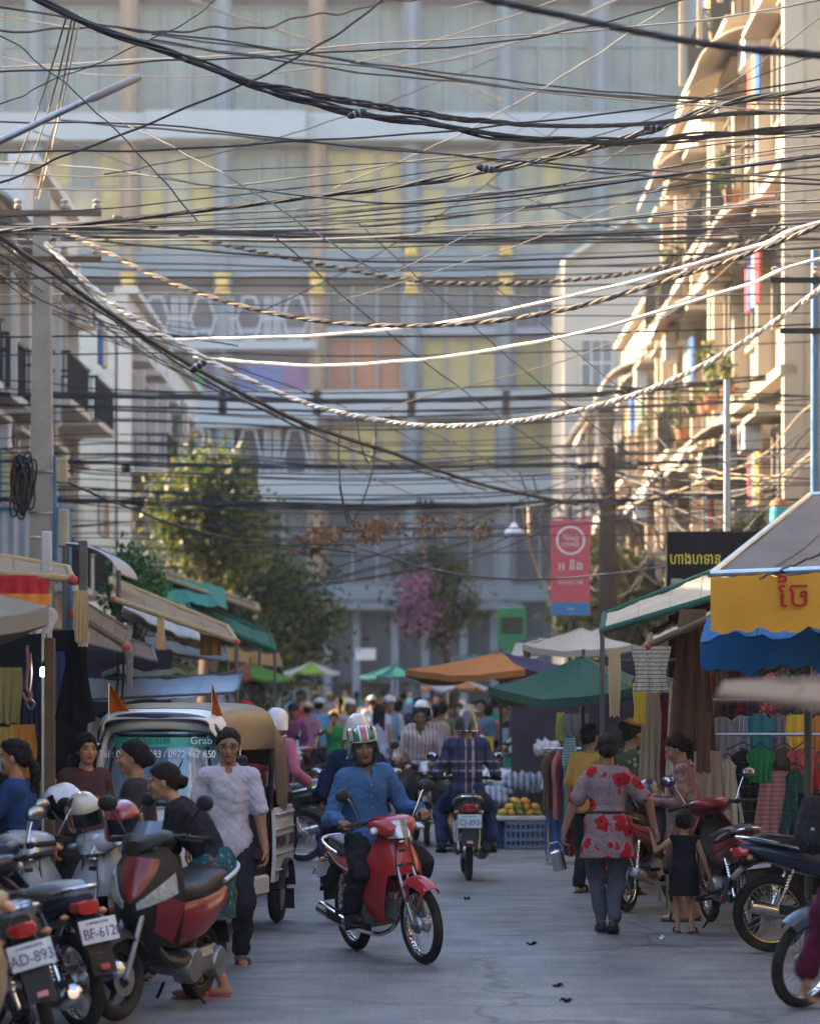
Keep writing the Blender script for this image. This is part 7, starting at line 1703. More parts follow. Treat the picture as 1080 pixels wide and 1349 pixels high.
# tangled sunlit cables on the right
for i in range(30):
    x0 = rs.uniform(680, 900); y0 = rs.uniform(610, 680); x1 = x0 + rs.uniform(-40, 170); y1 = rs.uniform(640, 800); d = rs.uniform(48, 60); sg_ = rs.uniform(10, 90)
    cable(None, [(x0, y0), (lerp(x0, x1, .3), lerp(y0, y1, .35) + sg_ * .8), (lerp(x0, x1, .7), lerp(y0, y1, .7) + sg_), (x1, y1)], d, d + rs.uniform(-4, 4), rs.uniform(1.2, 2.8), rs.choice((CT, CG, CT, CBR)), 'sunlit cable tangle on the right', .012, i)
for i in range(12):
    x0 = rs.uniform(780, 900); x1 = 1120; y0 = rs.uniform(560, 700); y1 = rs.uniform(480, 640)
    cable(None, [(x0, y0), (lerp(x0, x1, .3), lerp(y0, y1, .3) + 40 + rs.uniform(-20, 30)), (lerp(x0, x1, .65), lerp(y0, y1, .65) + 40), (x1, y1)], 48, 40, rs.uniform(1.2, 2.4), rs.choice((CT, CG, CB)), 'looping cables under the balconies', .012, i + 5)
# every wire of a group is told apart by its order
ORD = 'topmost second third fourth fifth sixth seventh eighth ninth tenth eleventh twelfth thirteenth fourteenth fifteenth sixteenth seventeenth eighteenth nineteenth twentieth'.split()
def ordn(i): return ORD[i] if i < 20 else ['twenty-', 'thirty-'][(i + 1) // 10 - 2] + ['', 'first', 'second', 'third', 'fourth', 'fifth', 'sixth', 'seventh', 'eighth', 'ninth'][(i + 1) % 10] if (i + 1) % 10 else 'thirtieth'
GL_ = {'stray slanting wires': 'thin stray wire from the top of those slanting across the others', G1: 'thin black wire from the top in the fan across the upper part', 'black wires spreading from the pole': 'black wire from the top of those spreading right from the left pole', G2: 'wire from the top of the level black wires across the middle', G3: 'dark wire from the top of those low over the street',
       G4: 'thin wire from the top of those falling from the left pole', 'sunlit cable tangle on the right': 'pale cable from the top in the sunlit tangle by the red sign', 'looping cables under the balconies': 'pale slack cable from the top under the right balconies',
       'slanting wires over the far street': 'thin wire from the top of those slanting over the far street', 'pale guy wires at the upper left': 'guy wire of those fanning down at the upper left, counted left to right', 'slack cable ends in the centre': 'slack black cable end looping down in the centre, counted left to right'}
for g_, tx in GL_.items():
    ob = [o for o in col.objects if o.get('group') == g_ and o.parent is None]
    def key(o):
        n = len(o.data.vertices); p = o.location + o.data.vertices[n // 2].co
        return (p.x / p.y) if 'left to right' in tx else -(p.z - CAMH) / p.y
    for i, o in enumerate(sorted(ob, key=key)): o['label'] = ('leftmost' if i == 0 and 'left to right' in tx else ordn(i)) + ' ' + tx
# dry brown leaves caught on the low cable
o = thing('dry_vine', 'withered brown vine leaves hanging on the cables in the centre', 'vine', P(520, 700, 40)); b = MB()
rs2 = np.random.RandomState(4); LF = [mat('dry_leaf', (.22, .11, .05), .8, var=.4), mat('dry_leaf_dark', (.17, .07, .03), .8, var=.4), mat('dry_leaf_tan', (.27, .16, .09), .8, var=.3)]
mb_ = MB(); base = P(520, 700, 40)
for i in range(620):
    px = 395 + 250 * (i / 620) + rs2.uniform(-8, 8); py = 712 - 22 * math.sin((px - 395) / 250 * 2.4) + rs2.uniform(-14, 12); L = rs2.uniform(.04, .15) * (1.4 if px < 500 else .85); a = rs2.uniform(-1.3, 1.3); p0 = P(px, py, 40 + rs2.uniform(-.3, .3)) - base
    if math.sin(px * .23) + .8 * math.sin(px * .09 + 1) + rs2.uniform(-.8, .8) < -.1: continue
    d = Vector((math.sin(a), rs2.uniform(-.3, .3), -math.cos(a))); s_ = d.cross(Vector((0, 1, 0))).normalized(); w_ = L * .14
    mb_.add([p0, p0 + d * L * .5 + s_ * w_, p0 + d * L, p0 + d * L * .5 - s_ * w_ + Vector((0, .02, 0))], [(0, 1, 2, 3)], int(rs2.randint(3)))
mb_.build('leaves', LF, o); b = MB(); b.tube([P(x, y, 40) - base for x, y in ((392, 716), (450, 700), (520, 690), (580, 688), (650, 705))], .012, 5); b.build('stem', MATS['bark'], o)

for i, (px, py, d, lb) in enumerate(((262, 482, 31, 'black splice box on the cable falling from the pole'), (640, 222, 26.5, 'black splice sleeve on the rising bundle'), (470, 150, 23.5, 'black tie on the top twisted bundle'), (860, 168, 25.5, 'black splice box on the upper right bundle'), (560, 663, 47, 'small junction box on the low cable bundle'), (330, 527, 46.5, 'junction box on the far cables above the tree'))):
    o = thing('splice_box', lb, 'junction box', P(px, py, d), rx=0, ry=[-33, 12, -18, 3, 0, 0][i]); b = MB(); w_ = d / FPX
    b.tube([(-13 * w_, 0, 0), (-9 * w_, 0, 0), (9 * w_, 0, 0), (13 * w_, 0, 0)], [2 * w_, 4.5 * w_, 4.5 * w_, 2 * w_], 8); b.build('body', CB, o); b = MB(); b.tube([(-4 * w_, 0, 0), (-2 * w_, 0, 0)], 5.2 * w_, 8); b.tube([(3 * w_, 0, 0), (5 * w_, 0, 0)], 5.2 * w_, 8); b.build('clamp', STEEL, o)
# ------------------------------------------------------------------ vehicles and people
def helm(c, rough=.25, nm=None): return mat(nm or 'helmet_%02x%02x%02x' % tuple(int(x * 255) for x in c), c, rough, var=.12, coat=.8)
RIDE = dict(pelvis=(-.14, 0, .865), lean=-4, lean2=12, LH=(.115, .315, 1.035), RH=(.115, -.315, 1.035), LF=(-.06, .25, .36), RF=(-.06, -.25, .36), kp=(1, 0, .7), ep=(-.6, 0, -.9),
            hdL=(1, -.1, -.25), hdR=(1, .1, -.25), pnL=(0, 0, -1), pnR=(0, 0, -1), curlL=1.0, curlR=1.0, thL=-1, thR=1)
def stripe(y0, y1, m, nm='stripe'):
    def e(hl_, hm):
        def f(b):
            def g(u, v):
                t = u * 2; y = lerp(y0, y1, v)
                if t < 1: th = R(4) + t * R(86); low, sg_ = .035, 1
                else: th = R(90) - (t - 1) * R(86); low, sg_ = -.075, -1
                sh_ = math.sqrt(max(0, 1 - (y / .125) ** 2)); rr = max(math.cos(th), 0) ** .62
                return (-.012 + sg_ * .141 * rr * sh_, y, .0145 + 1.12 * lerp(low, .125, math.sin(th)) - .06 * (1 - sh_) * math.sin(th))
            b.sheet(g, 28, 3, .003)
        hl_(f, nm, m, hm)
    return e
# red motorbike and its rider
RP = paint('paint_red', (.36, .012, .018), 1)
rb_loc, rb_yaw = (-.14, 21.87, 0), -66
bike('red motorbike coming towards the viewer in mid street', rb_loc, rb_yaw, RP, lean=7, steer=4, txt='1BC-2046', accent=mat('decal_grey', (.3, .28, .2), .3, var=.6, scale=20), inner=paint('paint_red_dark', (.20, .01, .014)), group=None, stand=False, muffler=CHR)
gs = mat('stripe_red', (.40, .03, .03), .3, coat=.8); ws = mat('stripe_white', (.6, .6, .58), .3, coat=.8)
person('rider in blue shirt and green striped helmet on the red motorbike', rb_loc, rb_yaw, 1.7, dict(RIDE, head=(-16, 4)), cloth('shirt_blue', (.055, .125, .265), bump=.35), 'long', cloth('trousers_black', (.018, .018, .022)),
       helmet=(helm((.02, .13, .10)), mat('trim_silver', (.35, .34, .30), .3, .4), '', stripe(-.032, -.021, ws), stripe(-.018, .018, gs), stripe(.021, .032, ws), stripe(.075, .098, helm((.36, .33, .22))), stripe(-.098, -.075, helm((.36, .33, .22)))), skin=(.20, .105, .06), res=.0105, collar=True, shoes=(BLK, 'shoe'), seed=3, rx=7, hem=.08)
# navy rider in white helmet, back to the viewer
nb = (-.44, 25.3, 0)
bike('dark motorbike ridden away behind the red one', nb, 92, paint('paint_navy', (.02, .03, .07)), txt='1AH-3375', group=None, stand=False)
person('navy jacketed rider with white helmet seen from behind', nb, 92, 1.74, dict(RIDE, head=(0, 2)), cloth('jacket_navy', (.012, .02, .045)), 'long', cloth('jeans_dark', (.03, .04, .08)), helmet=(helm((.50, .46, .42)), BLK), shoes=(BLK, 'shoe'), seed=8, res=.014, chub=1.0)
# plaid rider, back to the viewer
pb = (.57, 30.8, 0)
bike('dark motorbike with white plate ridden away in mid street', pb, 91, paint('paint_black', (.02, .02, .022)), txt='1CJ-8934', group=None, stand=False, muffler=BLKM)
PLAID = pattern('plaid_navy', (.045, .05, .095), (('y', .8, .028, .075, (.36, .30, .27), .85), ('y', .8, .028, .005, (.36, .30, .27), .85), ('z', .5, .022, -1.16, (.36, .31, .29), .75), ('z', .5, .022, -1.07, (.36, .31, .29), .75), ('y', .09, .03, .02, (.02, .02, .04), .6), ('z', .16, .05, 0, (.02, .02, .04), .5)))
person('rider in navy plaid shirt and black helmet seen from behind', pb, 91, 1.72, dict(RIDE, head=(0, 3)), PLAID, 'long', cloth('jeans_navy', (.02, .035, .09)), helmet=(helm((.02, .02, .022), .42), CHR), shoes=(BLK, 'shoe'), seed=5, res=.0125, hem=.09, chub=.95)
# striped shirt rider coming, with passenger
qb = (.13, 37.0, 0)
bike('black motorbike with orange indicators coming behind the plaid rider', qb, -84, paint('paint_black', (.02, .02, .022)), steer=-5, txt=None, group=None, stand=False, style='dream')
STR = pattern('shirt_stripes', (.40, .37, .37), (('y', .05, .016, 0, (.24, .10, .12), .8),))
person('bareheaded rider in striped shirt coming towards the viewer', qb, -84, 1.7, dict(RIDE, head=(-6, 0)), STR, 'long', cloth('trousers_grey', (.06, .055, .05)), hair='short', skin=(.15, .08, .05), shoes=(BLK, 'shoe'), res=.0145, seed=9, collar=True)
person('pillion passenger in striped shirt and white helmet behind the bareheaded rider', (qb[0] + .04, qb[1] + .38, 0), -84, 1.7, dict(pelvis=(-.1, 0, .93), lean=2, LH=(.12, .25, 1.0), RH=(.12, -.25, 1.0), LF=(-.05, .27, .43), RF=(-.05, -.27, .43), kp=(1, 0, .7), head=(-20, 0)), STR, 'short', cloth('trousers_grey', (.06, .055, .05)), helmet=(helm((.55, .56, .58)), BLK), shoes=(BLK, 'shoe'), res=.016, seed=10, visor=True)
# tuk-tuk
tk = tuktuk('white tuk-tuk with bronze hood and orange flags facing the viewer', (-1.79, 24.22, 0), -96.8)
for ch in tk.children_recursive:
    if ch.type != 'MESH' or ch.data.users > 1: continue
    for v_ in ch.data.vertices:
        t = min(1, max(0, (v_.co.x + .3) / 1.4)); v_.co.y *= lerp(1, .78, t * t * (3 - 2 * t))
for s, x in ((1, 1.02), (-1, 1.02)):
    b = MB(); y = s * .40
    b.sheet(lambda u, v: (x - .03 - .02 * math.sin(u * 5), y + (.17 * (1 - v) * u + .02 * u) * (1 if s < 0 else .45) * (-s if s < 0 else 1) * (1 if s > 0 else 1) - .0, 1.72 + .23 * v), 8, 8, .004); fl = b.build('flag', cloth('flag_orange', (.55, .13, .015), thin=.3), tk)
    b = MB(); b.tube([(x - .02, y, 1.68), (x - .02, y, 1.97)], .006, 6); b.build('flagpole', CHR, fl)
# ---- people on the left
person('man in pale lavender short-sleeved shirt and glasses walking towards the viewer', (-1.27, 21.25, 0), -86, 1.66, dict(lean=2, LF=(-.10, .09, .10), RF=(.14, -.08, .08), LH=(.10, .27, .78), RH=(-.04, -.29, .80), head=(0, 6), tipL=25, fR=-8, fL=10), cloth('shirt_lavender', (.43, .40, .46), bump=.3), 'short', cloth('trousers_charcoal', (.02, .021, .028)),
       hair='short', glasses=True, collar=True, shoes=(mat('leather_brown', (.06, .03, .02), .5), 'sandal'), skin=(.27, .13, .07), res=.0105, seed=12, hem=.14, chub=.92)
FLW = pattern('skirt_teal_flowers', (.02, .075, .085), (), ((17, .36, (.42, .07, .08), .42, 2.0), (21, .28, (.08, .26, .28), .6, 7.0)))
person('woman in black jacket and teal flowered skirt leaning over the maroon scooter', (-1.29, 19.1, 0), 174, 1.58, dict(pelvis=(-.06, 0, .88), lean=24, lean2=36, LH=(.46, .16, .86), RH=(.48, -.12, .90), head=(6, 8), LF=(.02, .08, .08), RF=(-.12, -.07, .08)), cloth('jacket_black', (.018, .018, .024), bump=.35), 'long', None, skirt=(FLW, .50, .21), hair='low_bun', female=True, skin=(.36, .185, .10), shoes=(mat('sandal_pink', (.42, .04, .12), .5), 'sandal'), res=.0105, seed=14, hem=.03)
person('dark haired woman seen just past the leaning woman on the left', (-1.78, 20.25, 0), 178, 1.60, dict(head=(5, 2), lean=5), cloth('top_dark', (.04, .03, .035)), 'long', cloth('trousers_black', (.018, .018, .022)), hair='low_bun', female=True, skin=(.34, .17, .09), res=.0125, seed=15, shoes=(BLK, 'sandal'))
person('woman with blue face mask and navy top at the left edge', (-2.50, 19.6, 0), 176, 1.62, dict(LH=(.42, .14, .98), RH=(.36, -.2, .96), head=(4, 2), lean=4), cloth('top_navy', (.02, .05, .14)), 'long', cloth('trousers_black', (.018, .018, .022)), hair='tail', female=True, mask=True, skin=(.33, .17, .09), res=.0115, seed=16, shoes=(BLK, 'sandal'))
person('smiling woman in brown top behind the masked woman', (-2.42, 22.6, 0), -70, 1.60, dict(head=(5, 0), lean=4), cloth('top_brown', (.075, .035, .035)), 'long', cloth('trousers_black', (.018, .018, .022)), hair='long', female=True, skin=(.34, .17, .09), res=.0115, seed=17, shoes=(BLK, 'sandal'))
def cap_red(hl_, root):
    def f(b): b.ell((-.012, 0, .07), (.112, .092, .075), 18, 10); b.sheet(lambda u, v: (.07 + .09 * v * math.cos(R(-55 + 110 * u)), .085 * math.sin(R(-60 + 120 * u)), .065 - .02 * v), 10, 4, .006)
    hl_(f, 'cap', cloth('cap_red', (.42, .02, .02)))
def cap_of(m_):
    def c_(hl_, root):
        def f(b): b.ell((-.012, 0, .065), (.116, .096, .08), 18, 10); b.sheet(lambda u, v: (.07 + .09 * v * math.cos(R(-55 + 110 * u)), .085 * math.sin(R(-60 + 120 * u)), .065 - .02 * v), 10, 4, .006)
        hl_(f, 'cap', m_)
    return c_
def straw(m_, r=.2):
    def c_(hl_, root):
        def f(b): b.lathe([(0, .155), (.07, .15), (.098, .12), (.108, .075), (.14, .06), (r, .04), (r, .033), (.10, .06), (.09, .1), (0, .14)], (-.01, 0, 0), 'z', 24)
        hl_(f, 'hat', m_)
    return c_
person('man in red cap just behind the tuk-tuk hood', (-1.58, 29.2, 0), -100, 1.78, dict(head=(10, 0)), cloth('shirt_crimson', (.22, .04, .05)), 'short', cloth('trousers_grey', (.06, .055, .05)), hat=cap_red, res=.016, seed=20, shoes=(BLK, 'shoe'))
person('person in rose jacket and white helmet beside the tuk-tuk', (-1.33, 29.6, 0), 60, 1.70, dict(LH=(.3, .2, 1.0), RH=(.15, -.3, 1.0)), cloth('jacket_rose', (.38, .13, .17)), 'long', cloth('trousers_black', (.018, .018, .022)), helmet=(helm((.55, .55, .56)), BLK), res=.0145, seed=21, shoes=(BLK, 'shoe'))
# ---- people on the right
FLR = pattern('tunic_red_flowers', (.25, .175, .175), (('x', .035, .004, 0, (.30, .20, .2), .4),), ((52, .34, (.10, .055, .06), .65, 3.0), (8.6, .46, (.36, .012, .018), .9, 1.4), (8.6, .16, (.06, .004, .008), .9, 1.4)))
def lady_can(root, J, k, hl_): pass
ll, LJ = person('woman in red flowered tunic walking away hand in hand with the child', (1.56, 23.95, 0), 93, 1.57, dict(LF=(.04, .05, .08), RF=(-.13, -.03, .10), tipR=22, LH=(.06, .37, .86), RH=(.02, -.40, .90), lean=2, head=(0, 2), hdL=(.1, .15, -1), hdR=(.1, -.5, -.9), eL=(-.2, .6, 0), eR=(-.2, -.6, 0)), FLR, 'short', cloth('leggings_grey', (.07, .075, .10)), leg='slim', hair='low_bun', female=True, skin=(.30, .15, .08), res=.0105, seed=30, hem=.26, chub=1.05, shoes=(BLK, 'shoe'), belt=cloth('belt_brown', (.06, .03, .025)))
# the can in her hand
hw_ = ll.matrix_basis @ Vector(LJ['wrL']); cn = thing('metal_can', 'shiny metal can carried by the woman in the flowered tunic', 'can', hw_ + Vector((-.03, .02, -.31)))
b = MB(); b.lathe([(0, 0), (.052, 0), (.055, .01), (.055, .145), (.058, .15), (.05, .155), (.045, .165), (0, .17)], n=22); b.build('body', CHR, cn); b = MB(); b.tube([(-.055, 0, .12), (-.06, 0, .18), (-.03, 0, .225), (.03, 0, .225), (.06, 0, .18), (.055, 0, .12)], .006, 6); b.build('handle', STEEL, cn)
cn.rotation_euler = (0, R(-14), 0)
person('small child in black sleeveless dress holding the woman\'s hand', (2.16, 23.95, 0), 86, .93, dict(LF=(.02, .09, .08), RF=(-.04, -.10, .08), fL=12, fR=-25, LH=(.02, .47, 1.42), RH=(.06, -.36, .82), eL=(0, -.2, -1), head=(0, 4)), cloth('dress_black', (.012, .012, .015)), 'tank', None, leg='none', hair='short', skin=(.36, .185, .10), res=.0095, seed=31, hem=.36, hs=1.42, shoes=(mat('sandal_maroon', (.10, .02, .025), .6), 'sandal'))
SAT = pattern('satin_mauve', (.185, .10, .10), (), ((14, .45, (.30, .20, .19), .6, 2.0),), rough=.42)
pw, PJ = person('woman in mauve satin shirt looking down at her phone on the right', (2.30, 25.1, 0), 168, 1.56, dict(LH=(.30, .13, 1.08), RH=(.32, -.10, 1.10), lean=6, head=(4, 26), LF=(.05, .09, .08), RF=(-.05, -.1, .08)), SAT, 'long', cloth('shorts_brown', (.07, .04, .035)), leg='none', hair='low_bun', female=True, skin=(.38, .20, .11), res=.0105, seed=32, hem=.22, shoes=(BLK, 'sandal'), belt=cloth('belt_brown', (.06, .03, .025)), collar=True)
hw_ = pw.matrix_basis @ ((Vector(PJ['wrL']) + Vector(PJ['wrR'])) * .5 + Vector((.09, 0, .03))); ph = thing('phone', 'dark phone in the satin-shirt woman\'s hands', 'phone', hw_, 168, ry=-50); b = MB(); b.box((0, 0, 0), (.14, .07, .009), bev=.004); b.build('body', BLK, ph); b = MB(); b.box((0, 0, .0055), (.13, .062, .002)); b.build('screen', mat('phone_screen', (.05, .06, .08), .1), ph)
person('woman in mustard top behind the flowered-tunic woman', (1.66, 28.4, 0), 60, 1.58, dict(head=(0, 5)), cloth('top_mustard', (.46, .26, .06)), 'short', cloth('trousers_black', (.018, .018, .022)), hair='low_bun', female=True, res=.015, seed=33, shoes=(BLK, 'sandal'))
person('person with ginger hair band and green patterned shirt behind the flowered tunic', (1.98, 28.2, 0), 30, 1.62, dict(lean=8, head=(0, 10)), pattern('shirt_green_print', (.05, .07, .04), (), ((20, .35, (.30, .30, .16), .5, 1.),)), 'short', cloth('trousers_black', (.018, .018, .022)), hair='bun', hat=lambda hl_, r_: hl_(lambda b: b.lathe([(.088, .075), (.102, .085), (.10, .12), (.075, .142), (.05, .15), (.075, .135)], (-.012, 0, 0), 'z', 20, closed_prof=True), 'hair_band', cloth('band_ginger', (.42, .17, .05))), res=.015, seed=34, shoes=(BLK, 'sandal'))
person('person in maroon sleeve passing close at the right edge', (1.93, 12.1, 0), 92, 1.66, dict(LH=(.02, .43, .66), hdL=(.1, .1, -1), head=(0, 0), eL=(-.3, .6, 0)), cloth('sleeve_maroon', (.075, .012, .03)), 'long', cloth('trousers_black', (.018, .018, .022)), res=.012, seed=35, shoes=(BLK, 'shoe'))
# ---- crowd
def crowd(label, px, top, H, heading, shirt, sleeve='short', **kw):
    s = (top - VY) / (CAMH - H); d = FPX / s; kw.setdefault('res', .018); kw.setdefault('trousers', cloth('trousers_crowd', (.04, .045, .06)))
    kw.setdefault('shoes', (BLK, 'shoe'))
    return person(label, ((px - VX) / s, d, 0), heading, H, kw.pop('pose', None), shirt, sleeve, group='people in the crowd', **kw)
SIT = dict(pelvis=(-.1, 0, .62), LF=(.32, .14, .10), RF=(.32, -.14, .10), lean=4, kp=(1, 0, 1), LH=(.25, .15, .75), RH=(.25, -.15, .75))
crowd('man in mauve pink shirt with pale cap, back turned, left of the crowd', 405, 926, 1.58, 70, cloth('shirt_mauve', (.40, .17, .27)), hat=cap_of(cloth('cap_tan', (.42, .34, .24))), seed=41, hair='short')
crowd('woman in green shirt with a hand at her face', 440, 938, 1.45, -95, cloth('shirt_green', (.03, .26, .07)), female=True, hair='low_bun', seed=42, pose=dict(RH=(.16, -.03, 1.50), eR=(.3, -.3, -1), head=(0, 8)), res=.016)
crowd('man in sky blue shirt with white cap in the left crowd', 420, 920, 1.66, 80, cloth('shirt_sky', (.13, .34, .56)), hat=cap_of(cloth('cap_white', (.5, .52, .55))), seed=43)
crowd('man in grey shirt and silver helmet facing the viewer', 462, 922, 1.64, -90, cloth('shirt_pale', (.40, .38, .35)), helmet=(helm((.42, .44, .46)), BLK), seed=44)
crowd('woman in peach top with raised hair in the far crowd', 483, 914, 1.70, -60, cloth('top_peach', (.48, .30, .22)), female=True, hair='bun', seed=45)
crowd('woman with long dark hair and lavender tank top, back turned', 499, 927, 1.62, 86, cloth('top_lavender', (.42, .42, .56)), 'tank', female=True, hair='long', seed=46, trousers=cloth('jeans_light', (.12, .18, .28)), skin=(.38, .21, .13), res=.016)
crowd('man in white cap and pale blue shirt beside the long-haired woman', 512, 917, 1.73, -70, pattern('shirt_bluewhite', (.42, .48, .54), (('y', .3, .14, 0, (.10, .26, .44), .8),)), hat=cap_of(cloth('cap_white', (.5, .52, .55))), seed=47)
crowd('man in dark navy shirt right of centre in the crowd', 551, 918, 1.70, 100, cloth('shirt_midnight', (.015, .02, .04)), seed=48)
crowd('woman in wide straw hat and pink top', 617, 930, 1.60, -80, cloth('top_pink', (.46, .20, .24)), hat=straw(mat('straw', (.46, .37, .24), .8, var=.2)), female=True, seed=49)
crowd('man in salmon shirt seen from behind near the green umbrella', 643, 926, 1.64, 110, cloth('shirt_salmon', (.48, .20, .18)), seed=50, pose=dict(LH=(.25, .2, 1.0)), trousers=cloth('jeans_light', (.12, .18, .28)), res=.016)
crowd('dark dressed woman right of the salmon shirt', 663, 927, 1.62, -100, cloth('top_black', (.02, .02, .03)), female=True, hair='low_bun', seed=51)
crowd('man in dark cap and purple shirt at the left of the crowd', 386, 928, 1.60, -80, cloth('shirt_purple', (.20, .06, .16)), hat=cap_of(cloth('cap_dark', (.05, .03, .05))), seed=52)
crowd('person in orange top in the far crowd', 447, 918, 1.65, 90, cloth('top_orange', (.46, .24, .08)), female=True, hair='tail', seed=53)
crowd('far man in white shirt right of centre', 575, 914, 1.68, -90, cloth('shirt_white', (.48, .49, .5)), seed=54, hair='short')
crowd('far woman in rust top by the orange umbrella', 592, 915, 1.64, 90, cloth('top_rust', (.34, .12, .06)), female=True, hair='long', seed=55)
crowd('far man in grey-blue shirt near the gate', 532, 911, 1.70, 85, cloth('shirt_greyblue', (.18, .23, .32)), seed=56)
crowd('far woman in teal top near the gate', 470, 911, 1.66, 95, cloth('top_teal', (.06, .26, .27)), female=True, hair='tail', seed=57)
crowd('far man in yellow cap left of the gate', 434, 912, 1.66, -90, cloth('shirt_stone', (.35, .33, .28)), hat=cap_of(cloth('cap_yellow', (.5, .38, .06))), seed=58)
for i, (lb, px, tp, H_, hd, c_, fem, hr_) in enumerate((
 ('man in cream shirt far left of the gate', 398, 912, 1.66, -90, (.46, .42, .34), 0, 'short'), ('woman in violet top beside the lime umbrella', 416, 914, 1.60, 85, (.24, .10, .30), 1, 'tail'), ('man in black shirt just right of the long-haired woman', 524, 921, 1.68, 95, (.03, .03, .035), 0, 'short'),
 ('woman in white blouse behind the navy-shirted man', 563, 920, 1.60, -80, (.52, .52, .52), 1, 'low_bun'), ('man in olive shirt below the orange umbrella', 582, 924, 1.66, 70, (.13, .13, .06), 0, 'short'), ('woman in turquoise blouse far down the middle', 541, 909, 1.64, -95, (.06, .34, .36), 1, 'long'),
 ('man in brick red shirt far down the middle', 505, 909, 1.70, 90, (.34, .08, .06), 0, 'short'), ('woman in lemon top far down the left', 455, 909, 1.62, -90, (.52, .44, .12), 1, 'tail'), ('man in steel blue shirt right of the straw hat', 632, 921, 1.70, -90, (.16, .24, .36), 0, 'short'),
 ('child in red top by the crowd\'s left edge', 425, 950, 1.15, -90, (.42, .04, .05), 0, 'short'), ('woman in pale pink top far right of the gate', 604, 911, 1.62, 90, (.52, .34, .36), 1, 'low_bun'), ('man in white cap under the teal umbrella', 490, 917, 1.66, 90, (.42, .44, .48), 0, 'short'),
 ('woman in crimson blouse behind the mauve-shirted man', 394, 919, 1.58, -70, (.36, .05, .08), 1, 'low_bun'), ('man in sand shirt behind the striped rider', 573, 928, 1.62, 80, (.40, .33, .22), 0, 'short'), ('woman in navy dotted top left of the straw hat', 605, 926, 1.58, -100, (.05, .06, .15), 1, 'long'), ('man in jade shirt far right of the crowd', 652, 918, 1.68, 95, (.04, .22, .15), 0, 'short'), ('woman in apricot top under the lime umbrella', 410, 909, 1.6, -90, (.5, .28, .14), 1, 'tail'), ('man in plum shirt far down the street centre', 518, 914, 1.64, -90, (.18, .05, .13), 0, 'short'))):
    crowd(lb, px, tp, H_, hd, cloth('crowd_cloth_%d' % i, c_), female=bool(fem), hair=hr_, seed=70 + i, res=.02, hat=cap_of(MATS['cap_white']) if 'cap' in lb else None)
for i, (lb, px, py, hd, c_) in enumerate((('blue motorbike parked at the left of the crowd', 372, 1040, 20, (.03, .08, .22)), ('grey motorbike among the crowd\'s feet', 470, 1018, 80, (.25, .26, .28)), ('black motorbike far left under the salmon umbrella', 330, 1010, 150, (.02, .02, .022)), ('red motorbike far right beside the straw hat', 600, 1020, -70, (.3, .02, .02)), ('silver motorbike under the orange umbrella', 640, 1050, -130, (.36, .38, .4)), ('maroon motorbike beside the mango crates', 668, 1078, 70, (.18, .01, .02)), ('black motorbike before the dark wall under the green umbrella', 716, 1092, 110, (.02, .02, .022)), ('blue motorbike left of the navy rider', 415, 1092, 165, (.03, .06, .16)), ('white motorbike ahead of the striped rider', 512, 1040, 85, (.45, .45, .45)))):
    g_ = G(px, py); bike(lb, (g_.x, g_.y, 0), hd, paint('paint_crowd_%d' % i, c_), lean=-5, steer=12, txt=None, group='motorbikes in the crowd')
crowd('vendor in dark shirt at the stall left of the tuk-tuk', 108, 935, 1.62, -60, cloth('shirt_darkgreen', (.03, .05, .04)), seed=59)
crowd('woman in blue top by the mango stall', 622, 924, 1.55, -60, cloth('top_blue', (.08, .16, .34)), female=True, hair='tail', seed=60)
# ---- parked motorbikes, left
SILV = paint('paint_silver', (.34, .36, .39)); MAR = paint('paint_maroon', (.17, .008, .016), 1); GREY = paint('paint_grey', (.30, .31, .33)); BEI = paint('paint_beige', (.34, .25, .13)); TEAL = paint('paint_teal', (.02, .055, .085), 1); DRED = paint('paint_darkred', (.20, .01, .014), 1); NBLK = paint('paint_black', (.02, .02, .022)); NAVYP = paint('paint_navy', (.02, .03, .07))
PG = 'motorbikes parked on the left'; PR = 'motorbikes parked on the right'
scooter('maroon scooter with twin headlights parked in front of the leaning woman', (-1.53, 18.4, 0), -109, MAR, lean=-5, steer=-14, group=PG)
bike('black motorbike with plate 1AD-8934 parked tail towards the viewer', (-2.02, 16.55, 0), 104, NBLK, lean=-15, txt='1AD-8934', seat_m=mat('seat_grey', (.22, .24, .26), .4, var=.2), group=PG, inner=DRED, rack=True)
bike('dark motorbike with bright tail light, between the plate bike and the maroon scooter', (-2.2, 17.8, 0), 124, NAVYP, lean=-8, txt='1BF-6120', seat_m=mat('seat_grey', (.22, .24, .26), .4, var=.2), group=PG)
bike('grey motorbike with large headlight facing the viewer at the left edge', (-2.40, 19.55, 0), -82, GREY, lean=4, steer=14, txt=None, group=PG, style='dream')
bike('silver motorbike behind the maroon scooter hung with helmets', (-1.98, 19.75, 0), -104, SILV, lean=-5, steer=-20, txt=None, group=PG, mirrors=True)
bike('beige motorbike cut by the lower left corner', (-2.225, 14.4, 0), -74, BEI, lean=-6, steer=-12, txt=None, group=PG, mirrors=False, style='dream')
bike('red tailed motorbike half out of the picture on the left', (-2.70, 18.0, 0), 118, DRED, lean=-8, txt='1AK-7712', group=PG)
bike('dark motorbike with rear wheel showing past the tuk-tuk', (-1.78, 33.5, 0), 172, NBLK, lean=-5, txt='1AE-4491', group=PG)
bike('motorbike with grey seat cover parked behind the navy rider', (-1.15, 37.6, 0), 160, NAVYP, lean=-6, steer=20, txt=None, group=PG, seat_m=mat('seat_grey', (.22, .24, .26), .4, var=.2))
bike('red motorbike parked deep in the left crowd', (-1.3, 43, 0), 130, DRED, lean=-5, txt='1CA-1187', group=PG)
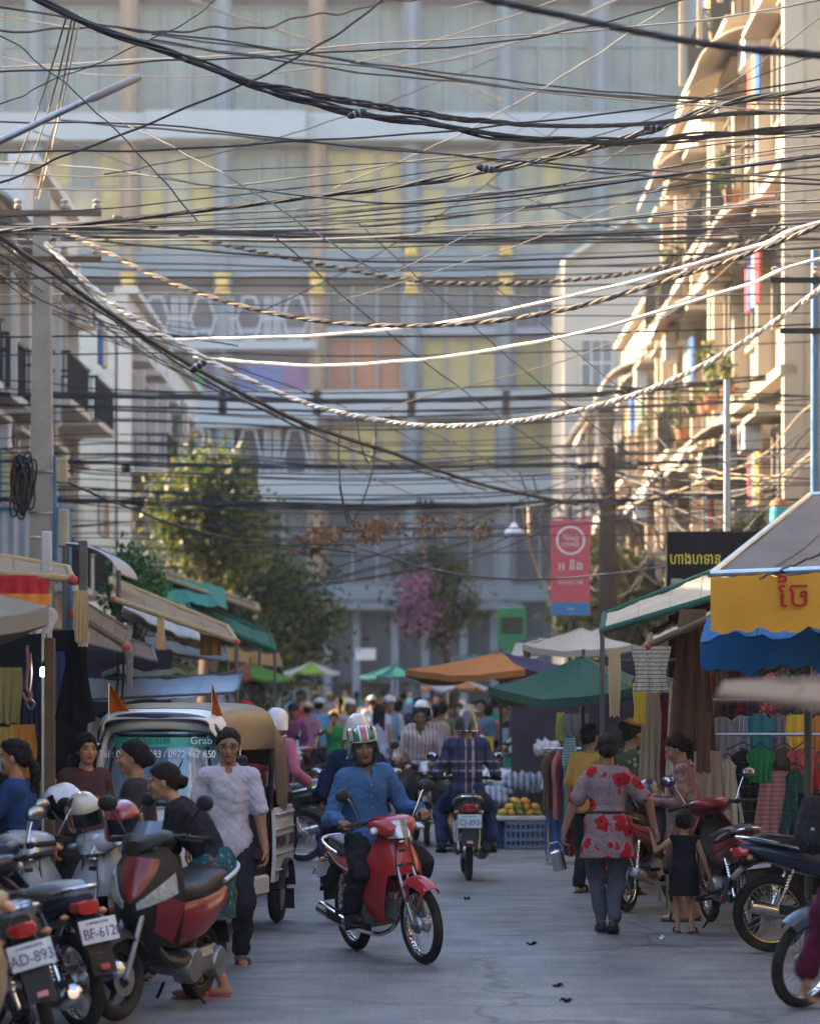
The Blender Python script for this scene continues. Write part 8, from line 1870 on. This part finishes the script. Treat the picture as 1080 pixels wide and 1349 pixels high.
# ---- parked motorbikes, right
bike('dark red tailed motorbike with plate 1D 8063 behind the child', (2.58, 24.45, 0), 99, DRED, lean=-6, txt='1D 8063', group=PR)
bike('black motorbike with gold rimmed wheels side-on at the right edge', (3.25, 22.35, 0), 8, NAVYP, lean=-4, txt=None, rim_m=mat('rim_gold', (.48, .33, .12), .25, .9), group=PR)
bike('dark teal motorbike with front wheel in the lower right corner', (2.93, 18.75, 0), -151, TEAL, lean=-6, steer=10, txt=None, group=PR, style='dream')
bike('red and black motorbike between the tunic woman and the satin-shirt woman', (2.12, 26.7, 0), 66, DRED, lean=-6, txt='1BD-9034', group=PR, muffler=STEEL)
bike('white covered motorbike by the mango crates', (1.35, 39.4, 0), -50, paint('paint_white', (.5, .5, .5)), lean=-5, steer=10, txt=None, group=PR)
bike('dark motorbike beside the white covered one', (1.75, 38.6, 0), -40, NBLK, lean=-5, steer=-10, txt=None, group=PR)
# helmets hung on mirrors, bag
def loose_helmet(label, loc, c, rot, c2=None):
    o = thing('helmet', label, 'helmet', loc, group='helmets hung on parked bikes'); o.rotation_euler = [R(x) for x in rot]; b = MB(); rows = []
    for i in range(11):
        th = R(90) * (1 - i / 10); ring = []
        for j in range(28):
            a = 6.2832 * j / 28; fr = math.cos(a); low = -.085 if fr < .35 else lerp(-.085, .03, min(1, (fr - .35) / .3)); rr = math.cos(th) ** .6 if i else 0
            ring.append((.14 * rr * fr, .122 * rr * math.sin(a), lerp(low, .12, math.sin(th)) * 1.1))
        rows.append(ring)
    b.loft(rows, cap=False); inn = [[(x * .85, y * .85, z - .012) for x, y, z in r] for r in rows]; b.loft([rows[-1], inn[-1]], cap=False); sh_ = b.build('shell', helm(c), o)
    b = MB(); b.loft(inn[::-1], cap=False); b.build('lining', BLK, o)
    b = MB(); b.sheet(lambda u, v: ((.148 + .004 * v) * math.cos(R(-60 + 120 * u)), .128 * math.sin(R(-60 + 120 * u)), .05 - .095 * v), 14, 4, .004); b.build('visor', mat('visor_dark', (.01, .012, .016), .12, spec=.6), o)
    if c2:
        b = MB(); b.sheet(lambda u, v: ((.139) * math.cos(R(-140 + 70 * u)) * 1.01, .1215 * math.sin(R(-140 + 70 * u)) * 1.01, -.06 + .12 * v - .02 * v * v), 10, 6, .003); b.sheet(lambda u, v: (.139 * math.cos(R(70 + 70 * u)) * 1.01, .1215 * math.sin(R(70 + 70 * u)) * 1.01, -.06 + .12 * v), 10, 6, -.003); b.build('patch', helm(c2), sh_)
    return o
loose_helmet('white helmet hung among the parked bikes on the left', P(86, 1058, 19.9), (.52, .53, .55), (25, 20, 200)); loose_helmet('orange and cream helmet beside the white one', P(112, 1070, 19.5), (.50, .44, .34), (20, 15, -60), (.50, .10, .02)); loose_helmet('maroon helmet with dark visor on the scooter mirror', P(162, 1082, 18.5), (.27, .012, .02), (10, 10, -70))
loose_helmet('dark helmet on the bike beside the flowered tunic', P(855, 1047, 25.6), (.03, .035, .04), (0, 30, -120))
o = thing('backpack', 'black ridged backpack standing on the gold wheeled bike', 'bag', P(1072, 1122, 21.9), 10)
fn = Field((-.25, -.2, -.05), (.25, .2, .5), .010); fn.ell((0, 0, .2), (.13, .11, .21), None, .03); fn.ell((0, 0, .12), (.14, .12, .13), None, .05); fn.folds(.006, 40, 2); me, _ = fn.mesh('bag'); link('body', me, cloth('bag_charcoal', (.035, .035, .045), bump=.4), o)
for i in range(7): b = MB(); a = R(-150 + 20 * i); b.tube([(.128 * math.cos(a) * w_, .112 * math.sin(a) * w_, z) for z, w_ in ((.05, 1.02), (.15, 1.06), (.25, 1.0), (.36, .68))], .010, 6); b.build('ridge', cloth('bag_charcoal', (.035, .035, .045), bump=.4), o)
b = MB(); b.box((-.05, -.115, .17), (.03, .02, .03), bev=.004); b.build('buckle', CHR, o)
# litter on the road
rs = random.Random(9)
for i, (px, py, c) in enumerate(((870, 1237, 'white'), (700, 1245, 'black'), (745, 1320, 'black'), (735, 1300, 'brown'), (615, 1185, 'black'))):
    g_ = G(px, py); o = tag(MB().sheet(lambda u, v: ((u - .5) * .055, (v - .5) * .07, .012 + .02 * math.sin(u * 5 + i) * math.sin(v * 4)), 5, 5, .002).build('paper_scrap' if c in ('white', 'beige') else 'dry_leaf', dye(c)), ['white paper scrap at the child\'s feet', 'dark scrap in front of the flowered-tunic woman', 'black scrap near the bottom right of the road', 'brown leaf near the bottom of the road', 'dark scrap behind the plaid rider\'s wheel', 'brown leaf just in front of the red motorbike', 'beige scrap left of the red motorbike', 'grey scrap right of the red motorbike'][i], 'litter'); o.location = g_; o.rotation_euler = (0, 0, rs.uniform(0, 6))
# ------------------------------------------------------------------ the hazy air of the street
b = MB(); b.box((0, 115, 19.5), (316, 350, 41)); hz = b.build('haze', None)
m = bpy.data.materials.new('haze_air'); m.use_nodes = True; nt = m.node_tree; nt.nodes.clear()
o_ = nt.nodes.new('ShaderNodeOutputMaterial'); pv = nt.nodes.new('ShaderNodeVolumePrincipled'); pv.inputs['Color'].default_value = (.86, .87, .86, 1); pv.inputs['Density'].default_value = .00052; pv.inputs['Anisotropy'].default_value = .35
nt.links.new(pv.outputs[0], o_.inputs['Volume']); hz.material_slots[0].material = m
tag(hz, 'pale dusty haze filling the street', None, None, 'stuff')
# ------------------------------------------------------------------ lettering becomes plain meshes
bpy.context.view_layer.update(); dg_ = bpy.context.evaluated_depsgraph_get()
for o in [x for x in bpy.data.objects if x.type == 'FONT']:
    me = bpy.data.meshes.new_from_object(o.evaluated_get(dg_)); n = bpy.data.objects.new('lettering', me); col.objects.link(n)
    n.parent = o.parent; n.matrix_local = o.matrix_local.copy()
    if not me.materials: me.materials.append(o.data.materials[0])
    bpy.data.objects.remove(o)
